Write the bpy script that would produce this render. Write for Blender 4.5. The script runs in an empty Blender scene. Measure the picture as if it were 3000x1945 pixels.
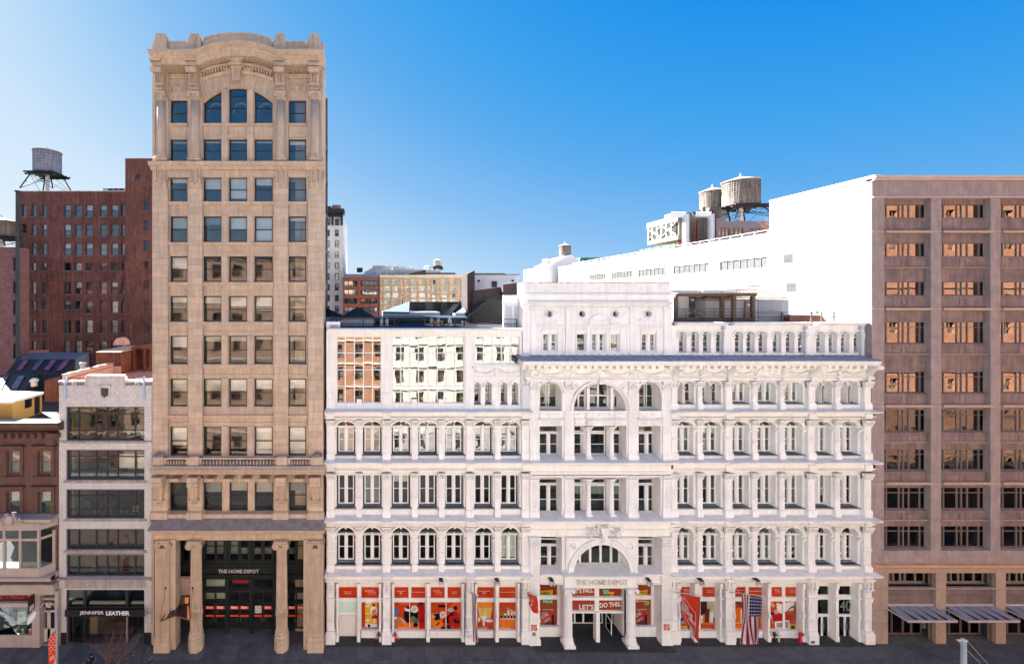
import bpy, math, random
from math import sin, cos, pi, radians, sqrt
random.seed(7)
SC = bpy.context.scene
COL = SC.collection
# ---------------------------------------------------------------- camera
# facade plane y = 0; 35 photo pixels per metre there; the camera stands 36 m off at 29 m height
S, D, VX, VY, G = 35.0, 36.0, 1100.0, 870.0, 1885.0
CAMZ = (G - VY) / S
cam = bpy.data.cameras.new('camera'); camo = bpy.data.objects.new('camera', cam); COL.objects.link(camo)
camo.location = (0, -D, CAMZ); camo.rotation_euler = (radians(90), 0, 0)
cam.sensor_width = 36; cam.lens = S * D / 3000 * 36
cam.shift_x = (1500 - VX) / 3000; cam.shift_y = (VY - 972.5) / 3000
cam.clip_start = .1; cam.clip_end = 6000
SC.camera = camo
# ---------------------------------------------------------------- light
SUN_EL, SUN_AZ = radians(34), math.atan2(-.78, .63)
w = bpy.data.worlds.new("World"); SC.world = w; w.use_nodes = True
nt = w.node_tree; nt.nodes.clear()
sky = nt.nodes.new('ShaderNodeTexSky'); sky.sky_type = 'NISHITA'; sky.sun_disc = False
sky.sun_elevation = SUN_EL; sky.sun_rotation = SUN_AZ; sky.altitude = 0; sky.air_density = 1.0; sky.dust_density = .3; sky.ozone_density = 2.2
EXPO = 2.85
def nd(t, op=None, **k):
    n = nt.nodes.new(t)
    if op: n.operation = op
    for i, v in k.items(): n.inputs[int(i[1:])].default_value = v
    return n
lk = nt.links.new
# brightness of the physical sky graded to the crisp autumn blue of the photograph, paler towards sun and horizon
bw = nd('ShaderNodeRGBToBW'); lk(sky.outputs[0], bw.inputs[0])
lg = nd('ShaderNodeMath', 'LOGARITHM', _1=math.e); lk(bw.outputs[0], lg.inputs[0])
t1 = nd('ShaderNodeMath', 'MULTIPLY_ADD', _1=.30, _2=.24); lk(lg.outputs[0], t1.inputs[0])
tc = nd('ShaderNodeTexCoord'); dt = nd('ShaderNodeVectorMath', 'DOT_PRODUCT'); dt.inputs[1].default_value = (-.22, 0, -.35); lk(tc.outputs['Generated'], dt.inputs[0])
t2 = nd('ShaderNodeMath', 'ADD'); lk(t1.outputs[0], t2.inputs[0]); lk(dt.outputs['Value'], t2.inputs[1])
rp = nd('ShaderNodeValToRGB'); lk(t2.outputs[0], rp.inputs[0])
def lin(c): c /= 255; return c/12.92 if c < .04 else ((c+.055)/1.055)**2.4
stops = ((0, (8, 120, 225)), (.1, (24, 143, 235)), (.25, (63, 163, 238)), (.37, (93, 173, 239)), (.55, (140, 194, 244)), (.68, (173, 213, 247)), (.82, (208, 231, 252)), (1., (228, 243, 254)))
er = rp.color_ramp.elements
while len(er) < len(stops): er.new(.5)
for e, (p, c) in zip(er, stops): e.position = p; e.color = (*[lin(v) for v in c], 1)
SKYSTR = .1
vs_ = nd('ShaderNodeVectorMath', 'SCALE'); vs_.inputs['Scale'].default_value = 1/(2**EXPO*SKYSTR); lk(rp.outputs[0], vs_.inputs[0])
bgn = nd('ShaderNodeBackground'); bgn.inputs['Strength'].default_value = SKYSTR
wo = nt.nodes.new('ShaderNodeOutputWorld'); lk(vs_.outputs[0], bgn.inputs[0]); lk(bgn.outputs[0], wo.inputs[0])
sl = bpy.data.lights.new('sun', 'SUN'); sl.energy = 5; sl.angle = radians(.5); sl.color = (1, .965, .915)
so = bpy.data.objects.new('sun', sl); COL.objects.link(so)
so.rotation_euler = (pi/2 - SUN_EL, 0, -SUN_AZ + pi); so.location = (-60, 60, 90)
SC.view_settings.view_transform = 'Standard'; SC.view_settings.look = 'None'
SC.view_settings.exposure = EXPO; SC.view_settings.gamma = 1; SC.view_settings.use_curve_mapping = False
SC.render.engine = 'CYCLES'
try:
    SC.cycles.max_bounces = 7; SC.cycles.diffuse_bounces = 4; SC.cycles.glossy_bounces = 3; SC.cycles.transparent_max_bounces = 10; SC.cycles.transmission_bounces = 4
except Exception: pass

# ---------------------------------------------------------------- placing
def X(px, y=0.): return (px - VX) / S * (D + y) / D
def Z(py, y=0.): return CAMZ + (VY - py) / S * (D + y) / D

# ---------------------------------------------------------------- materials
MC = {}
def _n(nt, t, **k):
    n = nt.nodes.new(t)
    for a, b in k.items(): setattr(n, a, b)
    return n
def mk(name, col, rough=.7, var=.12, scale=1.2, bump=.0, bscale=30., metal=0., orand=0., streak=0., brick=None, emit=None, spec=.4):
    if name in MC: return MC[name]
    m = bpy.data.materials.new(name); m.use_nodes = True; nt = m.node_tree; L = nt.links.new
    b = nt.nodes['Principled BSDF']; b.inputs['Roughness'].default_value = rough; b.inputs['Metallic'].default_value = metal
    try: b.inputs['Specular IOR Level'].default_value = spec
    except Exception: pass
    c4 = (*col, 1)
    out = None
    if var or streak or orand or brick:
        geo = _n(nt, 'ShaderNodeNewGeometry')
        pos = geo.outputs['Position']
        if brick:
            sx = _n(nt, 'ShaderNodeSeparateXYZ'); L(pos, sx.inputs[0])
            ad = _n(nt, 'ShaderNodeMath', operation='ADD'); L(sx.outputs[0], ad.inputs[0]); L(sx.outputs[1], ad.inputs[1])
            cx = _n(nt, 'ShaderNodeCombineXYZ'); L(ad.outputs[0], cx.inputs[0]); L(sx.outputs[2], cx.inputs[1])
            bt = _n(nt, 'ShaderNodeTexBrick'); L(cx.outputs[0], bt.inputs['Vector'])
            bt.inputs['Scale'].default_value = 1; bt.inputs['Brick Width'].default_value = brick[0]; bt.inputs['Row Height'].default_value = brick[1]
            bt.inputs['Mortar Size'].default_value = brick[2]; bt.inputs['Bias'].default_value = 0
            bt.inputs['Color1'].default_value = (*[v*.72 for v in col], 1); bt.inputs['Color2'].default_value = (*[min(1, v*1.35) for v in col], 1)
            bt.inputs['Mortar'].default_value = (*brick[3], 1)
            out = bt.outputs[0]
        else:
            rgb = _n(nt, 'ShaderNodeRGB'); rgb.outputs[0].default_value = c4; out = rgb.outputs[0]
        def mul(fac_out, lo, hi):
            nonlocal out
            mr = _n(nt, 'ShaderNodeMapRange'); L(fac_out, mr.inputs[0]); mr.inputs[1].default_value = .3; mr.inputs[2].default_value = .7
            mr.inputs[3].default_value = lo; mr.inputs[4].default_value = hi
            vm = _n(nt, 'ShaderNodeVectorMath', operation='SCALE'); L(out, vm.inputs[0]); L(mr.outputs[0], vm.inputs['Scale']); out = vm.outputs[0]
        if var:
            no = _n(nt, 'ShaderNodeTexNoise'); no.inputs['Scale'].default_value = scale; no.inputs['Detail'].default_value = 6; no.inputs['Roughness'].default_value = .65
            L(pos, no.inputs['Vector']); mul(no.outputs[0], 1 - var, 1 + var)
        if streak:
            mp = _n(nt, 'ShaderNodeMapping'); mp.inputs['Scale'].default_value = (2.6, 2.6, .22); L(pos, mp.inputs[0])
            n2 = _n(nt, 'ShaderNodeTexNoise'); n2.inputs['Scale'].default_value = 1.6; n2.inputs['Detail'].default_value = 5; L(mp.outputs[0], n2.inputs['Vector'])
            mul(n2.outputs[0], 1 - streak, 1 + streak*.35)
        if orand:
            oi = _n(nt, 'ShaderNodeObjectInfo'); mr = _n(nt, 'ShaderNodeMapRange'); L(oi.outputs['Random'], mr.inputs[0])
            mr.inputs[3].default_value = 1 - orand; mr.inputs[4].default_value = 1 + orand
            vm = _n(nt, 'ShaderNodeVectorMath', operation='SCALE'); L(out, vm.inputs[0]); L(mr.outputs[0], vm.inputs['Scale']); out = vm.outputs[0]
        L(out, b.inputs['Base Color'])
        if bump:
            nb = _n(nt, 'ShaderNodeTexNoise'); nb.inputs['Scale'].default_value = bscale; nb.inputs['Detail'].default_value = 4; L(pos, nb.inputs['Vector'])
            bp = _n(nt, 'ShaderNodeBump'); bp.inputs['Strength'].default_value = bump; bp.inputs['Distance'].default_value = .02
            L(nb.outputs[0], bp.inputs['Height']); L(bp.outputs[0], b.inputs['Normal'])
    else:
        b.inputs['Base Color'].default_value = c4
    if emit:
        b.inputs['Emission Color'].default_value = (*col, 1); b.inputs['Emission Strength'].default_value = emit
    MC[name] = m; return m
def glass(name, refl=.12, tint=(.75, .82, .8), wav=.5, wscale=.9, rough=.005, rcol=(1, 1, 1)):
    if name in MC: return MC[name]
    m = bpy.data.materials.new(name); m.use_nodes = True; nt = m.node_tree; L = nt.links.new; nt.nodes.clear()
    o = _n(nt, 'ShaderNodeOutputMaterial'); mx = _n(nt, 'ShaderNodeMixShader'); t = _n(nt, 'ShaderNodeBsdfTransparent'); g = _n(nt, 'ShaderNodeBsdfGlossy')
    t.inputs[0].default_value = (*tint, 1); g.inputs['Roughness'].default_value = rough; g.inputs[0].default_value = (*rcol, 1)
    lw = _n(nt, 'ShaderNodeLayerWeight'); lw.inputs[0].default_value = .25
    mr = _n(nt, 'ShaderNodeMapRange'); L(lw.outputs['Fresnel'], mr.inputs[0]); mr.inputs[3].default_value = refl; mr.inputs[4].default_value = 1
    geo = _n(nt, 'ShaderNodeNewGeometry'); oi = _n(nt, 'ShaderNodeObjectInfo')
    va = _n(nt, 'ShaderNodeVectorMath', operation='ADD'); L(geo.outputs['Position'], va.inputs[0])
    cb = _n(nt, 'ShaderNodeMath', operation='MULTIPLY'); L(oi.outputs['Random'], cb.inputs[0]); cb.inputs[1].default_value = 40; L(cb.outputs[0], va.inputs[1])
    no = _n(nt, 'ShaderNodeTexNoise'); no.inputs['Scale'].default_value = wscale; no.inputs['Detail'].default_value = 1.5; L(va.outputs[0], no.inputs['Vector'])
    bp = _n(nt, 'ShaderNodeBump'); bp.inputs['Strength'].default_value = wav; bp.inputs['Distance'].default_value = .06; L(no.outputs[0], bp.inputs['Height'])
    L(bp.outputs[0], g.inputs['Normal'])
    L(mr.outputs[0], mx.inputs[0]); L(t.outputs[0], mx.inputs[1]); L(g.outputs[0], mx.inputs[2]); L(mx.outputs[0], o.inputs[0])
    MC[name] = m; return m
def flat(col, rough=.45):
    k = 'paint_%02x%02x%02x' % tuple(int(max(0, min(1, c))*255) for c in col)
    return mk(k, col, rough, var=0)

# ---------------------------------------------------------------- mesh builder
class M:
    def __init__(s): s.v = []; s.f = []; s.mi = []; s.cur = 0
    def add(s, vs, fs):
        n = len(s.v); s.v += vs
        for f in fs: s.f.append([i + n for i in f]); s.mi.append(s.cur)
        return s
    def box(s, x0, x1, y0, y1, z0, z1):
        if x0 > x1: x0, x1 = x1, x0
        if y0 > y1: y0, y1 = y1, y0
        if z0 > z1: z0, z1 = z1, z0
        return s.add([(x0,y0,z0),(x1,y0,z0),(x1,y1,z0),(x0,y1,z0),(x0,y0,z1),(x1,y0,z1),(x1,y1,z1),(x0,y1,z1)],
                     [(0,1,5,4),(1,2,6,5),(2,3,7,6),(3,0,4,7),(4,5,6,7),(3,2,1,0)])
    def pbox(s, a, b, t, u, y0, y1, yp=None):
        """box from photo columns a..b and rows t..u (front face at y0), depth to y1"""
        yp = y0 if yp is None else yp
        return s.box(X(a, yp), X(b, yp), y0, y1, Z(u, yp), Z(t, yp))
    def prism(s, pts, y0, y1):
        n = len(pts); a = sum(pts[i][0]*pts[(i+1)%n][1] - pts[(i+1)%n][0]*pts[i][1] for i in range(n))
        if a < 0: pts = pts[::-1]
        return s.add([(x, y0, z) for x, z in pts] + [(x, y1, z) for x, z in pts],
                     [tuple(range(n)), tuple(range(2*n-1, n-1, -1))] + [(i, i+n, (i+1)%n+n, (i+1)%n) for i in range(n)])
    def prismz(s, pts, z0, z1):
        n = len(pts); a = sum(pts[i][0]*pts[(i+1)%n][1] - pts[(i+1)%n][0]*pts[i][1] for i in range(n))
        if a < 0: pts = pts[::-1]
        return s.add([(x, y, z0) for x, y in pts] + [(x, y, z1) for x, y in pts],
                     [tuple(range(n-1, -1, -1)), tuple(range(n, 2*n))] + [(i, (i+1)%n, (i+1)%n+n, i+n) for i in range(n)])
    def sweep(s, prof, path, yw):
        """profile points (outward, up) carried along path of (x, z); wall at y = yw"""
        n = len(prof); vs = []; fs = []
        for (x, z) in path: vs += [(x, yw - o, z + u) for o, u in prof]
        for k in range(len(path) - 1):
            for i in range(n):
                j = (i + 1) % n; fs.append((k*n+i, (k+1)*n+i, (k+1)*n+j, k*n+j))
        fs.append(tuple(range(n-1, -1, -1))); fs.append(tuple((len(path)-1)*n + i for i in range(n)))
        return s.add(vs, fs)
    def lathe(s, prof, cx, cy, n=16, flute=0., a0=0.):
        vs = []; fs = []
        for r, z in prof:
            for i in range(n):
                a = a0 + 2*pi*i/n; rr = r * (1 - flute*(i % 2)) if flute else r
                vs.append((cx + rr*cos(a), cy + rr*sin(a), z))
        for k in range(len(prof)-1):
            for i in range(n):
                j = (i+1) % n; fs.append((k*n+i, k*n+j, (k+1)*n+j, (k+1)*n+i))
        fs.append(tuple(range(n-1, -1, -1))); fs.append(tuple((len(prof)-1)*n+i for i in range(n)))
        return s.add(vs, fs)
    def tube(s, p0, p1, r0, r1=None, n=6):
        r1 = r0 if r1 is None else r1
        d = [p1[i]-p0[i] for i in range(3)]; l = sqrt(sum(c*c for c in d)) or 1e-6; d = [c/l for c in d]
        u = (0, 0, 1) if abs(d[2]) < .9 else (1, 0, 0)
        a = (d[1]*u[2]-d[2]*u[1], d[2]*u[0]-d[0]*u[2], d[0]*u[1]-d[1]*u[0]); la = sqrt(sum(c*c for c in a)); a = [c/la for c in a]
        b = (d[1]*a[2]-d[2]*a[1], d[2]*a[0]-d[0]*a[2], d[0]*a[1]-d[1]*a[0])
        vs = []
        for p, r in ((p0, r0), (p1, r1)):
            for i in range(n):
                t = 2*pi*i/n; vs.append(tuple(p[k] + r*(cos(t)*a[k] + sin(t)*b[k]) for k in range(3)))
        return s.add(vs, [(i, (i+1)%n, (i+1)%n+n, i+n) for i in range(n)] + [tuple(range(n-1, -1, -1)), tuple(range(n, 2*n))])
    def path(s, pts, r, n=5):
        for a, b in zip(pts, pts[1:]): s.tube(a, b, r, n=n)
        return s
    def ring(s, cx, cz, ri, ro, y0, y1, a0=0., a1=pi, n=14, sz=1.):
        for k in range(n):
            t0 = a0 + (a1-a0)*k/n; t1 = a0 + (a1-a0)*(k+1)/n
            q = [(cx+ri*cos(t0), cz+ri*sin(t0)*sz), (cx+ro*cos(t0), cz+ro*sin(t0)*sz), (cx+ro*cos(t1), cz+ro*sin(t1)*sz), (cx+ri*cos(t1), cz+ri*sin(t1)*sz)]
            s.prism(q, y0, y1)
        return s
    def blob(s, cx, cy, cz, rx, ry, rz, n=6, m=4):
        vs = [(cx, cy, cz-rz)]; fs = []
        for k in range(1, m):
            p = -pi/2 + pi*k/m
            for i in range(n):
                a = 2*pi*i/n; vs.append((cx+rx*cos(p)*cos(a), cy+ry*cos(p)*sin(a), cz+rz*sin(p)))
        vs.append((cx, cy, cz+rz)); t = len(vs)-1
        for i in range(n):
            j = (i+1) % n; fs.append((0, 1+j, 1+i)); fs.append((t, 1+(m-2)*n+i, 1+(m-2)*n+j))
            for k in range(m-2): fs.append((1+k*n+i, 1+k*n+j, 1+(k+1)*n+j, 1+(k+1)*n+i))
        return s.add(vs, fs)
    def disc(s, cx, cz, r, y0, y1, n=14, sz=1.):
        return s.prism([(cx+r*cos(2*pi*i/n), cz+r*sz*sin(2*pi*i/n)) for i in range(n)], y0, y1)
    def mesh(s, name, mats, smooth=False):
        me = bpy.data.meshes.new(name); me.from_pydata(s.v, [], s.f)
        for m in (mats if isinstance(mats, (list, tuple)) else [mats]): me.materials.append(m)
        if any(s.mi): me.polygons.foreach_set('material_index', s.mi)
        if smooth: me.polygons.foreach_set('use_smooth', [True]*len(me.polygons))
        me.update(); return me
    def obj(s, name, mats, parent=None, smooth=False, **k):
        return put(name, s.mesh(name, mats, smooth), parent, **k)

WL = {}
def put(name, me, parent=None, loc=(0, 0, 0), rot=None, **props):
    """loc is a world position"""
    o = bpy.data.objects.new(name, me); COL.objects.link(o)
    p = WL[parent.name] if parent else (0, 0, 0)
    o.location = [loc[i]-p[i] for i in range(3)]; WL[o.name] = tuple(loc)
    if rot: o.rotation_euler = rot
    if parent: o.parent = parent
    for a, b in props.items(): o[a] = b
    return o
def thing(name, label, cat, loc, group=None, kind=None):
    o = bpy.data.objects.new(name, None); COL.objects.link(o); o.location = loc; WL[o.name] = tuple(loc)
    o.empty_display_size = .3
    if label: o['label'] = label
    if cat: o['category'] = cat
    if group: o['group'] = group
    if kind: o['kind'] = kind
    return o

def wall_boxes(m, x0, x1, z0, z1, y0, y1, holes):
    """solid wall with openings; hole = (xa, xb, za, zb, rise) - rise > 0 gives an arched head"""
    zs = sorted(set([z0, z1] + [h[2] for h in holes] + [h[3] for h in holes])); zs = [z for z in zs if z0 <= z <= z1]
    for a, b in zip(zs, zs[1:]):
        if b - a < 1e-4: continue
        mid = (a+b)/2; hs_ = sorted([h for h in holes if h[2] < mid < h[3]]); x = x0
        for h in hs_:
            if h[0] > x + 1e-4: m.box(x, h[0], y0, y1, a, b)
            x = max(x, h[1])
        if x < x1 - 1e-4: m.box(x, x1, y0, y1, a, b)
    for h in holes:
        if len(h) > 4 and h[4]:
            cx = (h[0]+h[1])/2; r = (h[1]-h[0])/2; zc = h[3]-h[4]; n = 8
            for sgn in (-1, 1):
                pts = [(cx+sgn*r, h[3]), (cx+sgn*r, zc)] + [(cx+sgn*r*cos(pi/2*k/n), zc+h[4]*sin(pi/2*k/n)) for k in range(1, n+1)]
                for k in range(len(pts)-2):
                    m.prism([pts[0], pts[k+1], pts[k+2]], y0, y1)
    return m

PC = {}
def cached(key, fn):
    if key not in PC: PC[key] = fn()
    return PC[key]
def R(v): return round(v, 2)
def win(parent, x0, x1, z0, z1, y, cols=(), rails=(), fr=.06, mat=None, gl=None, bar=.05, depth=.1, blind=None, arch=0., name='window', midpost=0., bb=None, panes=True):
    """window with frame, bars at fractions cols/rails, one pane per light, optional blind (fraction, material)"""
    wd, ht = R(x1-x0), R(z1-z0)
    key = ('w', wd, ht, tuple(cols), tuple(rails), fr, mat.name, bar, R(arch), midpost)
    def f():
        m = M(); h = ht - arch
        m.box(0, fr, 0, depth, 0, h); m.box(wd-fr, wd, 0, depth, 0, h); m.box(fr, wd-fr, 0, depth, 0, fr)
        if not arch: m.box(fr, wd-fr, 0, depth, h-fr, h)
        else:
            m.box(fr, wd-fr, -.02, depth, h-fr*.6, h+fr*.6)
            m.ring(wd/2, h+fr*.6, wd/2-fr*.8, wd/2-.002, .0, depth, n=10, sz=(arch-fr*.6)/(wd/2))
        for c in cols: m.box(wd*c-bar/2, wd*c+bar/2, -.003, depth, fr, h-fr)
        for r in rails: m.box(fr, wd-fr, .004, depth*.9, h*r-bar*.4, h*r+bar*.4)
        if midpost:
            m.box(wd/2-midpost/2, wd/2+midpost/2, -.06, depth, fr, h-fr)
            m.box(wd/2-midpost*.28, wd/2+midpost*.28, -.12, -.06, fr*.5, h-fr)
            for q in (.12, .3, .52, .7, .84, .9): m.box(wd/2-midpost*.34, wd/2+midpost*.34, -.15, -.12, h*q, h*q+.05)
        return m.mesh(name, mat)
    o = put(name, cached(key, f), parent, (x0, y, z0))
    if panes:
        h = ht - arch
        xs = [fr] + sorted([wd*c for c in cols] + ([wd/2] if midpost else [])) + [wd-fr]
        zs = [fr] + sorted([h*r for r in rails]) + [h-fr]
        for a, b in zip(xs, xs[1:]):
            for c, d in zip(zs, zs[1:]):
                pw, ph = R(b-a), R(d-c)
                me = cached(('p', pw, ph, gl.name), lambda: M().box(0, pw, 0, .012, 0, ph).mesh('pane', gl))
                put('pane', me, o, (x0+a, y+depth*.5, z0+c))
        if arch:
            me = cached(('pa', wd, R(arch), gl.name), lambda: M().prism([(wd/2+(wd/2-.02)*cos(pi*k/12), (arch-.02)*sin(pi*k/12)) for k in range(13)], 0, .012).mesh('pane', gl))
            put('pane', me, o, (x0, y+depth*.5, z0+h))
    if blind:
        fr_, bm = blind; bh = R(ht*fr_)
        me = cached(('b', wd, bh, bm.name), lambda: M().box(.04, wd-.04, 0, .02, 0, bh).mesh('blind', bm))
        put('blind', me, o, (x0, y+depth+.1, z1-bh))
    return o

def text(s, w, h, mat, depth=.03, bold=.0, spacing=1.):
    key = ('t', s, R(w), R(h), mat.name, depth)
    if key in PC: return PC[key]
    cu = bpy.data.curves.new('lettering', 'FONT'); cu.body = s; cu.extrude = .02; cu.offset = bold; cu.align_x = 'LEFT'; cu.space_character = spacing; cu.resolution_u = 3
    ob = bpy.data.objects.new('lettering', cu); COL.objects.link(ob)
    dg = bpy.context.evaluated_depsgraph_get(); me = bpy.data.meshes.new_from_object(ob.evaluated_get(dg))
    bpy.data.objects.remove(ob); bpy.data.curves.remove(cu)
    xs = [v.co.x for v in me.vertices]; ys = [v.co.y for v in me.vertices]
    ax, ay = min(xs), min(ys); sx = w/(max(xs)-ax); sy = h/(max(ys)-ay)
    for v in me.vertices:
        x, yy, zz = v.co; v.co = ((x-ax)*sx, -depth/2 - zz*depth/.04, (yy-ay)*sy)
    me.materials.clear(); me.materials.append(mat); me.name = 'lettering'
    PC[key] = me; return me
def ptext(s, a, b, t, u, y, mat, parent, depth=.03, bold=0., spacing=1., rot=None, name='lettering'):
    return put(name, text(s, X(b, y)-X(a, y), Z(t, y)-Z(u, y), mat, depth, bold, spacing), parent, (X(a, y), y, Z(u, y)), rot)
# ---------------------------------------------------------------- shared materials
WHITE = mk('white_painted_iron', (.825, .825, .80), .5, var=.06, scale=.8, streak=.10, bump=.15, bscale=14)
WHITE2 = mk('white_window_paint', (.79, .80, .79), .45, var=.04, scale=3)
LEDGE = mk('ledge_weathered_white', (.86, .82, .75), .7, var=.12, scale=2.2, bump=.2)
SLOT_SHADE = mk('painted_slot_shade', (.03, .03, .032), .9, var=.3)  # near-black colour standing in for the shade inside the cornice slots
SLATE = mk('granite_sill', (.22, .24, .26), .75, var=.25, scale=6)
SKIRT = mk('grey_standing_seam_metal', (.30, .33, .38), .55, var=.2, scale=1.3, streak=.2)
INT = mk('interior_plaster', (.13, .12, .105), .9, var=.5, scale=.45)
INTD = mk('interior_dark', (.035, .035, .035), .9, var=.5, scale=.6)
BL_W = mk('blind_white', (.72, .71, .66), .8, var=.04); BL_C = mk('blind_cream', (.50, .48, .40), .8, var=.06); BL_G = mk('blind_grey', (.30, .31, .30), .8, var=.06)
GL_D = glass('glass_dark', .02, (.9, .94, .92), .12)
GL_M = glass('glass_old_wavy', .055, (.9, .94, .93), .16)
GL_H = glass('glass_mirroring', .13, (.85, .9, .88), .12, .5, rcol=(1, .97, .92))
GL_T = glass('glass_tower', .03, (.93, .94, .93), .14, .5, rough=.04)
GL_R = glass('glass_bronze', .2, (.85, .85, .85), .07, .5, rcol=(1, .92, .85))
LIME = mk('buff_limestone', (.535, .42, .312), .8, var=.13, scale=1.3, bump=.25, streak=.2)
LIMES = mk('buff_limestone_block', (.545, .43, .315), .8, var=.12, scale=1.6, bump=.25, orand=.11, streak=.16)
LIMEG = mk('sooty_limestone_ledge', (.24, .215, .20), .85, var=.3, scale=1.7, bump=.3)
SASH = mk('black_sash_paint', (.016, .022, .03), .35, var=.1)
BRICK = mk('dark_red_brick', (.165, .058, .042), .85, var=.38, scale=.3, streak=.45, brick=(.32, .1, .012, (.13, .08, .07)))
BRICKO = mk('orange_brick', (.43, .19, .105), .85, var=.15, scale=.3, brick=(.32, .1, .012, (.4, .25, .18)))
BRICKB = mk('black_brown_brick', (.04, .026, .024), .85, var=.3, scale=.6, brick=(.32, .1, .012, (.03, .02, .02)))
BROWN = mk('brownstone', (.135, .075, .062), .85, var=.18, scale=1.2, streak=.2, bump=.3)
TILE = mk('white_glazed_tile', (.60, .615, .60), .3, var=.05, scale=3, orand=.07, streak=.08)
GROUT = mk('tile_grout', (.20, .20, .22), .9, var=.1)
MAUVE = mk('mauve_granite', (.31, .25, .24), .8, var=.22, scale=1.1, streak=.16, bump=.3, bscale=60)
TANST = mk('tan_granite_block', (.36, .27, .215), .8, var=.14, scale=2, bump=.3, bscale=60, orand=.06)
TAR = mk('black_roofing', (.02, .021, .024), .7, var=.35, scale=.8)
STEELB = mk('black_painted_steel', (.012, .013, .016), .5, var=.2)
SIDING = mk('pale_metal_siding', (.34, .36, .40), .5, var=.06, streak=.1)
WALLW = mk('white_rendered_wall', (.74, .72, .71), .85, var=.03, scale=.5)
PAVE = mk('bluestone_slab', (.085, .092, .10), .85, var=.28, scale=1.5, orand=.16, bump=.3)
PAVEG = mk('granite_step_dark', (.03, .03, .033), .7, var=.35, scale=5)
TANB = mk('tan_brick_far', (.50, .29, .15), .85, var=.1, brick=(.5, .15, .012, (.35, .22, .13)))
CREAM = mk('cream_stone_far', (.70, .68, .62), .85, var=.12, scale=.8, streak=.15)
TANKW = mk('weathered_tank_wood', (.25, .215, .185), .85, var=.35, scale=1.6, streak=.5)
ZINC = mk('pale_zinc', (.55, .53, .50), .5, var=.1, streak=.1)
ORANGE = mk('orange_sign', (.72, .075, .012), .5, var=.04)
BRONZE = mk('bronze_frame', (.15, .095, .08), .5, var=.2)
# ---------------------------------------------------------------- ground, pavement, road
M().box(-1500, 1500, -1500, 2500, -.6, -.16).obj('ground', mk('asphalt_far', (.05, .05, .052), .9, var=.2, scale=.05), kind='structure')
M().box(-140, 200, -25, -5.2, -.16, -.13).obj('road', mk('asphalt', (.048, .048, .05), .9, var=.25, scale=2, bump=.4), kind='structure')
pv = M().box(-140, 200, -5.0, 3, -.15, -.035).obj('pavement', mk('pavement_bed', (.03, .03, .032), .9, var=.2), kind='structure')
M().box(-140, 200, -5.2, -5.003, -.15, .0).obj('kerb', mk('granite_kerb', (.2, .2, .21), .8, var=.2), kind='structure')
sw = 1.38
slab = M().box(.012, sw-.012, .012, 1.63, -.034, 0).mesh('paving_slab', PAVE)
rng = random.Random(3)
for r, y0 in enumerate((-4.95, -3.3, -1.65)):
    x = -36.
    while x < 61:
        put('paving_slab', slab, pv, (x + rng.uniform(-.002, .002), y0, rng.uniform(-.004, .004)))
        x += sw
M().box(-36, 61.2, .0, 3, -.034, .0).obj('threshold_slab', PAVE, pv)
# ---------------------------------------------------------------- sunlit row across the street (seen mirrored in the window glass)
def opposite(x0, x1, h, mat, label, cat, trim, name='street_building', sx=3.4, sz=4.2, ww=.5, wh=.55):
    t = thing(name, label, cat, (x0, -39, 0))
    m = M(); hl = []; nx = int((x1-x0)/sx); nz = int(h/sz)
    for i in range(nx):
        for k in range(nz):
            xc = x0 + (i+.5)*(x1-x0)/nx; zc = 1.2 + (k+.5)*(h-2.5)/nz
            hl.append((xc-sx*ww/2, xc+sx*ww/2, zc-sz*wh/2, zc+sz*wh/2))
    wall_boxes(m, x0+.05, x1-.05, 0, h, -39.5, -39, hl); m.obj('wall', mat, t)
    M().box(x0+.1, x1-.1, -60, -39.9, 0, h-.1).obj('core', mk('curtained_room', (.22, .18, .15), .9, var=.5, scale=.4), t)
    c = M()
    for k in range(nz+1):
        z = 1.0 + k*(h-2.5)/nz; c.box(x0+.05, x1-.05, -39, -38.75, z-.15, z+.1)
    c.box(x0, x1, -39, -38.1, h-.9, h); c.obj('cornice', trim, t)
    g = M()
    for h_ in hl:
        g.box((h_[0]+h_[1])/2-.05, (h_[0]+h_[1])/2+.05, -39.3, -39.2, h_[2], h_[3]); g.box(h_[0], h_[1], -39.3, -39.2, (h_[2]+h_[3])/2-.05, (h_[2]+h_[3])/2+.05)
    g.obj('window_bars', mk('brown_sash', (.2, .15, .11), .6, var=.1), t)
STW = mk('sunlit_white_terracotta', (.74, .71, .66), .8, var=.08); STB = mk('sunlit_sandstone', (.42, .27, .19), .8, var=.12)
opposite(-95, -44, 40, BRICK, 'dark red brick block across the street, mirrored in the far left shop windows', 'building', STB)
opposite(-44, -12, 37, STB, 'reddish sandstone block with orange bands, mirrored in the tan tower windows', 'building', STW)
opposite(-12, 2.5, 31, BRICKO, 'orange brick house mirrored in the left columns of the big studio glazing', 'building', STW)
opposite(2.5, 24, 34, STW, 'ornate cream white house mirrored in the right part of the big studio glazing', 'building', STW, ww=.42)
opposite(24, 46, 30, STW, 'low cream house mirrored in the upper right windows of the white store', 'building', STB)
opposite(46, 74, 36, STB, 'sandstone house mirrored in the lower windows of the mauve building', 'building', STW)
opposite(74, 170, 62, BRICKO, 'tall orange brick block mirrored in the top windows of the mauve building', 'building', STB, sx=5, sz=5, ww=.3, wh=.4)
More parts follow.
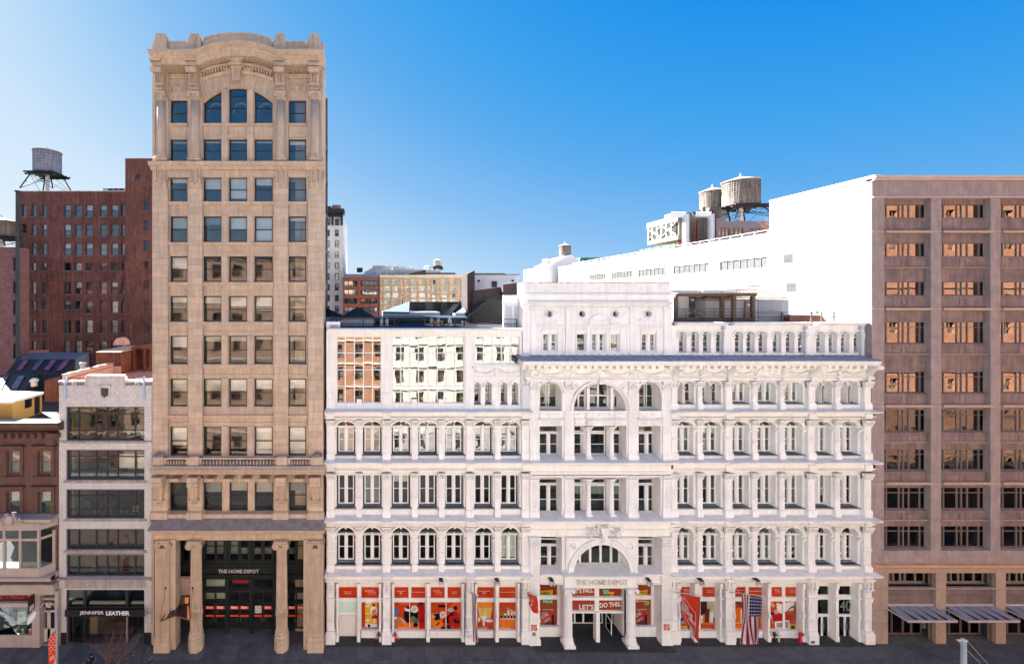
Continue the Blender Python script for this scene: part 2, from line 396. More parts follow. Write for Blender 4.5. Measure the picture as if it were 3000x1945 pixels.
# ---------------------------------------------------------------- the long white cast-iron department store
WB = thing('department_store', 'long white cast-iron department store with arched windows, swags and orange posters along its ground floor', 'department store', (X(1260), 0, 0))
yW, yP, yG = .30, .0, .78            # wall face, pilaster face, window plane
def corn(h, p, y0=0.):               # moulded cornice profile (outward, up), height h, projection p
    return [(-.25, 0), (.06*p, 0), (.10*p, .12*h), (.28*p, .20*h), (.30*p, .34*h), (.62*p, .50*h), (.66*p, .60*h), (.95*p, .72*h), (p, .76*h), (p, .93*h), (.9*p, h), (-.25, h+.03)]
LW = dict(x0=955, x1=1550, major=[968.8, 1132.6, 1376.5, 1540], minor=[1052, 1215, 1294, 1458.3], bays=[(981, 1044), (1060, 1121), (1144, 1207), (1223, 1286), (1302, 1365), (1388, 1450.5), (1466.5, 1528)])
RW = dict(x0=1967, x1=2552, major=[1974.5, 2135.5, 2378, 2542], minor=[2053, 2214, 2294, 2457], bays=[(1983.5, 2039), (2061, 2120), (2145.5, 2203), (2222, 2283), (2302.5, 2361), (2387.5, 2446), (2465, 2526)])
BELT = {'B': (1684, 6.0, .28, .42), 'C': (1525, 10.55, .30, .24), 'D': (1355, 15.34, .34, .38), 'E': (1206, 19.53, .30, .24)}
# capital shapes shared by all pilasters
def capital_mesh(wd, h, rich=1):
    m = M(); m.box(-wd*.68, wd*.68, -.22, .1, h*.86, h); m.box(-wd*.6, wd*.6, -.16, .1, h*.78, h*.86)
    m.prism([(-wd*.5, 0), (wd*.5, 0), (wd*.62, h*.78), (-wd*.62, h*.78)], -.05, .1); m.box(-wd*.56, wd*.56, -.09, .1, -.05, .02)
    n = 5
    for r in range(2):
        for i in range(n - r):
            cx = (i - (n-r-1)/2) * wd*1.0/(n-1); z = h*(.06 + .36*r)
            m.blob(cx, -.08-.05*r, z+h*.15, wd*.09, .07, h*.19, 5, 4); m.blob(cx, -.14-.05*r, z+h*.29, wd*.10, .06, h*.07, 5, 3)
    for s in (-1, 1): m.disc(s*wd*.52, h*.66, h*.14, -.2, -.02, 8)
    return m.mesh('capital', WHITE)
CAPM = capital_mesh(.60, .50); CAPN = capital_mesh(.46, .46)
def pilaster(cx, z0, z1, major, floor, y=yP, half=None):
    hw = half or (.30 if major else .215); capz = .50 if major else .46; yy = y if major else y+.07
    m = M(); m.box(cx-hw*1.12, cx+hw*1.12, yy-.1, yW+.01, z0, z0+.42)
    m.prism([(cx-hw*1.2, z0+.42), (cx+hw*1.2, z0+.42), (cx+hw, z0+.58), (cx-hw, z0+.58)], yy-.08, yW+.01)
    top = z1-capz; m.box(cx-hw, cx+hw, yy, yW+.01, z0+.58, top)
    # reveal beside the pilaster runs back to the window plane
    m.box(cx-hw*.8, cx+hw*.8, yW, yG, z0+.3, z1)
    if major:
        zb = z0+.75; m.box(cx-hw*.72, cx-hw*.62, yy-.025, yy, zb, top-.15); m.box(cx+hw*.62, cx+hw*.72, yy-.025, yy, zb, top-.15)
        zm = (zb+top)/2
        if floor == 5: m.ring(cx, zm, .09, .15, yy-.05, yy, 0, 2*pi, 10); m.blob(cx, yy, zm, .06, .05, .06)
        elif floor == 4:
            for q in range(5): m.blob(cx, yy-.01, zm-.3+q*.15, .05+.05*sin(q*.8), .05, .08, 5, 4)
        elif floor == 3: m.box(cx-hw*1.1, cx+hw*1.1, yy-.05, yy, zb+.95, zb+1.12); m.box(cx-hw*.5, cx+hw*.5, yy-.04, yy, zb+.2, zb+.85)
    else:
        if floor in (5, 4):
            zc = z0+.58+(top-z0-.58)*.36
            for q in range(5): m.box(cx-hw*.75+q*hw*.33, cx-hw*.75+q*hw*.33+.035, yy-.022, yy, zc+.1, top-.06)
            m.box(cx-hw*1.12, cx+hw*1.12, yy-.05, yy, zc-.1, zc); m.box(cx-hw*.8, cx+hw*.8, yy-.06, yy, zc+.02, zc+.09)
        else:
            m.box(cx-hw*1.15, cx+hw*1.15, yy-.06, yy, z0+1.45, z0+1.6); m.box(cx-hw*.6, cx+hw*.6, yy-.035, yy, z0+.75, z0+1.3); m.box(cx-hw*.55, cx+hw*.55, yy-.03, yy, z0+1.75, top-.2)
    o = m.obj('pilaster', WHITE, WB)
    put('capital', CAPM if major else CAPN, o, (cx, yy, top))
def belt(x0, x1, ztop, h, p, breaks, y=0., line=True, parent=None, fas=.62):
    """ledge, moulded cornice and fascia; a real open slot under the mouldings"""
    m = M(); m.sweep(corn(h, p), [(x0, ztop-h), (x1, ztop-h)], y)
    zf = ztop-h
    m.box(x0, x1, y+.0, yW+.3, zf-fas, zf); m.box(x0, x1, y-.10, y+.002, zf-fas, zf-fas+.07); m.box(x0, x1, y+.03, yW+.3, zf-fas-.2, zf-fas-.10)
    M().box(x0+.01, x1-.01, y+.14, yW+.12, zf-fas-.10, zf-fas).obj('shade_strip', SLOT_SHADE, parent or WB)  # dark strip: shade of the ledge painted at the back of the slot
    for b in breaks:
        hw = .42; m.sweep(corn(h*.98, p+.1), [(b-hw, ztop-h+.004), (b+hw, ztop-h+.004)], y)
        m.box(b-.31, b+.31, y-.12, y+.01, zf-fas+.02, zf); m.box(b-.34, b+.34, y-.18, y+.01, zf-fas-.03, zf-fas+.07); m.box(b-.29, b+.29, y-.08, y+.04, zf-fas-.17, zf-fas-.07)
    m.obj('cornice', WHITE, parent or WB)
    # weathered top surface of the ledge
    M().add([(x0+.01, y-p+.03, ztop+.012), (x1-.01, y-p+.03, ztop+.012), (x1-.01, yW, ztop+.07), (x0+.01, yW, ztop+.07), (x0+.01, y-p+.03, ztop-.02), (x1-.01, y-p+.03, ztop-.02), (x1-.01, yW, ztop-.02), (x0+.01, yW, ztop-.02)],
            [(0, 1, 2, 3), (4, 5, 1, 0), (5, 6, 2, 1), (7, 4, 0, 3)]).obj('ledge', LEDGE, parent or WB)
brng = random.Random(11)
def bl_choice(p=.4):
    r = brng.random()
    if r > p: return None
    return (brng.choice((.3, .45, .6, .95)) if r < p*.5 else .2, brng.choice((BL_C, BL_G, BL_W)))
def wing(Wg, right):
    x0, x1 = X(Wg['x0']), X(Wg['x1'])
    maj = [X(p) for p in Wg['major']]; mi = [X(p) for p in Wg['minor']]
    # belts
    for k, (_, zt, h, fs) in BELT.items():
        p = .62
        a, b = x0-(0 if right else .1), x1 + (.35 if right else 0)
        belt(a, b, zt, h, p, maj, fas=fs)
    # floors: (bottom z, top z, kind)
    fl = {3: (6.05, Z(1541), 'arch'), 4: (10.6, Z(1385), 'flat'), 5: (15.4, Z(1230), 'arch5')}
    for f, (z0, z1, kind) in fl.items():
        holes = []
        for a, b in Wg['bays']:
            c = (X(a)+X(b))/2; hw = min(.80, (X(b)-X(a))/2-.03) if right else .79
            if kind == 'arch': zb, zt, rise = Z(1657), Z(1549), hw
            elif kind == 'flat': zb, zt, rise = Z(1490), Z(1396), 0
            else: zb, zt, rise = Z(1334), Z(1236.5), .56
            holes.append((c-hw, c+hw, zb, zt, rise))
        m = M(); wall_boxes(m, x0, x1, z0, z1+.05, yW, yW+.16, holes)
        # deep reveals behind the wall face
        for a, b, zb, zt, rise in holes:
            m.box(a-.12, a-.001, yW+.16, yG+.1, zb, zt-rise*.9); m.box(b+.001, b+.12, yW+.16, yG+.1, zb, zt-rise*.9)
            if not rise: m.box(a-.12, b+.12, yW+.16, yG+.1, zt+.001, zt+.14)
            else:
                m.ring((a+b)/2, zt-rise, (b-a)/2+.002, (b-a)/2+.14, yW+.16, yG+.1, n=10, sz=rise/((b-a)/2))
        m.obj('wall', WHITE, WB)
        for a, b, zb, zt, rise in holes:
            sl = M(); tr = M()
            sl.box(a-.1, b+.1, yW-.0, yG+.1, zb-.12, zb)
            sl.box(a-.14, b+.14, yW-.16, yW+.02, zb-.10, zb-.02)
            c = (a+b)/2
            if rise:
                zs = zt-rise
                ro = (b-a)/2
                tr.ring(c, zs, ro+.02, ro+.14, yW-.10, yW, n=14, sz=rise/ro); tr.ring(c, zs, ro+.14, ro+.22, yW-.17, yW, n=14, sz=(rise+.06)/(ro+.08))
                for s in (-1, 1):
                    tr.box(c+s*(ro+.10)-.14, c+s*(ro+.10)+.14, yW-.2, yW, zs-.20, zs-.10); tr.box(c+s*(ro+.10)-.11, c+s*(ro+.10)+.11, yW-.14, yW, zs-.32, zs-.2)
                    tr.box(c+s*(ro+.09)-.07, c+s*(ro+.09)+.07, yW-.05, yW, zb, zs-.32)
                tr.box(c-.09, c+.09, yW-.24, yW, zt-.04, zt+.2); tr.blob(c, yW-.24, zt+.05, .07, .06, .1)
                # transom moulding across the opening
                tr.box(a+.01, b-.01, yG-.22, yG, zs+.02, zs+.09); tr.box(a+.01, b-.01, yG-.14, yG, zs-.06, zs+.02); tr.blob(c, yG-.24, zs+.12, .08, .06, .16)
            else:
                for s in (-1, 1): tr.box(c+s*((b-a)/2+.06)-.06, c+s*((b-a)/2+.06)+.06, yW-.05, yW, zb, zt+.06)
                tr.box(a-.02, b+.02, yW-.07, yW, zt+.06, zt+.16)
                # little panelled apron under the flat-headed windows
                tr.box(a-.12, b+.12, yW-.05, yW, zb-.62, zb-.56); tr.box(a-.12, b+.12, yW-.05, yW, zb-.26, zb-.20)
                for q in (-.55, 0, .55): tr.box(c+q-.12, c+q+.12, yW-.06, yW, zb-.46, zb-.36)
            sl.obj('sill', SLATE, WB); tr.obj('moulding', WHITE, WB)
        for i, (a, b, zb, zt, rise) in enumerate(holes):
            ww = min(.67, (b-a)/2-.02); c = (a+b)/2; c0_, w0_ = c, ww
            if right: c, ww = b-.62, .62; M().box(a+.01, b-1.245, yG+.02, yG+.1, zb, zt).obj('jamb_board', WHITE, WB)
            if right and f == 5: g = GL_M
            else: g = GL_M if f == 5 or (f == 4 and not right and i < 4) else GL_D
            bl = ((.95, BL_C) if (f == 5 and not right and i < 2) else bl_choice(.45))
            zs = zt-rise if rise else zt
            o = win(WB, c-ww, c+ww, zb+.06, zs-.03, yG, rails=(.5,), fr=.10, mat=WHITE2, gl=g, bar=.06, midpost=.30, blind=bl)
            if rise:
                pm = cached(('fan', R(w0_), R(rise), g.name), lambda: M().prism([(w0_+(w0_+.02)*cos(pi*k/12), (rise-.06)*sin(pi*k/12)) for k in range(13)], 0, .012).mesh('pane', g))
                put('pane', pm, o, (c0_-w0_+(.2 if right else 0), yG+.05, zs+.04))
        capt = z1 - (.0)
        for cx in maj: pilaster(cx, z0, z1-.02, True, f)
        for cx in mi: pilaster(cx, z0, z1-.02, False, f)
    # ---------- ground floor
    for cx in maj:
        m = M(); hw = .30; y = -.05
        m.box(cx-.40, cx+.40, y-.18, .5, 0, .9); m.prism([(cx-.42, .9), (cx+.42, .9), (cx+.31, 1.15), (cx-.31, 1.15)], y-.14, .5)
        m.box(cx-hw, cx+hw, y, .8, 1.15, 5.4); m.box(cx-hw*.8, cx-hw*.7, y-.03, y, 1.3, 4.2); m.box(cx+hw*.7, cx+hw*.8, y-.03, y, 1.3, 4.2)
        m.ring(cx, 2.05, .12, .19, y-.08, y, 0, 2*pi, 12); m.blob(cx, y, 2.05, .09, .08, .09)
        m.box(cx-.33, cx+.33, y-.07, y, 3.52, 3.86); m.box(cx-.36, cx+.36, y-.12, y, 3.86, 3.92)
        m.box(cx-.12, cx+.12, y-.04, y, 2.5, 3.3)
        m.box(cx-.34, cx+.34, y-.16, .2, 4.55, 4.62); m.box(cx-.36, cx+.36, y-.2, .2, 5.35, 5.5)
        o = m.obj('pilaster', WHITE, WB)
        cp = M()
        for s in (-1, 1): cp.disc(s*.17, .0, .09, -.16, 0, 8); cp.blob(s*.13, -.07, -.3, .07, .07, .14); cp.box(s*.15-.05, s*.15+.05, -.2, 0, .16, .62)
        cp.box(-.31, .31, -.1, 0, .08, .15)
        put('capital', cached('gcap', lambda: cp.mesh('capital', WHITE)), o, (cx, y-.01, 4.72))
    gm = [1050.7, 1254.5, 1457] if not right else [2042, 2257, 2457]
    for p in gm:
        cx = X(p); m = M(); m.box(cx-.14, cx+.14, .05, .85, 0, .55); m.box(cx-.09, cx+.09, .12, .85, .55, 5.0); m.blob(cx, .08, 2.3, .12, .09, .3); m.box(cx-.16, cx+.16, .02, .3, 3.65, 3.8); m.box(cx-.13, cx+.13, .04, .3, 4.55, 5.0)
        for q in range(14): m.box(cx-.11, cx+.11, .095, .12, 1.2+q*.17, 1.28+q*.17) if q > 7 else None
        m.obj('slender_column', WHITE, WB)
    for cx in maj:
        for s in (-1, 1):
            m = M(); c = cx+s*.55; m.box(c-.12, c+.12, .05, .85, 0, .55); m.box(c-.08, c+.08, .12, .85, .55, 5.0); m.blob(c, .08, 2.3, .1, .08, .3); m.box(c-.13, c+.13, .02, .3, 3.65, 3.8); m.box(c-.11, c+.11, .04, .3, 4.55, 5.0)
            if (X(Wg['x0'])-.05 < c < X(Wg['x1'])+.05): m.obj('slender_column', WHITE, WB)
    # ornament strip above the shop windows, fascia line
    st = M(); n = int((x1-x0)/.17)
    st.box(x0, x1, .42, .8, 4.92, 5.35)
    for i in range(n): st.blob(x0+(i+.5)*(x1-x0)/n, .42, 5.02, .06, .05, .05, 5, 3)
    st.box(x0, x1, .30, .8, 5.12, 5.2)
    st.obj('ornament_strip', WHITE, WB)
    return x0, x1
wing(LW, False); wing(RW, True)

# ---------- shop windows of the ground floor (openings measured in the photo), posters come later
yS = .72
def gw(a, b, t, u): return (X(a, yS), X(b, yS), Z(u, yS), Z(t, yS))
TOPP = [(991.6, 1045.5), (1059, 1113), (1155, 1196.6), (1204.4, 1245.3), (1261.7, 1302.5), (1311, 1351), (1394, 1446.8), (1462, 1515)]
TOPR = [(1988, 2033), (2056, 2100), (2149.6, 2183.6), (2191.6, 2233), (2258.5, 2290), (2299, 2339.6)]
LOWP = [(1059, 1113), (1155, 1199.3), (1200.7, 1245.3), (1262, 1305.7), (1307.2, 1351), (1394, 1446.8), (1461.5, 1515)]
LOWR = [(1983, 2032), (2051, 2099.5), (2145, 2187), (2188.5, 2235), (2254, 2292), (2298, 2340)]
DOORW = [(2389, 2428), (2455.5, 2496)]
hl = []
for a, b in TOPP + TOPR: hl.append(gw(a, b, 1717.5, 1750 if a < 1900 else 1747))
for a, b in LOWP: hl.append(gw(a, b, 1762, 1851))
for a, b in LOWR: hl.append(gw(a, b, 1759.5, 1853.5))
for a, b in DOORW: hl += [gw(a, b, 1715, 1742.5), gw(a, b, 1754, 1799), gw(a, b, 1803, 1868)]
hl.append(gw(991.6, 1046, 1760, 1793)); hl.append(gw(989, 1045, 1802, 1868.5))
for xx0, xx1 in ((X(955), X(1553)), (X(1963), X(2552))):
    m = M(); wall_boxes(m, xx0, xx1, .0, 5.05, yS-.05, yS+.1, sorted([h for h in hl if xx0 < h[0] < xx1]))
    m.obj('shop_front', WHITE, WB)
    b = M(); bays = [(981, 1045), (1058, 1121), (1144, 1248), (1261, 1366), (1389, 1450), (1464, 1528)] if xx0 < 5 else [(1984, 2034), (2050, 2122), (2148, 2250), (2264, 2362)]
    for a_, b_ in bays[(1 if xx0 < 5 else 0):]:
        b.box(X(a_), X(b_), .5, yS-.05, .0, .62); b.box(X(a_), X(b_), .44, yS-.04, .62, .72); b.box(X(a_)+.1, X(b_)-.1, .48, .5, .15, .5)
    b.obj('stall_riser', WHITE, WB)
M().box(X(955), X(2560), -.28, 3.2, .0, .10).obj('granite_step', PAVEG, WB)
# door leafs
for a, b in DOORW:
    x0_, x1_ = X(a, yS), X(b, yS); z0_, z1_ = Z(1868, yS), Z(1803, yS); mid = (x0_+x1_)/2
    for l, r in ((x0_, mid), (mid, x1_)):
        d = win(WB, l+.01, r-.01, z0_, z1_, yS, fr=.07, mat=WHITE2, gl=GL_D, depth=.06, name='door')
        M().tube(((mid + (-.06 if l < mid-.1 else .06)), yS-.08, z0_+.8), ((mid + (-.06 if l < mid-.1 else .06)), yS-.08, z0_+1.3), .018).obj('handle', mk('steel_handle', (.5, .5, .5), .3, metal=1.), d)
    for t, u in ((1715, 1742.5), (1754, 1799)): win(WB, x0_, x1_, Z(u, yS), Z(t, yS), yS, fr=.03, mat=WHITE2, gl=GL_D, depth=.05)
ptext('40', 2461, 2492, 1758, 1789, yS-.03, mk('etched_number', (.14, .22, .16), .6, var=0), WB, .01)
# blank panelled door bay at the far left
dr = M(); x0_, x1_, z0_, z1_ = gw(989, 1045, 1802, 1868.5)
dr.box(x0_, x1_, yS, yS+.06, z0_, z1_); dr.box(x0_+.04, x0_+.38, yS-.015, yS, z0_+.1, z1_-.1); dr.box(x0_+.44, x1_-.06, yS-.015, yS, z0_+.1, z1_-.1); dr.box(x0_-.05, x1_+.05, yS-.16, yS-.04, z1_+.03, z1_+.12)
dr.obj('door', mk('cream_door', (.70, .67, .62), .6, var=.05), WB)
x0_, x1_, z0_, z1_ = gw(991.6, 1046, 1760, 1793); M().box(x0_, x1_, yS, yS+.03, z0_, z1_).obj('frosted_pane', mk('frosted_green_glass', (.58, .74, .66), .25, var=.03), WB)

# ---------- left wing top: big studio glazing, small arcade, swags
x0, x1 = X(955), X(1532)
gl_holes = []
for a, b, t, u in ((986, 1116.7, 986, 1181.7), (1148.7, 1360, 986, 1181.7), (1391, 1523.5, 986, 1067)): gl_holes.append((X(a, yW), X(b, yW), Z(u, yW), Z(t, yW)))
arc = []
for c in (1399, 1431, 1476.5, 1509):
    arc.append((X(c-9.5, yW), X(c+9.5, yW), Z(1183, yW), Z(1120, yW), .27))
m = M(); wall_boxes(m, x0, x1, 19.5, Z(967, yW), yW, yW+.25, gl_holes+arc)
for a, b, zb, zt, rise in arc:
    m.box(a-.1, a, yW+.25, yG, zb, zt-rise); m.box(b, b+.1, yW+.25, yG, zb, zt-rise); m.ring((a+b)/2, zt-rise, .27, .38, yW+.25, yG+.1, n=8)
m.obj('wall', WHITE, WB)
win(WB, *[gl_holes[0][i] for i in (0, 1, 2, 3)], yW+.14, cols=(.192, .40, .60, .805), rails=(.25, .50, .752), fr=.06, mat=WHITE2, gl=GL_H, bar=.09, depth=.1)
win(WB, *gl_holes[1], yW+.14, cols=(.122, .245, .367, .50, .63, .755, .875), rails=(.25, .50, .752), fr=.06, mat=WHITE2, gl=GL_H, bar=.09, depth=.1)
win(WB, *gl_holes[2], yW+.14, cols=(.2, .4, .6, .8), rails=(.41,), fr=.06, mat=WHITE2, gl=GL_H, bar=.09, depth=.1)
tr = M(); sl = M()
for a, b, zb, zt, rise in arc:
    win(WB, a+.02, b-.02, zb+.03, zt-.02, yG, rails=(.55,), fr=.05, mat=WHITE2, gl=GL_D, arch=.22)
    c = (a+b)/2; tr.ring(c, zt-rise, .29, .37, yW-.07, yW, n=12); tr.ring(c, zt-rise, .37, .45, yW-.12, yW, n=12)
    for s in (-1, 1): tr.box(c+s*.39-.09, c+s*.39+.09, yW-.1, yW, zt-rise-.16, zt-rise-.04)
    sl.box(a-.05, b+.05, yW-.06, yG, zb-.08, zb)
sl.obj('sill', SLATE, WB)
tr.box(x0, x1, yW-.06, yW, Z(1197, yW), Z(1190, yW))
for p in (968.8, 1132.6, 1376.5, 1540):
    tr.box(X(p)-.32, X(p)+.32, yW-.1, yW, 19.6, 20.9); tr.box(X(p)-.36, X(p)+.36, yW-.16, yW, 19.6, 19.95)
for p in (1052, 1215, 1294, 1458.3): tr.box(X(p)-.22, X(p)+.22, yW-.08, yW, 19.6, 20.4)
for p in (1376.5,): tr.box(X(p)-.34, X(p)+.34, yW-.08, yW, 20.9, Z(967))
tr.box(X(1384), X(1530), yW-.08, yW, Z(1079), Z(1074)); tr.box(X(1384), X(1530), yW-.1, yW, Z(1109), Z(1104)); tr.box(X(1455), X(1461), yW-.12, yW, Z(1107), Z(1080))
tr.box(x0+.1, x1, yW-.22, yW, Z(972), Z(966)); tr.sweep(corn(.30, .42), [(x0+.15, Z(973)), (x1, Z(973))], yW); tr.box(x0+.1, x1, yW-.05, yW, Z(986), Z(983))
tr.obj('moulding', WHITE, WB)
def swag(m, x0, x1, z, sag, y, r=.05):
    pts = [(x0+(x1-x0)*k/10, y-.05-.06*sin(pi*k/10), z - sag*(1-(2*k/10-1)**2)) for k in range(11)]
    for i, (a, b) in enumerate(zip(pts, pts[1:])): rr = r*(.6+.9*sin(pi*(i+.5)/10)); m.tube(a, b, rr, n=5); m.blob(a[0], a[1]-.03, a[2], rr*1.2, rr, rr*1.2, 5, 3)
    for xx, s in ((x0, -1), (x1, 1)):
        m.blob(xx, y-.06, z+.02, .08, .07, .09); m.blob(xx, y-.05, z-.22, .045, .05, .16); m.blob(xx-s*.14, y-.04, z+.04, .1, .04, .04); m.ring(xx+s*.16, z+.06, .05, .09, y-.07, y, 0, 2*pi, 7)
for a, b in ((1392, 1450), (1466, 1526)): sw_ = M(); swag(sw_, X(a), X(b), Z(1085), .30, yW); sw_.obj('swag', WHITE, WB)
# ---------- main cornice with sloping metal skirt, modillions, frieze (centre + right wing)
def skirt(px0, px1, yf, proj, zt, name_end=0):
    a, b = X(px0, yf-proj), X(px1, yf-proj); ye = yf-proj
    n = int((b-a)/.62); o = M()
    o.add([(a, ye, zt-.22), (b, ye, zt-.22), (b, yW+.4, zt+.05), (a, yW+.4, zt+.05), (a, ye, zt-.27), (b, ye, zt-.27), (b, yW+.4, zt-.1), (a, yW+.4, zt-.1)], [(0, 1, 2, 3), (4, 5, 1, 0), (5, 6, 2, 1), (7, 4, 0, 3), (7, 6, 5, 4)])
    for i in range(n+1):
        x = a+(b-a)*i/n; o.add([(x-.02, ye, zt-.2), (x+.02, ye, zt-.2), (x+.02, yW+.4, zt+.07), (x-.02, yW+.4, zt+.07), (x-.02, ye, zt-.16), (x+.02, ye, zt-.16), (x+.02, yW+.4, zt+.11), (x-.02, yW+.4, zt+.11)], [(4, 5, 6, 7), (0, 1, 5, 4), (1, 2, 6, 5), (3, 0, 4, 7)])
    o.obj('cornice_roof', SKIRT, WB)
    c = M(); zz = zt-.27
    c.sweep([(-.2, 0), (proj*.62, 0), (proj*.66, -.02), (proj*.9, .0), (proj*.93, .12), (proj*1.0, .2), (proj*1.0, .36), (-.2, .36)][::1], [(a, zz-.36), (b, zz-.36)], yf)
    c.box(a+.2, b-.2, yf-proj*.3, yf+.3, zz-.78, zz-.34)
    c.obj('cornice', WHITE, WB)
    md = M().box(-.13, .13, -proj*.62, 0, -.2, -.0).box(-.11, .11, -proj*.55, 0, -.3, -.2).box(-.155, .155, -proj*.66, 0, 0, .035).mesh('modillion', WHITE)
    nm = int((b-a-.6)/.58)
    for i in range(nm): put('modillion', md, WB, (a+.5+(b-a-1)*(i+.5)/nm, yf, zz-.395))
    return a, b, zz-.36
yC = -.12
a1, b1, zc = skirt(1533, 1974, yC, 1.15, 24.05)
a2, b2, zc2 = skirt(1974.5, 2583, 0., 1.15, 24.04)
fz = M(); fz.box(X(1550), X(1968), yC, .7, Z(1107), zc-.3); fz.box(X(1550), X(1968), yC-.14, .6, Z(1108), Z(1104.5)); fz.box(X(1550), X(1968), yC-.04, .6, Z(1117), Z(1110))
fz.box(X(1968), X(2550), 0., .7, Z(1105), zc2-.3); fz.box(X(1968), X(2550), -.14, .6, Z(1104.5), Z(1101)); fz.box(X(1968), X(2550), .04, .6, Z(1115), Z(1107))
fz.obj('frieze', WHITE, WB)
for a, b in ((1577, 1648), (1672, 1745), (1773, 1844), (1868, 1942)): sw_ = M(); swag(sw_, X(a), X(b), Z(1084), .42, yC, .07); sw_.obj('swag', WHITE, WB)
for a, b in ((1990, 2044), (2066, 2121), (2151, 2207), (2312, 2368), (2393, 2449), (2471, 2530)): sw_ = M(); swag(sw_, X(a), X(b), Z(1083), .36, 0, .06); sw_.obj('swag', WHITE, WB)
rr = random.Random(5)
for c in (1565, 1660, 1758, 1856, 1954, 2258):
    sw_ = M()
    for i in range(16): sw_.blob(X(c)+rr.uniform(-.42, .42)*(1.7 if c == 2258 else 1), (yC if c < 1970 else 0)-.04, Z(1090)+rr.uniform(-.3, .3), rr.uniform(.04, .1), .08, rr.uniform(.04, .12), 5, 4)
    if c == 2258: sw_.blob(X(2258), -.05, Z(1090), .2, .14, .2, 10, 6)
    sw_.obj('cartouche', WHITE, WB)
# scroll brackets under the main cornice
def scroll(cx, zt, hh, yf, wd, pr):
    m = M(); n = 10; pts = []
    for k in range(n+1):
        t = k/n; pts.append((yf - pr*(1-t)**1.6 - .1, zt - hh*t))
    for (ya, za), (yb, zb) in zip(pts, pts[1:]): m.add([(cx-wd, ya, za), (cx+wd, ya, za), (cx+wd, yb, zb), (cx-wd, yb, zb), (cx-wd, yf+.1, za), (cx+wd, yf+.1, za), (cx+wd, yf+.1, zb), (cx-wd, yf+.1, zb)], [(3, 2, 1, 0), (0, 4, 7, 3), (2, 6, 5, 1)])
    m.tube((cx-wd*1.1, yf-pr*.95, zt-.17), (cx+wd*1.1, yf-pr*.95, zt-.17), .19, n=12); m.tube((cx-wd*1.2, yf-pr*.95, zt-.17), (cx+wd*1.2, yf-pr*.95, zt-.17), .08, n=8)
    m.tube((cx-wd*1.15, yf-.18, zt-hh+.12), (cx+wd*1.15, yf-.18, zt-hh+.12), .15, n=10)
    for q in (-.6, 0, .6): m.path([(cx+q*wd, y-.03, z) for y, z in pts], .035, 4)
    m.blob(cx, yf-.12, zt-hh-.15, wd*.7, .12, .2); m.blob(cx, yf-.08, zt-hh-.38, wd*.4, .08, .12)
    m.obj('scroll_bracket', WHITE, WB)
for c in (1545, 1974.5, 2135.5, 2378, 2542): scroll(X(c), zc2-.02, 1.25, 0., .22, .85)
for c in (2053, 2214, 2294, 2457): scroll(X(c), zc2-.02, 1.0, .05, .14, .45)
# ---------- right wing floor 6 (z 19.53 .. 22.4) and attic arcade
x0, x1 = X(1967), X(2552); z0, z1 = 19.58, Z(1112)
holes = []
for a, b in ((1978.5, 2006), (2012, 2040), (2058.5, 2086), (2091, 2119), (2391, 2417), (2419.5, 2446), (2467, 2493), (2497.5, 2524)): holes.append((X(a), X(b), Z(1184), Z(1119), .36))
for a, b in ((2146.5, 2203), (2223, 2282), (2303.5, 2361)): holes.append((X(a), X(b), Z(1184), Z(1120), .45))
yQ = .76
m = M(); wall_boxes(m, x0, x1, z0, z1+.1, yW, yW+.16, holes)
for a, b, zb, zt, rise in holes:
    tr = M(); sl = M()
    c, ro = (a+b)/2, (b-a)/2; zs = zt-rise
    m.box(a-.09, a-.001, yW+.16, yQ+.1, zb, zs+rise*.3); m.box(b+.001, b+.09, yW+.16, yQ+.1, zb, zs+rise*.3); m.ring(c, zs, ro+.002, ro+.1, yW+.16, yQ+.1, n=10, sz=rise/ro)
    tr.ring(c, zs, ro+.01, ro+.08, yW-.08, yW, n=12, sz=rise/ro); tr.ring(c, zs, ro+.08, ro+.14, yW-.14, yW, n=12, sz=(rise+.04)/(ro+.05))
    for s in (-1, 1): tr.box(c+s*(ro+.05)-.09, c+s*(ro+.05)+.09, yW-.15, yW, zs-.2, zs-.08); tr.box(c+s*(ro+.05)-.06, c+s*(ro+.05)+.06, yW-.07, yW, zb, zs-.2)
    sl.box(a-.05, b+.05, yW-.08, yQ+.1, zb-.1, zb); tr.obj('moulding', WHITE, WB); sl.obj('sill', SLATE, WB)
    M().box(a+.01, b-(1.21 if ro > .6 else .5), yQ+.02, yQ+.1, zb, zt-rise*.5).obj('jamb_board', WHITE, WB)
    if ro > .6: win(WB, b-1.2, b-.01, zb+.04, zt-.1, yQ, rails=(.52,), fr=.1, mat=WHITE2, gl=GL_M, midpost=.26, blind=(.45, BL_W))
    else: win(WB, b-.49, b-.01, zb+.04, zt-.04, yQ, rails=(.55,), fr=.05, mat=WHITE2, gl=GL_D, arch=.22)
m.obj('wall', WHITE, WB)
for c in RW['major']: pilaster(X(c), z0, Z(1117), True, 6, half=.27)
for c in RW['minor']: pilaster(X(c), z0, Z(1117), False, 5, half=.19)
z0, z1 = 23.9, Z(953, .5); yA = .5; holes = []
for c in (1999.5, 2035.5, 2070.5, 2108.5, 2164.5, 2199, 2234.5, 2276.5, 2315, 2350.5, 2404, 2440, 2476, 2513.5): holes.append((X(c-12.5, yA), X(c+12.5, yA), Z(1033, yA), Z(971, yA), .36))
m = M(); wall_boxes(m, X(1963), X(2552), z0, z1, yA, yA+.16, holes)
yQ = .84
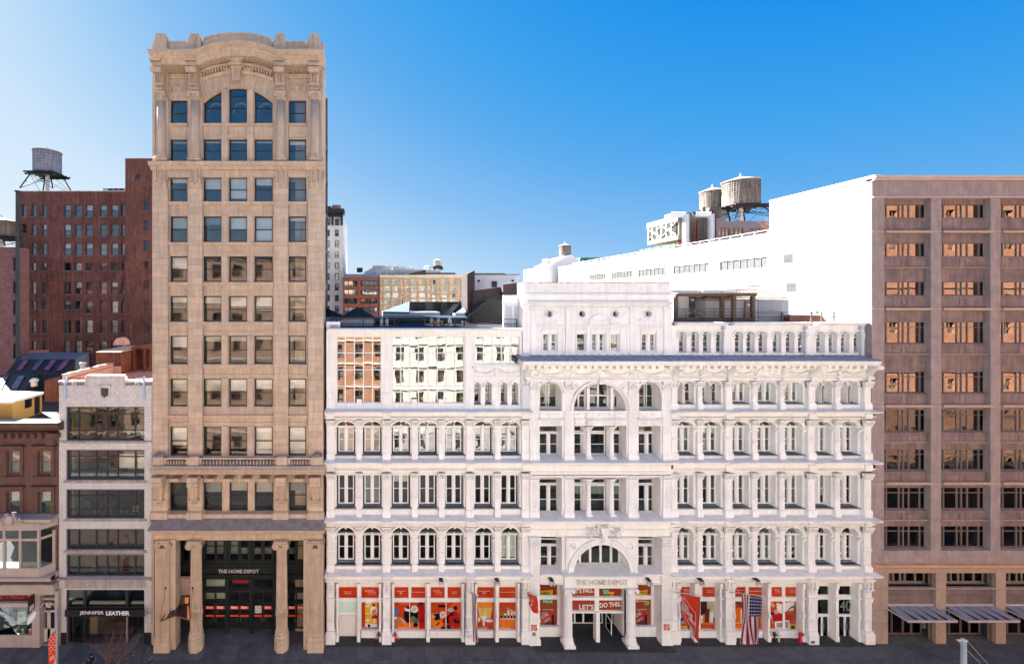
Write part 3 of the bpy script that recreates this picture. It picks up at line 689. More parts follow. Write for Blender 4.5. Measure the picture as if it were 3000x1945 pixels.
for i, (a, b, zb, zt, rise) in enumerate(holes):
    tr = M(); sl = M(); c, ro = (a+b)/2, (b-a)/2; zs = zt-rise
    m.box(a-.09, a-.001, yA+.16, yQ+.1, zb, zs+.1); m.box(b+.001, b+.09, yA+.16, yQ+.1, zb, zs+.1); m.ring(c, zs, ro+.002, ro+.1, yA+.16, yQ+.1, n=10)
    tr.ring(c, zs, ro+.02, ro+.09, yA-.06, yA, n=12); tr.ring(c, zs, ro+.09, ro+.15, yA-.11, yA, n=12)
    for s in (-1, 1): tr.box(c+s*(ro+.06)-.1, c+s*(ro+.06)+.1, yA-.1, yA, zs-.18, zs-.06)
    sl.box(a-.04, b+.04, yA-.05, yQ+.1, zb-.06, zb); tr.obj('moulding', WHITE, WB); sl.obj('sill', LEDGE, WB)
    M().box(a+.01, b-.47, yQ+.02, yQ+.1, zb, zt-.2).obj('jamb_board', WHITE, WB)
    win(WB, b-.46, b-.01, zb+.02, zt-.05, yQ, rails=(.28, .6), fr=.05, mat=WHITE2, gl=GL_M, arch=.22, blind=(.5, BL_W) if i in (0, 7) else None)
m.obj('wall', WHITE, WB); tr = M()
tr.box(X(1963), X(2552), yA-.05, yA, Z(960), Z(957)); 
for a, b in ((1981, 2130), (2146, 2370), (2391, 2536)): tr.sweep(corn(.28, .32), [(X(a, yA), Z(954, yA)), (X(b, yA), Z(954, yA))], yA)
tr.obj('moulding', WHITE, WB)
for p in (2130, 2372, 2536):
    M().tube((X(p), yA-.12, z0), (X(p), yA-.12, z1-.1), .05, n=8).box(X(p)-.1, X(p)+.1, yA-.25, yA, z1-.35, z1-.05).obj('downpipe', mk('blue_grey_pipe', (.4, .46, .55), .5, var=.1), WB)
# end return of the right wing and shells
M().box(X(2545), X(2552), .31, 1.0, 0, 23.9).box(X(955), X(955)+.2, .31, 1.0, 0, 26).obj('end_wall', WHITE, WB)
M().box(X(955)+.01, X(1540), 8.2, 8.5, 0, 26).box(X(955)+.01, X(955)+.3, 1, 8.2, 0, 26.2).box(X(1540), X(1625), 8.2, 8.5, 0, 25.9).box(X(1625), X(1975), 8.2, 8.5, 0, 29.5).box(X(1975), X(2552)-.02, 8.2, 8.5, 0, 26.4).obj('rear_wall', WALLW, WB)
fl_ = M()
for z in (5.4, 9.95, 14.7, 18.9): fl_.box(X(960), X(2548), 1.05, 8.2, z, z+.35)
fl_.box(X(1540), X(2548), 1.05, 8.2, 23.4, 23.7); fl_.box(X(960), X(1540), 1.4, 8.2, 22.4, 22.5)
for k in range(17): x = X(1132) + k*2.45; fl_.box(x-.15, x+.15, 5.5, 6.2, 0, 25.5)
fl_.box(X(960), X(2548), 5.9, 6.1, 0, 25.6)
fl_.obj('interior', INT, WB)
M().box(X(955)+.3, X(1540), .5, 8.2, Z(966), Z(966)+.12).box(X(1968), X(2552), .6, 8.2, Z(955, .6), Z(955, .6)+.1).obj('roof', TAR, WB)
# ---------------------------------------------------------------- centre pavilion of the white store
def P(px): return X(px, yC)
yD = 1.05                      # window plane of the pavilion
cx0, cx1 = X(1550), X(1968); CX = X(1761)
def belt2(a, b, pyt, p, h=.40):
    zt = pyt; m = M(); m.sweep(corn(h, p), [(a, zt-h), (b, zt-h)], yC)
    m.box(a+.05, b-.05, yC, .7, zt-h-.58, zt-h); m.box(a+.05, b-.05, yC-.10, yC, zt-h-.6, zt-h-.53); M().box(a+.06, b-.06, yC+.14, .6, zt-h-.66, zt-h-.58).obj('shade_strip', SLOT_SHADE, WB); m.box(a+.05, b-.05, yC+.02, .7, zt-h-.82, zt-h-.66)  # slot backed by a strip with the shade put into its colour
    n = int((b-a)/.16)
    for i in range(n): m.blob(a+(b-a)*(i+.5)/n, yC-.1-p*.32, zt-h+.12, .055, .06, .06, 5, 3)
    m.obj('cornice', WHITE, WB)
    M().add([(a+.01, yC-p+.03, zt+.014), (b-.01, yC-p+.03, zt+.014), (b-.01, yW+.6, zt+.08), (a+.01, yW+.6, zt+.08), (a+.01, yC-p+.03, zt-.03), (b-.01, yC-p+.03, zt-.03), (b-.01, yW+.6, zt-.03), (a+.01, yW+.6, zt-.03)],
            [(0, 1, 2, 3), (4, 5, 1, 0), (5, 6, 2, 1), (7, 4, 0, 3)]).obj('ledge', LEDGE, WB)
belt2(X(1549), X(1971), 10.62, .70); belt2(X(1549), X(1971), 15.40, .70)
def hole(a, b, t, u, rise=0): return (P(a), P(b), Z(u, yC), Z(t, yC), rise)
H4 = [hole(1580.5, 1648, 1400, 1521), hole(1683, 1838, 1400, 1521), hole(1871.5, 1938, 1400, 1521)]
H5 = [hole(1580.5, 1649, 1247.5, 1347), hole(1683, 1838, 1247.5, 1347), hole(1871, 1938, 1247.5, 1347)]
r6 = P(1646)-P(1580); R6 = r6/2; RB = (P(1833)-P(1682))/2
H6 = [hole(1580, 1646, 1120, 1203, R6), hole(1682, 1835, 1125, 1203, (Z(1125, yC)-Z(1203, yC))*.985), hole(1872, 1938, 1120, 1203, R6)]
H3 = [hole(1583, 1648, 1574, 1682), hole(1870, 1937, 1574, 1682)]
H3c = (P(1677), P(1846), Z(1682, yC), Z(1592, yC), Z(1592, yC)-Z(1682, yC))
def deep(m, h):
    a, b, zb, zt = h[:4]; rise = h[4]
    top = zt-rise if rise else zt
    if rise < (zt-zb)*.97: m.box(a-.14, a-.001, yC+.25, yD+.15, zb, top+ (rise*.3)); m.box(b+.001, b+.14, yC+.25, yD+.15, zb, top+(rise*.3))
    if rise: m.ring((a+b)/2, zt-rise, (b-a)/2+.002, (b-a)/2+.16, yC+.25, yD+.15, n=16, sz=rise/((b-a)/2))
    else: m.box(a-.14, b+.14, yC+.25, yD+.15, zt+.001, zt+.14)
m = M()
wall_boxes(m, cx0, cx1, 10.5, Z(1395, yC), yC+.12, yC+.25, H4)
wall_boxes(m, cx0, cx1, 15.3, Z(1243, yC), yC+.12, yC+.25, H5)
wall_boxes(m, cx0, cx1, Z(1243, yC), Z(1110, yC), yC+.12, yC+.25, H6)
wall_boxes(m, cx0, cx1, 5.6, 9.45, yC+.12, yC+.25, H3+[H3c])
for h in H4+H5+H6+H3+[H3c]: deep(m, h); M().box(h[0]-.05, h[1]+.05, yC-.02, yD+.15, h[2]-.1, h[2]).obj('sill', LEDGE, WB)
m.obj('wall', WHITE, WB)
# windows
def dbl(a, b, t, u, zs, g=GL_D, blind=None):
    x0_, x1_ = X(a, yD), X(b, yD); zb, zt = Z(u, yD), Z(t, yD)
    win(WB, x0_, x1_, zb, zs, yD, rails=(.48,), fr=.1, mat=WHITE2, gl=g, midpost=.30, blind=blind)
    win(WB, x0_, x1_, zs+.03, zt, yD, fr=.08, mat=WHITE2, gl=g)
    M().box(x0_, x1_, yD-.12, yD, zs-.03, zs+.05).obj('transom', WHITE2, WB)
dbl(1578, 1634, 1400, 1503, Z(1418, yD)); dbl(1868, 1919, 1400, 1503, Z(1418, yD))
dbl(1578, 1634, 1246, 1331, Z(1267, yD)); dbl(1868, 1919, 1246, 1331, Z(1267, yD))
dbl(1581, 1636, 1577, 1661, Z(1596, yD)); dbl(1867, 1914, 1577, 1661, Z(1596, yD))
for t, u, zs in ((1400, 1503, Z(1418, yD)), (1246, 1331, Z(1266, yD))):
    for a, b in ((1680, 1704), (1725, 1773), (1793, 1821)):
        x0_, x1_ = X(a, yD), X(b, yD); zb, zt = Z(u, yD), Z(t, yD)
        win(WB, x0_, x1_, zb, zs-.05, yD, rails=(.48,), fr=.09, mat=WHITE2, gl=GL_D, blind=(.35, BL_G) if u == 1503 else None); win(WB, x0_, x1_, zs+.05, zt, yD, fr=.08, mat=WHITE2, gl=GL_D)
        M().box(x0_-.05, x1_+.05, yD-.12, yD, zs-.04, zs+.04).obj('transom', WHITE2, WB)
    for a in (1710, 1780, 1829): M().box(X(a, yD)-.14, X(a, yD)+.14, yD-.1, yD+.1, Z(u, yD), Z(t, yD)).obj('mullion', WHITE2, WB)
# free-standing round columns of floors 4 and 5
for zb, zt in ((10.62, Z(1399, .3)), (15.4, Z(1247, .3))):
    for c in (1723.5, 1791):
        x = X(c, .25); o = M().box(x-.28, x+.28, -.05, .55, zb, zb+.16).lathe([(.26, zb+.16), (.27, zb+.24), (.21, zb+.3), (.24, zb+.38), (.20, zb+.46), (.195, zb+1.4), (.21, zb+1.42), (.19, zb+1.5), (.17, zt-.5)], x, .25, 20, .07).obj('column', WHITE, WB, smooth=False)
        cp = M().lathe([(.18, zt-.5), (.2, zt-.46), (.17, zt-.42), (.22, zt-.15), (.28, zt-.08)], x, .25, 12).box(x-.3, x+.3, -.05, .55, zt-.08, zt)
        for k in range(8): a = 2*pi*k/8; cp.blob(x+.22*cos(a), .25+.22*sin(a), zt-.3, .06, .06, .12, 5, 4); cp.blob(x+.27*cos(a+.4), .25+.27*sin(a+.4), zt-.16, .05, .05, .07, 5, 3)
        cp.obj('capital', WHITE, o)
# floor 6 arches
for h, a, b in ((H6[0], 1581, 1630), (H6[2], 1871, 1914.5)):
    x0_, x1_ = X(a, yD), X(b, yD); zb, zt = Z(1194, yD), Z(1126, yD)
    win(WB, x0_-.05, x1_+.5, zb, zt+.1, yD, cols=(.30, .40, .74), rails=(.48,), fr=.09, mat=WHITE2, gl=GL_D, blind=(.5, BL_C) if a < 1600 else None, depth=.12)
xb0, xb1 = X(1684, yD), X(1820, yD); zb, zt = Z(1195, yD), Z(1122, yD)
win(WB, xb0-.3, xb1+.3, zb, zt, yD, cols=(.135, .26, .33, .50, .68, .79, .87), rails=(.5,), fr=.09, mat=WHITE2, gl=GL_D, bar=.14, depth=.14)
for c in (1721, 1790): x = X(c, .3); M().box(x-.09, x+.09, .15, .5, H6[1][2], Z(1135, .3)).box(x-.13, x+.13, .1, .5, H6[1][2], H6[1][2]+.15).box(x-.12, x+.12, .12, .5, Z(1142, .3), Z(1135, .3)).obj('mullion_post', WHITE, WB)
def arch_trim(c, zs, ro, y, extra, n=22, sz=1., beads=True):
    m = M()
    for (a, b, d) in extra: m.ring(c, zs, ro+a, ro+b, y-d, y+.13, n=n, sz=sz)
    if beads:
        k = int(pi*ro/.17)
        for i in range(k): t = pi*(i+.5)/k; m.blob(c+(ro+.09)*cos(t), y-.02, zs+(ro+.09)*sin(t)*sz, .055, .07, .055, 5, 3)
    return m
for h in (H6[0], H6[2]):
    c, ro = (h[0]+h[1])/2, (h[1]-h[0])/2; zs = h[3]-h[4]
    m = arch_trim(c, zs, ro, yC+.12, ((.01, .04, .08), (.15, .22, .13), (.22, .29, .2)))
    for s in (-1, 1): m.box(c+s*(ro+.15)-.13, c+s*(ro+.15)+.13, yC-.02, yC+.12, h[2], zs)
    m.box(c-.13, c+.13, yC-.2, yC+.1, h[3]+.02, h[3]+.36); m.blob(c, yC-.2, h[3]+.18, .1, .1, .15)
    m.obj('arch_moulding', WHITE, WB)
h = H6[1]; c, ro = (h[0]+h[1])/2, (h[1]-h[0])/2; m = arch_trim(c, h[3]-h[4], ro, yC+.12, ((.01, .05, .1), (.16, .24, .14), (.24, .33, .24)), n=30, sz=h[4]/ro)
m.box(c-.16, c+.16, yC-.28, yC+.1, h[3]+.02, h[3]+.5); m.blob(c, yC-.28, h[3]+.25, .14, .1, .2)
for px in (1690, 1826): m.ring(P(px), Z(1133, yC), .14, .22, yC+.02, yC+.12, 0, 2*pi, 12); m.blob(P(px), yC+.06, Z(1133, yC), .12, .1, .12, 8, 4)
m.obj('arch_moulding', WHITE, WB)
# carved panel bands under floor 6 and entablatures above floor 5
for a, b in ((1582, 1641), (1683, 1712), (1718, 1797), (1802, 1830), (1873, 1926)):
    pn = M(); pn.box(P(a), P(b), yC+.02, yC+.14, Z(1226, yC), Z(1203, yC)); pn.box(P(a), P(b), yC-.04, yC+.02, Z(1206, yC), Z(1203.5, yC)); pn.box(P(a), P(b), yC-.06, yC+.02, Z(1227, yC), Z(1224, yC))
    k = int((P(b)-P(a))/.13)
    for i in range(k): pn.blob(P(a)+.08+(P(b)-P(a)-.16)*i/(k-1), yC+.0, Z(1215, yC)+.13*sin(i*1.9), .06, .06, .07, 5, 3)
    pn.blob((P(a)+P(b))/2, yC, Z(1215, yC), .15, .09, .17, 8, 5); pn.obj('carved_panel', WHITE, WB)
for a, b in ((1575, 1652), (1683, 1716), (1717, 1798), (1799, 1831), (1866, 1942)):
    pn = M(); pn.sweep(corn(.18, .28), [(P(a), Z(1232, yC)), (P(b), Z(1232, yC))], yC+.1); pn.box(P(a)+.06, P(b)-.06, yC-.03, yC+.14, Z(1242, yC), Z(1232, yC)); pn.box(P(a)+.03, P(b)-.03, yC-.08, yC+.139, Z(1246, yC), Z(1241.5, yC))
    k = int((P(b)-P(a))/.17)
    for i in range(k): pn.box(P(a)+.1+(P(b)-P(a)-.2)*i/k, P(a)+.17+(P(b)-P(a)-.2)*i/k, yC-.07, yC, Z(1241, yC), Z(1234, yC))
    pn.obj('entablature', WHITE, WB)
# pilasters of the pavilion
def cpil(a, b, zb, zt, kind, capz=.62, y=yC):
    x0_, x1_ = X(a, y), X(b, y); c = (x0_+x1_)/2; hw = (x1_-x0_)/2
    m = M(); m.box(x0_-.06, x1_+.06, y-.12, .3, zb, zb+.42); m.box(x0_-.03, x1_+.03, y-.06, .3, zb+.42, zb+.55); m.box(x0_, x1_, y, .3, zb+.55, zt-capz)
    if kind == 'flute':
        zf = zb + (zt-zb)*.33
        for q in range(6): xq = x0_+.05+(x1_-x0_-.1)*(q+.25)/6; m.box(xq, xq+(x1_-x0_-.1)/12, y-.03, y, zf, zt-capz-.08)
    elif kind == 'panel':
        m.box(x0_+.05, x0_+.09, y-.04, y, zb+.65, zt-capz-.1); m.box(x1_-.09, x1_-.05, y-.04, y, zb+.65, zt-capz-.1)
        z = zb+.8; rq = random.Random(4)
        while z < zt-capz-.2:
            for s in (-1, 1): m.blob(c+s*rq.uniform(.05, .19), y, z, rq.uniform(.04, .09), .06, rq.uniform(.04, .09), 5, 4)
            m.blob(c, y, z+.05, .05, .07, .07, 5, 4); z += .15
    elif kind == 'flat':
        m.ring(c, (zb+zt)/2+.2, .1, .16, y-.04, y, 0, 2*pi, 10)
    elif kind == 'giant':
        for seg in range(7):
            z0_ = zb+2.1+seg*(zt-capz-zb-2.1)/7; z1_ = zb+2.1+(seg+1)*(zt-capz-zb-2.1)/7
            for q in range(7): xq = x0_+.04+(x1_-x0_-.08)*(q+.25)/7; m.box(xq, xq+(x1_-x0_)/15, y-.035, y, z0_+.12, z1_)
            m.box(x0_-.04, x1_+.04, y-.06, y, z0_-.02, z0_+.07)
        m.box(x0_-.05, x1_+.05, y-.06, y, zb+1.9, zb+2.05)
    o = m.obj('pilaster', WHITE, WB)
    cp = M(); w2 = hw; hC = capz
    cp.box(-w2*1.15, w2*1.15, -.16, .3, hC-.1, hC); cp.prism([(-w2, 0), (w2, 0), (w2*1.08, hC-.1), (-w2*1.08, hC-.1)], -.05, .3)
    rq = random.Random(2)
    for r in range(3):
        for i in range(5-r % 2): cp.blob((i-(4-r % 2)/2)*w2*.46, -.09-.02*r, hC*(.14+.26*r), w2*.2, .08, hC*.14, 5, 4)
    for s in (-1, 1): cp.disc(s*w2*.85, hC*.72, hC*.15, -.18, -.04, 9)
    put('capital', cached(('ccap', R(w2), R(hC)), lambda: cp.mesh('capital', WHITE)), o, (c, y, zt-capz))
PX = [(1553, 1578), (1654.5, 1680), (1842, 1868), (1942, 1967)]
for a, b in PX:
    cpil(a, b, 10.62, Z(1392, yC), 'panel', .35); cpil(a, b, 15.4, Z(1117, yC), 'flute', .72)
for a, b in ((1552, 1581), (1939.5, 1967.5)): cpil(a, b, .1, Z(1573, yC-.1), 'giant', .85, yC-.1)
# ---------- great entrance arch
m = M(); c = P(1762); zs = H3c[2]; ro = (H3c[1]-H3c[0])/2; sz = H3c[4]/ro
fx0, fx1, fzt = P(1657), P(1866), Z(1574, yC)
wall_boxes(m, fx0, fx1, zs, fzt, yC-.10, yC+.12, [(H3c[0], H3c[1], zs-.01, H3c[3], H3c[4])])
m.ring(c, zs, ro-.02, ro+.10, yC-.16, yC+.1, n=30, sz=sz); m.ring(c, zs, ro+.30, ro+.42, yC-.2, yC, n=30, sz=sz); m.ring(c, zs, ro+.42, ro+.5, yC-.28, yC, n=30, sz=sz); m.ring(c, zs, ro+.1, ro+.3, yC-.135, yC, n=30, sz=sz)
for i in range(34):
    t = pi*(i+.5)/34; m.blob(c+(ro+.2)*cos(t), yC-.15, zs+(ro+.2)*sin(t)*sz, .07, .06, .07, 5, 3)
n = 42
for i in range(n): m.box(fx0+.05+(fx1-fx0-.1)*i/n, fx0+.11+(fx1-fx0-.1)*i/n, yC-.16, yC-.1, fzt-.16, fzt-.07)
for s in (fx0+.1, fx1-.16):
    for i in range(22): m.box(s, s+.06, yC-.15, yC-.1, zs+.15+i*.13, zs+.21+i*.13)
m.box(fx0-.05, fx1+.05, yC-.22, yC+.1, fzt-.04, fzt+.06)
for px in (1678.5, 1845): m.ring(P(px), Z(1597, yC), .20, .27, yC-.18, yC-.1, 0, 2*pi, 14); m.blob(P(px), yC-.12, Z(1597, yC), .13, .1, .13, 8, 5); [m.blob(P(px)+.14*cos(q*.785), yC-.12, Z(1597, yC)+.14*sin(q*.785), .05, .05, .05, 5, 3) for q in range(8)]
m.obj('entrance_arch', WHITE, WB)
x0_, x1_ = X(1679, yD), X(1832, yD); zb, zt = Z(1659, yD), Z(1590, yD)
win(WB, x0_, x1_, zb, zt, yD, cols=(.13, .33, .53, .73, .89), fr=.1, mat=WHITE2, gl=GL_D, bar=.17, depth=.14)
M().box(x0_-.3, x1_+.3, yD-.1, yD+.1, zs-.05, zb+.02).obj('sill_panel', WHITE, WB)
# coat of arms above the arch
m = M(); rq = random.Random(12); zc_ = Z(1558, -.45)
for i in range(60):
    t = rq.uniform(0, 1); s = rq.choice((-1, 1)); xx = s*(.15+1.25*t); m.blob(X(1763)+xx, -.42+.1*t, zc_+.42*(1-t)-.35*t+rq.uniform(-.32, .25), rq.uniform(.07, .15), .12, rq.uniform(.05, .12), 5, 4)
m.prism([(X(1763)-.36, zc_+.4), (X(1763)+.36, zc_+.4), (X(1763)+.3, zc_-.1), (X(1763), zc_-.55), (X(1763)-.3, zc_-.1)], -.62, -.2); m.ring(X(1763), zc_+.08, .18, .24, -.66, -.6, 0, 2*pi, 12)
for s in (-1, 1):
    for q in range(5): m.ring(X(1763)+s*(.5+.2*q), zc_-.1+.08*q, .1, .15, -.55, -.4, 0, 4.6, 8)
m.box(X(1763)-.2, X(1763)+.2, -.5, 0, zc_-1.0, zc_-.35); m.blob(X(1763), -.5, zc_-.7, .17, .14, .22)
m.obj('coat_of_arms', WHITE, WB)
# ---------- entrance balcony ledge, sign fascia, round columns
bz = Z(1692, -.75)
m = M(); m.sweep(corn(.28, .62), [(X(1652, -.2), bz-.28+.12), (X(1876, -.2), bz-.28+.12)], -.25); fzb, fzt2 = Z(1714.5, -.3), bz-.14
m.box(X(1655, -.3), X(1866, -.3), -.3, .72, fzb, fzt2); m.box(X(1653, -.3), X(1868, -.3), -.38, .7, fzb-.1, fzb+.02); m.box(X(1655, -.3), X(1866, -.3), -.2, .72, fzb-.3, fzb-.14)
m.box(X(1581), X(1656), -.05, .75, Z(1707), 5.75); m.box(X(1866), X(1940), -.05, .75, Z(1707), 5.75); m.box(X(1581), X(1656), -.16, .7, Z(1708), Z(1705)); m.box(X(1866), X(1940), -.16, .7, Z(1708), Z(1705))
m.sweep(corn(.25, .4), [(X(1581), 5.75), (X(1656), 5.75)], -.05); m.sweep(corn(.25, .4), [(X(1866), 5.75), (X(1940), 5.75)], -.05)
m.obj('sign_fascia', WHITE, WB)
M().box(X(1650, -.7), X(1878, -.7), -.84, yD, bz+.125, bz+.16).obj('ledge', LEDGE, WB)
M().box(X(1583), X(1648), -.4, .95, 6.0, 6.04).box(X(1870), X(1938), -.4, .95, 6.0, 6.04).obj('ledge', LEDGE, WB)
ptext('THE HOME DEPOT', 1686, 1838, 1697, 1711, -.31, mk('raised_letter_paint', (.62, .60, .57), .6, var=0), WB, .10, .012)
for c in (1663.5, 1847.5):
    y = -.25; x = X(c, y); zt = Z(1719, y)
    o = M().box(x-.46, x+.46, y-.46, y+.46, .1, .36).lathe([(.44, .36), (.46, .48), (.38, .6), (.42, .74), (.35, .84), (.345, 1.9)], x, y, 36, .07).lathe([(.36, 1.9), (.37, 1.98), (.35, 2.06)], x, y, 18).lathe([(.345, 2.06), (.30, zt-.3)], x, y, 36, .06).obj('column', WHITE, WB)
    cp = M().lathe([(.31, zt-.3), (.34, zt-.26), (.33, zt-.2), (.40, zt-.08)], x, y, 18).box(x-.46, x+.46, y-.42, y+.42, zt-.08, zt+.02)
    for s in (-1, 1): cp.disc(x+s*.33, zt-.16, .12, y-.44, y+.3, 9)
    cp.obj('capital', WHITE, o)
    sm = M()
    for r in range(9):
        for k in range(18): a = 2*pi*(k+.5*(r % 2))/18; sm.blob(x+.325*cos(a), y+.325*sin(a), zt-.5-r*.2, .035, .035, .06, 4, 3)
    sm.obj('shaft_ornament', WHITE, o)
# ---------- recessed doors and side windows of the entrance
yE = 2.1
x0_, x1_ = X(1672, yE), X(1824, yE)
m = M(); zz = [Z(1829, yE), Z(1791, yE)]
# transom light frames at the fascia plane
for a, b, t, u in ((1674, 1742, 1716, 1745), (1754.5, 1821, 1716, 1745), (1674, 1742, 1757, 1787), (1754.5, 1821, 1757, 1787)):
    win(WB, X(a, .3), X(b, .3), Z(u, .3), Z(t, .3), .3, fr=.05, mat=WHITE2, gl=GL_D, panes=False)
M().box(X(1742.5, .3), X(1754, .3), .24, .5, Z(1789, .3), Z(1716, .3)).box(X(1674, .3), X(1821, .3), .2, .5, Z(1755, .3), Z(1747, .3)).box(X(1669, .3), X(1824, .3), .2, .5, Z(1793, .3), Z(1788, .3)).obj('transom', WHITE2, WB)
M().box(X(1743, .2), X(1754, .2), .0, .5, .1, Z(1789, .2)).box(X(1744, .2), X(1753, .2), -.03, .0, Z(1806, .2), Z(1803, .2)).obj('entrance_post', WHITE2, WB)
pd = [(1673, 1682), (1684.5, 1706), (1711, 1740), (1753, 1765), (1790.5, 1791.5), (1794, 1809), (1812, 1817)]
xs_ = [X(v, yE) for v in (1672, 1684, 1709, 1741, 1752, 1766)]
for a, b in ((1672, 1684), (1684, 1709), (1709, 1741), (1750, 1766), (1792, 1811), (1811, 1824)):
    win(WB, X(a, yE), X(b, yE), .1, Z(1786, yE), yE, fr=.07, mat=WHITE2, gl=GL_D, depth=.06, name='door')
d = win(WB, 0, 1.0, .1, Z(1786, yE), yE, fr=.07, mat=WHITE2, gl=GL_D, depth=.06, name='door'); d.location[0] = X(1790, .9)-WL[WB.name][0]; d.location[1] = .75; d.rotation_euler = (0, 0, radians(88))
M().box(X(1660, .7), X(1672, .7), .7, yE, .1, 5.0).box(X(1824, .7), X(1829, .7), .7, yE, .1, 5.0).box(X(1660, .4), X(1830, .4), .5, yE, Z(1713, .4)+.02, Z(1713, .4)+.1).obj('vestibule_wall', WHITE, WB)
M().box(X(1560), X(1960), -.9, 6, .0, .12).obj('granite_step', PAVEG, WB)
yV = .9
for a, b in ((1579, 1634), (1861, 1910)):
    x0_, x1_ = X(a, yV), X(b, yV); aa, bb = (X(1581, yV), X(1632, yV)) if a < 1700 else (X(1859, yV), X(1907, yV))
    hl_ = [(aa, bb, Z(1742, yV), Z(1709, yV)), (aa, bb, Z(1846, yV), Z(1754, yV))]
    m = M(); wall_boxes(m, aa-.12, bb+(.4 if a < 1700 else .5), .1, 5.4, yV-.05, yV+.1, hl_); m.box(aa-.1, bb+.3, yV-.3, yV-.05, .1, .95); m.box(bb+.22, bb+.5, -.05, yV-.05, .1, 5.3); m.obj('shop_front', WHITE, WB)
# ---------- attic with round windows
yA2 = .45
def Q(px): return X(px, yA2)
def QZ(py): return Z(py, yA2)
ah = [(Q(a), Q(b), QZ(1029), QZ(977)) for a, b in ((1591, 1632.5), (1690.5, 1717), (1734.5, 1772), (1789, 1815), (1880.5, 1922))]
m = M(); wall_boxes(m, Q(1531), Q(1963), 23.9, QZ(900), yA2, yA2+.2, ah)
ro = .34
xs_ = [Q(1531)] + sum([[Q(c)-ro-.08, Q(c)+ro+.08] for c in (1608, 1704, 1802, 1898)], []) + [Q(1963)]
zc_ = QZ(919.5)
m = M(); wall_boxes(m, Q(1531), Q(1963), 23.9, zc_-.44, yA2, yA2+.2, ah)
wall_boxes(m, Q(1531), Q(1963), zc_-.44, zc_+.44, yA2, yA2+.2, [(xs_[i], xs_[i+1], zc_-.44, zc_+.44) for i in (1, 3, 5, 7)])
m.box(Q(1531), Q(1963), yA2, yA2+.2, zc_+.44, QZ(829))
for c in (1608, 1704, 1802, 1898):
    for k in range(16):
        a0, a1 = 2*pi*k/16, 2*pi*(k+1)/16
        def sq(a): s = max(abs(cos(a)), abs(sin(a))); return (Q(c)+.425*cos(a)/s, zc_+.442*sin(a)/s)
        m.prism([(Q(c)+.27*cos(a0), zc_+.27*sin(a0)), sq(a0), sq(a1), (Q(c)+.27*cos(a1), zc_+.27*sin(a1))], yA2+.01, yA2+.4)
m.obj('wall', WHITE, WB)
for i, c in enumerate((1608, 1704, 1802, 1898)):
    o = M().ring(Q(c), zc_, .26, .32, yA2-.12, yA2+.05, 0, 2*pi, 18).ring(Q(c), zc_, .36, .44, yA2-.08, yA2, 0, 2*pi, 18).obj('round_window', WHITE, WB)
    M().disc(Q(c), zc_, .27, yA2+.3, yA2+.31, 16).obj('pane', GL_M, o)
tr = M(); rq = random.Random(21)
tr.sweep(corn(.34, .34), [(Q(1529), QZ(895)), (Q(1966), QZ(895))], yA2); tr.sweep(corn(.18, .2), [(Q(1530), QZ(866)), (Q(1964), QZ(866))], yA2)
tr.box(Q(1530), Q(1963), yA2-.05, yA2+.3, QZ(832), QZ(828))
for i in range(6):
    a = 1590+i*60; tr.box(Q(a), Q(a+32), yA2-.03, yA2, QZ(841), QZ(839)); tr.box(Q(a), Q(a+32), yA2-.03, yA2, QZ(846), QZ(844)); tr.ring(Q(a+16), QZ(848), .2, .27, yA2-.05, yA2, pi, 2*pi, 8)
for a, b in PX: 
    aa, bb = a+ (3 if a < 1700 else 3), b
    tr.box(Q(a+2), Q(b-1), yA2-.1, yA2, 24.1, QZ(897)); tr.box(Q(a), Q(b+1), yA2-.14, yA2, 24.1, 24.4); tr.box(Q(a), Q(b+1), yA2-.16, yA2, QZ(911), QZ(897))
    for q in range(9): tr.blob(Q(a+2)+rq.uniform(0, .6), yA2-.16, QZ(904)+rq.uniform(-.18, .15), .08, .06, .08, 5, 4)
for c in (1608, 1704, 1802, 1898, 1759):
    for i in range(44):
        t = rq.uniform(0, 2*pi); rad = rq.uniform(.5, .95); tr.blob(Q(c)+rad*1.05*cos(t), yA2-.01, zc_+rad*.78*sin(t)-.1, rq.uniform(.04, .1), .05, rq.uniform(.03, .07), 5, 3)
n = 70
for i in range(n): tr.blob(Q(1580)+(Q(1940)-Q(1580))*(i+.5)/n, yA2-.05, QZ(899), .07, .07, .07, 5, 3)
tr.ring(Q(1757), QZ(952), .82, .90, yA2-.08, yA2, n=18); tr.ring(Q(1757), QZ(952), .94, 1.0, yA2-.12, yA2, n=18)
for a, b in ((1570, 1655), (1674, 1845), (1865, 1945)): tr.box(Q(a), Q(b), yA2-.14, yA2, QZ(956), QZ(952)); tr.box(Q(a)+.05, Q(b)-.05, yA2-.08, yA2, QZ(961), QZ(958))
for a, b, *_ in ah: tr.box(a-.12, a-.04, yA2-.06, yA2, QZ(1031), QZ(964)); tr.box(b+.04, b+.12, yA2-.06, yA2, QZ(1031), QZ(964)); tr.box(a-.14, b+.14, yA2-.09, yA2, QZ(968), QZ(964)); tr.box(a-.14, b+.14, yA2-.08, yA2, QZ(1033), QZ(1030))
for p in (1650, 1678, 1725, 1779, 1840, 1868): tr.box(Q(p)-.1, Q(p)+.1, yA2-.06, yA2, 24.2, QZ(952))
tr.obj('moulding', WHITE, WB)
for i, (a, b, zb, zt) in enumerate(ah):
    if i in (0, 2, 4): win(WB, a, b, zb, zt, yA2+.18, rails=(.27, .52), fr=.09, mat=WHITE2, gl=GL_D if i < 4 else GL_M, midpost=.34)
    else: win(WB, a, b, zb, zt, yA2+.18, rails=(.48,), fr=.08, mat=WHITE2, gl=GL_D if i == 1 else GL_M)
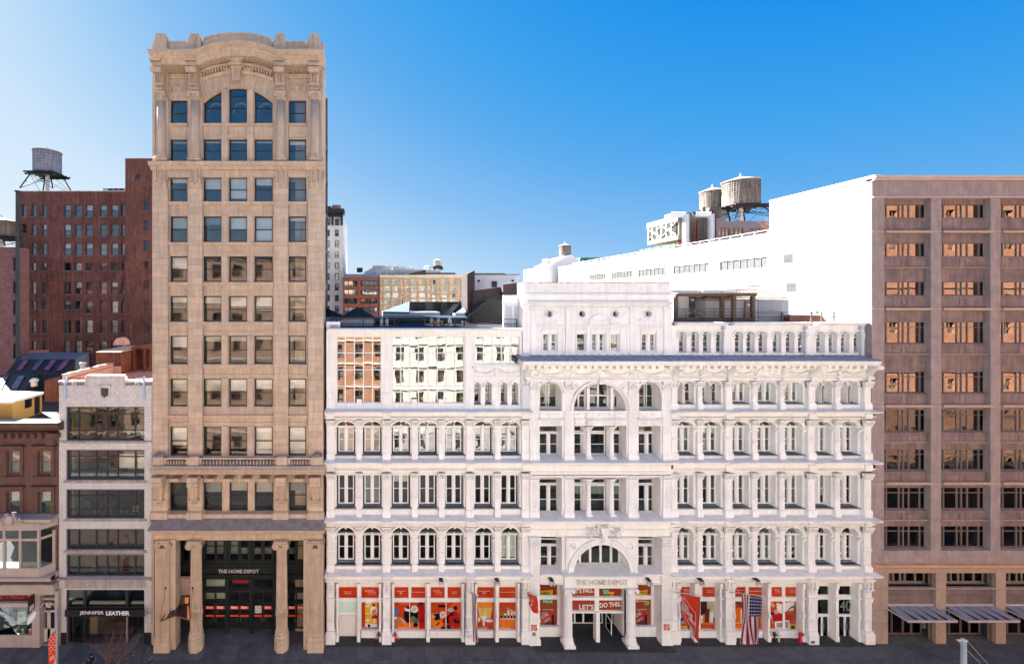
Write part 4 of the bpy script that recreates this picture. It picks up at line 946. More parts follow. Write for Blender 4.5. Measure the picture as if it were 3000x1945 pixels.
M().prismz([(Q(1531), .65), (Q(1963), .65), (Q(1963), 8.2), (Q(1620), 8.2), (Q(1620), 1.7), (Q(1531), 1.7)], QZ(830)-.1, QZ(830)).obj('roof', TAR, WB)
M().box(Q(1531), Q(1531)+.3, .66, 1.5, 24, QZ(829)).box(Q(1531), Q(1620), 1.5, 1.8, 24, QZ(829)).box(Q(1620)-.3, Q(1620), 1.8, 8.4, 24, QZ(829)).box(Q(1963)-.3, Q(1963), .66, 8.4, 24, QZ(829)).obj('side_wall', WHITE, WB)
M().box(Q(1620), Q(1963)-.3, 5.8, 6.0, 24, 29).obj('interior', INT, WB)
cpm = M(); rq = random.Random(31)
for i in range(60): x = Q(1531)+(Q(1963)-Q(1531))*i/60; cpm.box(x, x+.24, yA2-.08, yA2+.35, QZ(829), QZ(829)+.05+rq.uniform(0, .05))
cpm.obj('coping', mk('terracotta_coping', (.38, .26, .24), .8, var=.2), WB)
# white pier linking left wing and pavilion
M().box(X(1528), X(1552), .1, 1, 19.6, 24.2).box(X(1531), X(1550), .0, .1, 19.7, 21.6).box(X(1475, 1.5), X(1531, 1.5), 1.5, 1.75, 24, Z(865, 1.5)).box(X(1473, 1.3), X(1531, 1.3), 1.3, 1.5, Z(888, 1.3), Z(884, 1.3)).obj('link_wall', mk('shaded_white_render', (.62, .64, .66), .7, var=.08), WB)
for a in (1484, 1508): M().box(X(a, 1.4), X(a+17, 1.4), 1.46, 1.495, Z(957, 1.4), Z(898, 1.4)).obj('panel', mk('blue_grey_panel', (.40, .44, .50), .6, var=.05), WB)
# ---------------------------------------------------------------- tall buff limestone tower
TW = thing('office_tower', 'tall narrow buff limestone tower with arched top windows and four giant columns at its foot', 'office tower', (X(697), 0, 0))
tw0, tw1 = X(446), X(947)
yT, yR, yG2 = .0, .32, .52      # pier face, recessed bay wall, window plane
PIER = [(446, 491), (552, 592), (803, 843), (903, 947)]
SIDEW = [(497.5, 549), (845, 897)]; MIDW = [(595, 649), (670, 724), (745, 799)]
ROWS = [(408, 472.5), (519, 591), (634, 709.5), (751, 826), (867, 942), (983.5, 1066), (1109, 1191), (1249, 1335.5)]
def TX(p, y=yR): return X(p, y)
wm = M(); hs_ = []
ALL = SIDEW[:1] + MIDW + SIDEW[1:]
for t, u in ROWS:
    for a, b in ALL: hs_.append((TX(a), TX(b), Z(u, yR), Z(t, yR)))
# top storey: two flat side windows and the three lights under the segmental arch
for a, b in SIDEW: hs_.append((TX(a+1), TX(b), Z(363, yR), Z(294, yR)))
ZT = Z(363, yR)
archz = lambda px: Z(259 + 42*((px-697)/100.)**2, yR)
wall_boxes(wm, tw0+.24, tw1-.24, Z(1345), Z(256, yR), yR, yR+.3, hs_ + [(TX(a+.5), TX(b-.5), ZT, Z(256, yR)-.001) for a, b in MIDW])
for a, b in MIDW:
    n = 6; pts = [(TX(a+.5), Z(256, yR))] + [(TX(a+.5+(b-a-1)*k/n), archz(a+(b-a)*k/n)) for k in range(n+1)] + [(TX(b-.5), Z(256, yR))]
    for k in range(n): p, q = pts[1+k], pts[2+k]; wm.prism([(p[0], Z(256, yR)), p, q, (q[0], Z(256, yR))], yR, yR+.3)
wm.box(tw0+.24, tw1-.24, yR, yR+.3, Z(256, yR), Z(160, yR))
wm.obj('wall', LIME, TW)
M().box(tw0, tw0+.25, .02, 14, 0, Z(190)).box(tw1-.25, tw1, .02, 1.6, 0, Z(190)).box(tw1-2.6, tw1-.25, 1.35, 1.6, 0, Z(190)).box(tw1-2.6, tw1-2.35, 1.6, 14, 0, Z(190)).box(tw0+.25, tw1-2.6, 13.7, 14, 0, Z(190)).obj('side_wall', LIME, TW)
M().box(tw0+.25, tw1-2.6, .6, 13.7, Z(190)-.3, Z(190)-.05).box(tw1-2.6, tw1-.25, .6, 1.35, Z(190)-.3, Z(190)-.05).obj('roof', TAR, TW)
it = M(); 
for t, u in [(294, 363)] + ROWS + [(1413, 1497)]:
    it.box(tw0+.26, tw1-.26, .85, 6, Z(u)-.5, Z(u)-.15)
it.box(tw0+.26, tw1-.26, 5.5, 5.7, 0, Z(200)); 
for p in (571, 823): it.box(X(p)-.2, X(p)+.2, .7, 5.5, 8.5, Z(200))
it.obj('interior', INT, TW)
# piers laid up from separate blocks
def blk(w, h): return cached(('blk', R(w), R(h)), lambda: M().box(0, w, 0, .3, 0, h).mesh('stone', LIMES))
def pier(a, b, zb, zt, n, y=yT):
    x0_, x1_ = X(a, y), X(b, y); M().box(x0_+.015, x1_-.015, y+.02, yR+.02, zb, zt).obj('pier_core', mk('stone_joint', (.24, .18, .14), .9, var=.1), TW)
    h = (zt-zb)/n
    for k in range(n):
        split = (k % 3 == 1)
        if not split: put('stone', blk(x1_-x0_, h-.018), TW, (x0_, y+.0, zb+k*h))
        else:
            f = .42 if k % 2 else .58; w1 = (x1_-x0_)*f
            put('stone', blk(w1-.012, h-.018), TW, (x0_, y+.003, zb+k*h)); put('stone', blk(x1_-x0_-w1, h-.018), TW, (x0_+w1, y-.002, zb+k*h))
zlo, zhi = Z(1338), Z(552)
for a, b in PIER: pier(a, b, zlo, zhi, 42); pier(a, b, Z(1545), Z(1400), 7)
def spandrel(a, b, t, u, style=1):
    """sill, recessed panel and lintel of one bay between two window rows"""
    m = M(); x0_, x1_ = TX(a), TX(b)
    m.box(x0_-.12, x1_+.12, yR-.22, yR, Z(t+9, yR), Z(t+1, yR)); m.box(x0_-.05, x1_+.05, yR-.12, yR, Z(t+12, yR), Z(t+9, yR))
    m.box(x0_-.02, x0_+.05, yR-.07, yR, Z(u-12, yR), Z(t+12, yR)); m.box(x1_-.05, x1_+.02, yR-.07, yR, Z(u-12, yR), Z(t+12, yR)); m.box(x0_-.02, x1_+.02, yR-.09, yR, Z(u-9, yR), Z(u-13, yR))
    if b-a > 100:
        for p in (622, 697, 772): m.box(TX(p)-.012, TX(p)+.012, yR-.012, yR, Z(u-13, yR), Z(t+12, yR))
    m.obj('spandrel', LIME, TW)
bl = [BL_W, BL_C, BL_G]
# blinds read off the photograph: rows from the top (fraction drawn down)
BLD = {0: [(.15,2),(.12,1),(.12,1),(.12,1),(.2,0)], 1: [(.2,0),(.5,0),(.85,0),(.3,0),(.15,2)], 2: [(.45,1),(.3,2),(.5,0),(.97,0),(.15,0)], 3: [(.5,0),None,None,None,None], 4: [(.25,0),(.28,0),(.4,0),(.4,0),(.2,1)], 5: [(.42,0),(.22,1),(.2,1),(.14,1),(.2,1)], 6: [(.48,1),(.47,1),(.47,0),(.4,0),(.38,0)], 7: [(.68,0),None,None,(.97,0),(.97,0)]}
GL_B = glass('glass_tower_high', .07, (.86, .9, .93), .10, .6)
for r, (t, u) in enumerate(ROWS):
    for c, (a, b) in enumerate(ALL):
        z0_, z1_ = Z(u, yR), Z(t, yR); q = BLD[r][c]
        o = win(TW, TX(a)+.02, TX(b)-.02, z0_+.02, z1_-.02, yR+.16, rails=(.49,), fr=.085, mat=SASH, gl=GL_B if r < 3 else GL_T, bar=.09, depth=.09, blind=(q[0], bl[q[1]]) if q else None)
    if r > 0:
        nt_ = ROWS[r-1][1] if False else None
    if 1 <= r <= 6:
        u2 = ROWS[r+1][0]
        top = u if r != 6 else 1213
        spandrel(495, 552, top, u2); spandrel(593, 802, top, u2); spandrel(843, 899, top, u2)
        if r == 6:
            for a, b in ALL:
                m = M(); zc_ = Z(1202, yR); m.box(TX(a)+.05, TX(b)-.05, yR-.05, yR, Z(1209, yR), Z(1207, yR)); m.box(TX(a)+.05, TX(b)-.05, yR-.05, yR, Z(1197, yR), Z(1195, yR)); m.ring((TX(a)+TX(b))/2, zc_, .09, .15, yR-.07, yR, 0, 2*pi, 10); m.obj('panel', LIME, TW)
    for a, b in ((649.5, 669.5), (724.5, 744.5)):
        M().box(TX(a)+.03, TX(b)-.03, yR-.14, yR, Z(u+1, yR), Z(t-2, yR)).obj('mullion', LIME, TW)
# top storey windows
for (a, b), q in zip(SIDEW, (None, None)): win(TW, TX(a+1)+.02, TX(b)-.02, ZT+.02, Z(294, yR)-.02, yR+.16, rails=(.47,), fr=.085, mat=SASH, gl=GL_B, bar=.09, depth=.09)
for i, (a, b) in enumerate(MIDW):
    x0_, x1_ = TX(a+.5)+.02, TX(b-.5)-.02; zr = Z(316, yR); n = 6
    m = M(); m.box(x0_, x0_+.085, yR+.16, yR+.25, ZT, archz(a)); m.box(x1_-.085, x1_, yR+.16, yR+.25, ZT, archz(b)); m.box(x0_, x1_, yR+.16, yR+.25, ZT, ZT+.09); m.box(x0_, x1_, yR+.17, yR+.25, zr-.05, zr+.05)
    pts = [(TX(a+(b-a)*k/n), archz(a+(b-a)*k/n)) for k in range(n+1)]
    for p, q in zip(pts, pts[1:]): m.prism([(p[0], p[1]-.1), (q[0], q[1]-.1), (q[0], q[1]+.02), (p[0], p[1]+.02)], yR+.16, yR+.25)
    zt_ = Z(294, yR) if i != 1 else Z(280, yR); m.box(x0_, x1_, yR+.17, yR+.25, zt_-.04, zt_+.04)
    o = m.obj('window', SASH, TW)
    M().prism([(x0_+.08, ZT+.08), (x1_-.08, ZT+.08), (x1_-.08, zr-.05), (x0_+.08, zr-.05)], yR+.2, yR+.212).obj('pane', GL_B, o)
    M().prism([(x0_+.08, zr+.05), (x1_-.08, zr+.05)] + [(min(max(p[0], x0_+.08), x1_-.08), p[1]-.08) for p in pts[::-1]], yR+.2, yR+.212).obj('pane', GL_B, o)
    M().ring((x0_+x1_)/2, zr-.1, .6, .72, 1.2, 1.3, n=12, sz=1.3).obj('inner_arch', BL_G, o)
for a, b in ((650, 670), (724, 744.5)):
    m = M(); m.box(TX(a)+.04, TX(b)-.04, yR-.14, yR, ZT-.1, archz((a+b)/2)+.02); m.box(TX(a), TX(b), yR-.23, yR, Z(372.3, yR), Z(363.7, yR)); m.box(TX(a), TX(b), yR-.18, yR, Z(393, yR), Z(389, yR)); m.box(TX(a)+.04, TX(b)-.04, yR-.13, yR, Z(406, yR), Z(372, yR)); m.obj('mullion', LIME, TW)
for a, b in ((494, 552), (592, 802), (841, 899)):
    m = M(); m.box(TX(a), TX(b), yR-.2, yR, Z(370.5, yR), Z(364, yR)); m.box(TX(a)+.05, TX(b)-.05, yR-.1, yR, Z(373.5, yR), Z(370.5, yR)); m.box(TX(a)+.1, TX(b)-.1, yR-.06, yR, Z(394, yR), Z(391.5, yR)); m.box(TX(a), TX(b), yR-.1, yR, Z(405, yR), Z(402, yR)); m.obj('spandrel', LIME, TW)
# giant engaged columns of the top two storeys
for c in (471.5, 571.5, 823, 923):
    x = X(c, -.05); z0_, z1_ = Z(472), Z(276)
    M().box(X(c-20), X(c+20), yT+.1, yR+.05, Z(472), Z(190)).obj('pier', LIME, TW)
    o = M().box(x-.55, x+.55, -.35, .2, z0_, z0_+.22).lathe([(.50, z0_+.22), (.52, z0_+.32), (.42, z0_+.45), (.40, z0_+.55), (.385, z0_+2.4), (.35, z1_-.6)], x, .02, 20).obj('column', LIME, TW, smooth=True)
    cp = M().lathe([(.36, z1_-.62), (.39, z1_-.55), (.36, z1_-.5), (.42, z1_-.15)], x, .02, 16).box(x-.5, x+.5, -.45, .2, z1_-.14, z1_+.04)
    for k in range(7): a_ = pi+pi*k/6; cp.blob(x+.4*cos(a_), .02+.4*sin(a_), z1_-.38, .09, .09, .14, 5, 4)
    for s in (-1, 1): cp.disc(x+s*.36, z1_-.24, .13, -.42, -.1, 9)
    cp.obj('capital', LIME, o)
    # large scrolled bracket carrying the cornice
    m = M(); zt_, zb_ = Z(192), Z(272)
    m.box(x-.34, x+.34, -.25, .3, zb_, zb_+.5); m.box(x-.4, x+.4, -.42, .3, zb_+.1, zb_+.18); m.box(x-.42, x+.42, -.5, .3, zb_+.42, zb_+.52)
    for i in range(5): m.blob(x-.26+.13*i, -.3, zb_+.3, .07, .1, .1, 5, 4)
    m.prismz([(x-.36, .3), (x+.36, .3), (x+.36, -.45), (x-.36, -.45)], zb_+.52, zt_-1.05)
    for i in range(8): f = i/7; m.box(x-.38, x+.38, -.5-.55*f**1.5, .3, zt_-1.05+f*.85, zt_-.93+f*.85)
    m.tube((x-.42, -.78, zt_-.75), (x+.42, -.78, zt_-.75), .24, n=12); m.box(x-.45, x+.45, -1.1, .3, zt_-.2, zt_)
    for q in (-.2, 0, .2): m.blob(x+q, -.55, zb_+.95, .08, .14, .42, 6, 4)
    m.obj('bracket', LIME, TW)
# panels with round shields above the side windows, entablature, arch archivolt
for c in (520.5, 871):
    m = M(); x = TX(c); zc_ = Z(257, yR); m.box(x-.72, x+.72, yR-.06, yR, zc_+.34, zc_+.39); m.box(x-.72, x+.72, yR-.06, yR, zc_-.4, zc_-.35); m.box(x-.74, x-.69, yR-.06, yR, zc_-.4, zc_+.39); m.box(x+.69, x+.74, yR-.06, yR, zc_-.4, zc_+.39)
    m.blob(x, yR, zc_, .27, .16, .27, 12, 6)
    for i in range(12): a_ = 2*pi*i/12; m.blob(x+.48*cos(a_), yR, zc_+.34*sin(a_), .14, .09, .08, 5, 4)
    m.obj('shield_panel', LIME, TW)
for a, b in ((486, 556), (836, 908)):
    m = M(); x0_, x1_ = TX(a), TX(b); m.box(x0_, x1_, yR-.1, yR, Z(243, yR), Z(238, yR)); m.box(x0_, x1_, yR-.2, yR, Z(226, yR), Z(221, yR)); m.box(x0_, x1_, yR-.12, yR, Z(232, yR), Z(226, yR)); m.box(x0_, x1_, yR-.05, yR, Z(290, yR), Z(283, yR))
    for i in range(9): m.box(x0_+.12+(x1_-x0_-.2)*i/9, x0_+.24+(x1_-x0_-.2)*i/9, yR-.32, yR, Z(219, yR), Z(209, yR))
    m.box(x0_, x1_, yR-.42, yR, Z(208, yR), Z(203, yR)); m.obj('entablature', LIME, TW)
segs = lambda f, n=20, a=592, b=802: [(TX(a+(b-a)*k/n), f(a+(b-a)*k/n)) for k in range(n+1)]
m = M()
m.sweep([(-.02, 0), (.10, 0), (.10, .14), (.04, .18), (-.02, .18)], segs(lambda p: archz(p)+.08), yR)
vous = []
for k in range(12):
    pass
f2 = lambda p: Z(219+23*((p-697)/105.)**2, yR)
m.sweep([(-.02, 0), (.14, 0), (.2, .12), (.2, .2), (.26, .24), (-.02, .26)], segs(f2), yR)
m.sweep([(-.02, .62), (.42, .62), (.42, .78), (-.02, .78)], segs(f2), yR)
for k in range(24):
    p = 597+200*(k+.3)/24
    if abs(p-697) < 17: continue
    m.prism([(TX(p), f2(p)+.3), (TX(p+4), f2(p+4)+.3), (TX(p+4), f2(p+4)+.62), (TX(p), f2(p)+.62)], yR-.32, yR)
m.obj('arch_entablature', LIME, TW)
vb = cached('vous', lambda: M().box(0, .02, 0, .03, 0, 1.5).mesh('joint', mk('stone_joint', (.24, .18, .14), .9, var=.1)))
for k in range(1, 12):
    p = 597+200*k/12.; put('joint', vb, TW, (TX(p), yR-.012, archz(p)+.27), (0, (p-697)/100.*.35, 0)) if abs(p-697) > 14 else None
# keystone console
m = M(); x = TX(697); m.prism([(x-.28, Z(245, yR)), (x+.28, Z(245, yR)), (x+.42, Z(205, yR)), (x-.42, Z(205, yR))], yR-.55, yR); m.box(x-.55, x+.55, yR-.85, yR, Z(205, yR), Z(199, yR)); m.blob(x, yR-.6, Z(186, yR), .5, .3, .42, 8, 6); m.box(x-.6, x+.6, yR-1.1, yR, Z(178, yR), Z(170, yR))
for s in (-1, 1): m.disc(x+s*.5, Z(184, yR), .2, yR-.9, yR-.3, 10); m.blob(x+s*.9, yR-.2, Z(208, yR), .45, .1, .14)
for q in (-.15, 0, .15): m.box(x+q-.04, x+q+.04, yR-.6, yR-.55, Z(242, yR), Z(212, yR))
m.obj('keystone', LIME, TW)
# crowning cornice, bowed up over the middle bay
prof = [(-.3, 0), (.75, 0), (.85, .06), (.9, .36), (1.0, .42), (1.05, .52), (1.3, .66), (1.42, .74), (1.42, .92), (-.3, .98)]
def cz(px):
    if abs(px-697) > 118: return Z(189, -.8)
    return Z(189, -.8)+ .72*(1-((px-697)/118)**2)
path = [(X(442, -.9), cz(442)), (X(578, -.9), cz(578))] + [(X(579+236*k/18, -.9), cz(579+236*k/18)) for k in range(19)] + [(X(816, -.9), cz(816)), (X(949, -.9), cz(949))]
M().sweep([(o, u-.02) for o, u in prof], path, .0).obj('cornice', LIME, TW)
# parapet: panels, stepped pedestals with carved drops, arched centre
yq = .25; m = M(); zb_ = Z(164, yq)
m.box(X(446, yq), X(948, yq), yq, yq+.4, zb_-1, Z(124, yq)+.0)
m.obj('parapet', LIME, TW)
for c in (472, 571.5, 821.5, 921):
    x = X(c, yq-.1); m = M(); m.prism([(x-.56, zb_-.8), (x+.56, zb_-.8), (x+.54, Z(124, yq)), (x+.42, Z(112, yq)), (x+.38, Z(104, yq)), (x-.38, Z(104, yq)), (x-.42, Z(112, yq)), (x-.54, Z(124, yq))], yq-.25, yq+.45)
    m.blob(x, yq-.27, Z(113, yq), .14, .1, .14, 8, 5); m.blob(x, yq-.27, Z(124, yq), .11, .1, .28, 6, 5); m.blob(x, yq-.27, Z(135, yq), .08, .08, .14, 6, 4); m.obj('pedestal', LIME, TW)
for a, b in ((497, 545), (848, 893)):
    m = M(); m.box(X(a-4, yq), X(b+4, yq), yq-.06, yq, Z(127, yq), Z(122, yq)); m.box(X(a, yq), X(a+2, yq), yq-.05, yq, Z(146, yq), Z(127, yq)); m.box(X(b-2, yq), X(b, yq), yq-.05, yq, Z(146, yq), Z(127, yq)); m.box(X(a, yq), X(b, yq), yq-.05, yq, Z(148, yq), Z(145.5, yq)); m.obj('parapet_panel', LIME, TW)
ap = [(598, 120), (600, 116), (625, 109), (660, 103), (697, 100.5), (735, 103), (770, 109), (795, 117), (797, 122)]
m = M(); pts = [(X(p, yq), Z(q, yq)) for p, q in ap]
for p, q in zip(pts, pts[1:]): m.prism([(p[0], zb_), (q[0], zb_), q, p], yq-.12, yq+.35); m.prism([(p[0], p[1]-.12), (q[0], q[1]-.12), (q[0], q[1]+.05), (p[0], p[1]+.05)], yq-.2, yq+.4)
for k in range(1, 7): px = 600+195*k/7; m.box(X(px, yq)-.012, X(px, yq)+.012, yq-.14, yq-.11, zb_, Z(121, yq))
m.obj('arched_parapet', LIME, TW)
# belt cornice under the columns with egg-and-dart and cartouches
zz = Z(486, -.3)
m = M(); m.sweep([(-.3, 0), (.35, 0), (.45, .1), (.48, .34), (-.3, .42)], [(X(441), zz), (X(951), zz)], 0); m.sweep([(-.3, -.28), (.18, -.28), (.3, 0), (-.3, 0)], [(X(444), zz), (X(949), zz)], 0.05)
n = 88
for i in range(n): m.blob(X(449)+(X(945)-X(449))*(i+.5)/n, -.13, zz-.18, .045, .07, .1, 5, 4)
m.obj('cornice', LIME, TW)
M().box(tw0, tw1, .1, .6, Z(519, .1), zz-.2).obj('lintel_band', LIME, TW)
for c in (468, 571.5, 823.5, 925):
    m = M(); x = X(c, -.1); m.box(x-.5, x+.5, yT-.03, yR, Z(552), Z(490)); z0_ = Z(540); m.box(x-.62, x+.62, yT-.1, yR, z0_+.35, z0_+.45)
    for s in (-1, 1): m.box(x+s*.34-.05, x+s*.34+.05, -.16, 0, z0_+.45, z0_+1.25); m.box(x+s*.16-.035, x+s*.16+.035, -.12, 0, z0_+.45, z0_+1.2); m.disc(x+s*.36, z0_+1.3, .14, -.22, 0, 9); m.disc(x+s*.4, z0_+.3, .12, -.18, 0, 9)
    m.blob(x, -.1, z0_+.22, .26, .14, .15, 8, 5); m.blob(x, -.08, z0_-.1, .14, .1, .2, 6, 4); m.blob(x, -.14, z0_+1.3, .2, .12, .2, 6, 4); m.obj('cartouche', LIME, TW)
# balustrade, third-floor cornice
zb_, zt_ = Z(1378, -.55), Z(1340, -.5); yb = -.5
m = M(); m.box(X(451, yb), X(945, yb), yb-.06, yb+.2, zb_-.1, zb_+.25); m.box(X(451, yb), X(945, yb), yb-.08, yb+.22, zt_-.13, zt_); 
for a, b in ((449, 480), (553, 583), (812, 842), (914, 947)): m.box(X(a, yb), X(b, yb), yb-.14, yb+.3, zb_-.1, zt_+.09)
for a, b in ((480, 487), (546, 554), (583, 590), (806, 813), (842, 850), (908, 915)): m.box(X(a, yb), X(b, yb), yb-.03, yb+.2, zb_, zt_)
m.obj('balustrade', LIME, TW)
bal = cached('balu', lambda: M().lathe([(.055, 0), (.05, .1), (.085, .25), (.05, .42), (.06, .55)], 0, 0, 6).mesh('baluster', LIME))
for a, b, n in ((487, 546, 6), (590, 806, 21), (850, 908, 6)):
    for i in range(n+1): put('baluster', bal, TW, (X(a, yb)+(X(b, yb)-X(a, yb))*(i+.5)/(n+1), yb+.08, zb_+.22))
for c in (464, 930): M().lathe([(.4, zt_+.09), (.42, zt_+.2), (.3, zt_+.3), (.2, zt_+.36)], X(c, yb), yb+.1, 10).obj('finial', LIMEG, TW)
zc1 = Z(1379, -1.0)
M().sweep([(-.4, -.5), (.65, -.5), (.8, -.38), (.88, -.2), (1.02, -.06), (1.02, .0), (.8, .14), (.7, .3), (-.4, .34)], [(X(443, -.6), zc1), (X(952, -.6), zc1)], 0.1).obj('cornice', LIME, TW)
M().box(X(445, -.8), X(950, -.8), -.78, .1, zc1+.26, zc1+.31).obj('ledge', LIMEG, TW)
# fourth row window bays (below the balustrade)
m = M(); h10 = [(X(a, .45), X(b, .45), Z(1500, .45), Z(1412, .45)) for a, b in ((496, 549), (595, 650.5), (671, 726), (745.5, 801), (846, 898))]
wall_boxes(m, tw0+.2, tw1-.2, Z(1535), Z(1396), .45, .7, h10); m.obj('wall', LIME, TW)
for i, (a, b, c_, d_) in enumerate(h10): win(TW, a+.02, b-.02, c_+.12, d_-.01, .62, rails=(.52,), fr=.085, mat=SASH, gl=GL_T, bar=.07, depth=.09, blind=[None, (.4, BL_G), (.35, BL_C), (.4, BL_C), (.35, BL_G)][i]); M().box(a-.05, b+.05, .0, .7, c_-.05, c_+.1).obj('sill', LIMEG, TW)
o = M().lathe([(.42, 0), (.45, .06), (.1, .1)], X(700, 1.4), 1.4, 16).obj('dish', BL_W, TW); o.rotation_euler = (0, 0, 0); o.location[2] += Z(1482, 1.4)
for c in (467, 569, 826.5, 925):
    m = M(); x = X(c, -.2); zt_ = Z(1397, -.3); zb_ = Z(1466, -.2)
    m.box(x-.42, x+.42, -.75, .3, zt_-.3, zt_+.1); m.tube((x-.42, -.45, zt_-.55), (x+.42, -.45, zt_-.55), .27, n=12)
    m.prism([(x-.26, zb_+.1), (x+.26, zb_+.1), (x+.36, zt_-.75), (x-.36, zt_-.75)], -.3, .3); m.box(x-.4, x+.4, -.4, .3, zb_, zb_+.1)
    for q in (-.2, 0, .2): m.box(x+q-.04, x+q+.04, -.35, -.3, zb_+.2, zt_-.9); m.blob(x+q*.9, -.25, zb_-.18, .06, .1, .16, 5, 4)
    for s in (-1, 1): m.disc(x+s*.3, zt_-.5, .15, -.68, -.4, 9)
    m.obj('bracket', LIME, TW)
for c in (516, 619, 671, 724, 775, 878): M().box(X(c)-.38, X(c)+.38, -.45, .5, Z(1407, -.2), Z(1399, -.2)).box(X(c)-.3, X(c)+.3, -.3, .5, Z(1409, -.2), Z(1407, -.2)).obj('modillion', LIME, TW)
m = M()
m.box(X(447), X(947), -.12, .5, Z(1522), Z(1504)); m.box(X(447), X(947), -.25, .5, Z(1530, -.2), Z(1521, -.2))
for a, b in PIER: m.box(X(a-3), X(b+3), -.25, .4, Z(1524), Z(1500)); m.box(X(a-2), X(b+2), -.18, .4, Z(1500), Z(1497))
m.obj('plinth', LIME, TW)
# great sooty cornice over the columns and its architrave
ze = Z(1552, -1.1)
m = M(); m.sweep([(-.4, 0), (1.2, 0), (-.3, .62), (-.4, .62)], [(X(437, -.9), ze), (X(950, -.9), ze)], -.0); m.obj('cornice_slope', LIMEG, TW)
M().sweep([(-.5, -.62), (.5, -.62), (.7, -.45), (.75, -.3), (1.05, -.2), (1.22, -.12), (1.24, -.005), (-.5, -.005)], [(X(436.5, -.9), ze), (X(950.5, -.9), ze)], -.0).obj('cornice', LIME, TW)
m = M(); za, zb_ = ze-.55, Z(1582, -.45); m.box(X(452, -.45), X(945, -.45), -.45, .6, zb_, za)
for k in range(10): m.blob(X(470+51*k, -.45), -.46, za-.45, .11, .06, .11, 8, 4)
m.box(X(452, -.45), X(945, -.45), -.5, .4, za-.3, za-.2); m.obj('architrave', LIME, TW)
m = M(); m.box(tw0, X(453), -.1, .4, 0, ze-.5); m.box(X(946), tw1, -.1, .4, 0, ze-.5); m.obj('corner_pier', LIME, TW)
# the four giant Ionic supports
def ionic(cp, x, y, z, w):
    cp.box(x-w*1.05, x+w*1.05, y-w*.95, y+w*.9, z-.1, z)
    for s in (-1, 1):
        for (r0, r1, d) in ((0, .27, .0), (.10, .16, .04), (.2, .27, .05)): cp.ring(x+s*w*.78, z-.38, r0, r1, y-w*.92-d, y+.3, 0, 2*pi, 14)
    cp.box(x-w*.8, x+w*.8, y-w*.8, y+w*.8, z-.32, z-.1)
    for q in (-.3, 0, .3): cp.blob(x+q*w*.9, y-w*.85, z-.25, .09, .08, .13, 6, 4)
yc = -.42
for c, hw in ((475, 21), (924, 22)):
    x0_, x1_ = X(c-hw, yc-.4), X(c+hw, yc-.4); x = (x0_+x1_)/2; w = (x1_-x0_)/2; zt_ = Z(1583, yc-.3)
    m = M(); m.box(x0_-.06, x1_+.06, -.95, .3, 0, .85); m.box(x0_-.02, x1_+.02, -.9, .3, .85, 1.25); m.box(x0_, x1_, -.84, .3, 1.25, zt_-.6)
    for q in range(8): xx = x0_+.06+(2*w-.12)*(q+.25)/8; m.box(xx, xx+(2*w-.12)/17, -.88, -.84, 1.45, zt_-.65)
    for q in range(5): xx = x0_+.15+(2*w-.3)*(q+.5)/5; m.blob(xx, -.89, 3.1, .035, .03, .4, 5, 4)
    m.box(x1_, x1_+.4, -.6, .3, 0, zt_) if c < 600 else m.box(x0_-.4, x0_, -.6, .3, 0, zt_)
    o = m.obj('pilaster', LIME, TW); cp = M(); ionic(cp, x, -.3, zt_, w*.95); cp.obj('capital', LIME, o)
for c in (575, 825.5):
    x = X(c, yc); zt_ = Z(1583, yc-.3)
    m = M().lathe([(.62, 0), (.62, .95), (.58, 1.0)], x, yc, 8, a0=pi/8).lathe([(.56, 1.0), (.6, 1.15), (.5, 1.3), (.55, 1.45), (.48, 1.6)], x, yc, 20).lathe([(.475, 1.6), (.47, 3.0), (.455, 5.0), (.41, zt_-.5)], x, yc, 36, .16)
    m.lathe([(.49, 3.25), (.5, 3.35), (.49, 3.45)], x, yc, 20)
    for k in range(20): a_ = 2*pi*k/20; m.blob(x+.48*cos(a_), yc+.48*sin(a_), 3.0, .035, .035, .3, 4, 4)
    o = m.obj('column', LIME, TW); cp = M(); ionic(cp, x, yc, zt_, .55); cp.obj('capital', LIME, o)
# recessed black ironwork storefront behind the columns
yD2 = 1.15; IR = mk('black_green_ironwork', (.014, .02, .019), .4, var=.3, scale=2)
def DX(p): return X(p, yD2)
def DZ(p): return Z(p, yD2)
tw_h = []
up = [(509, 528), (536, 555), (602, 629), (633, 656), (673, 698), (704, 727), (743, 766), (773, 797), (844, 864), (870, 889)]
for a, b in up: tw_h.append((DX(a), DX(b), DZ(1642), DZ(1584)))
m = M(); wall_boxes(m, DX(455), DX(960), DZ(1700)+.1, DZ(1570), yD2, yD2+.2, tw_h); m.box(DX(490), DX(900), yD2-.12, yD2, DZ(1656), DZ(1650)); m.box(DX(490), DX(900), yD2-.2, yD2, DZ(1684), DZ(1679)); m.box(DX(590), DX(806), yD2-.06, yD2, DZ(1678), DZ(1660)); 
for p in (595, 663, 734, 800, 840, 893, 505, 559): m.box(DX(p)-.1, DX(p)+.1, yD2-.15, yD2, DZ(1650), DZ(1584))
m.obj('ironwork', IR, TW)
for a, b in up: win(TW, DX(a), DX(b), DZ(1642), DZ(1584), yD2+.05, rails=(.72,), fr=.05, mat=IR, gl=GL_D, blind=(.45, BL_G) if a < 700 else None)
M().box(DX(590), DX(900), yD2+1.2, yD2+1.3, DZ(1646), DZ(1628)).obj('office_desk', mk('desk_clutter', (.45, .44, .42), .7, var=.6, scale=5), TW)
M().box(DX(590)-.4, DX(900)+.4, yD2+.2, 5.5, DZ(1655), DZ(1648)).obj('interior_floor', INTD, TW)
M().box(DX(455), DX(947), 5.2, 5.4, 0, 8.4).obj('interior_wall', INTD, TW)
dv = [600, 664, 736, 802, 842, 896]
gr = M(); xs_ = [(600, 661), (672, 731), (743, 799), (842, 894)]
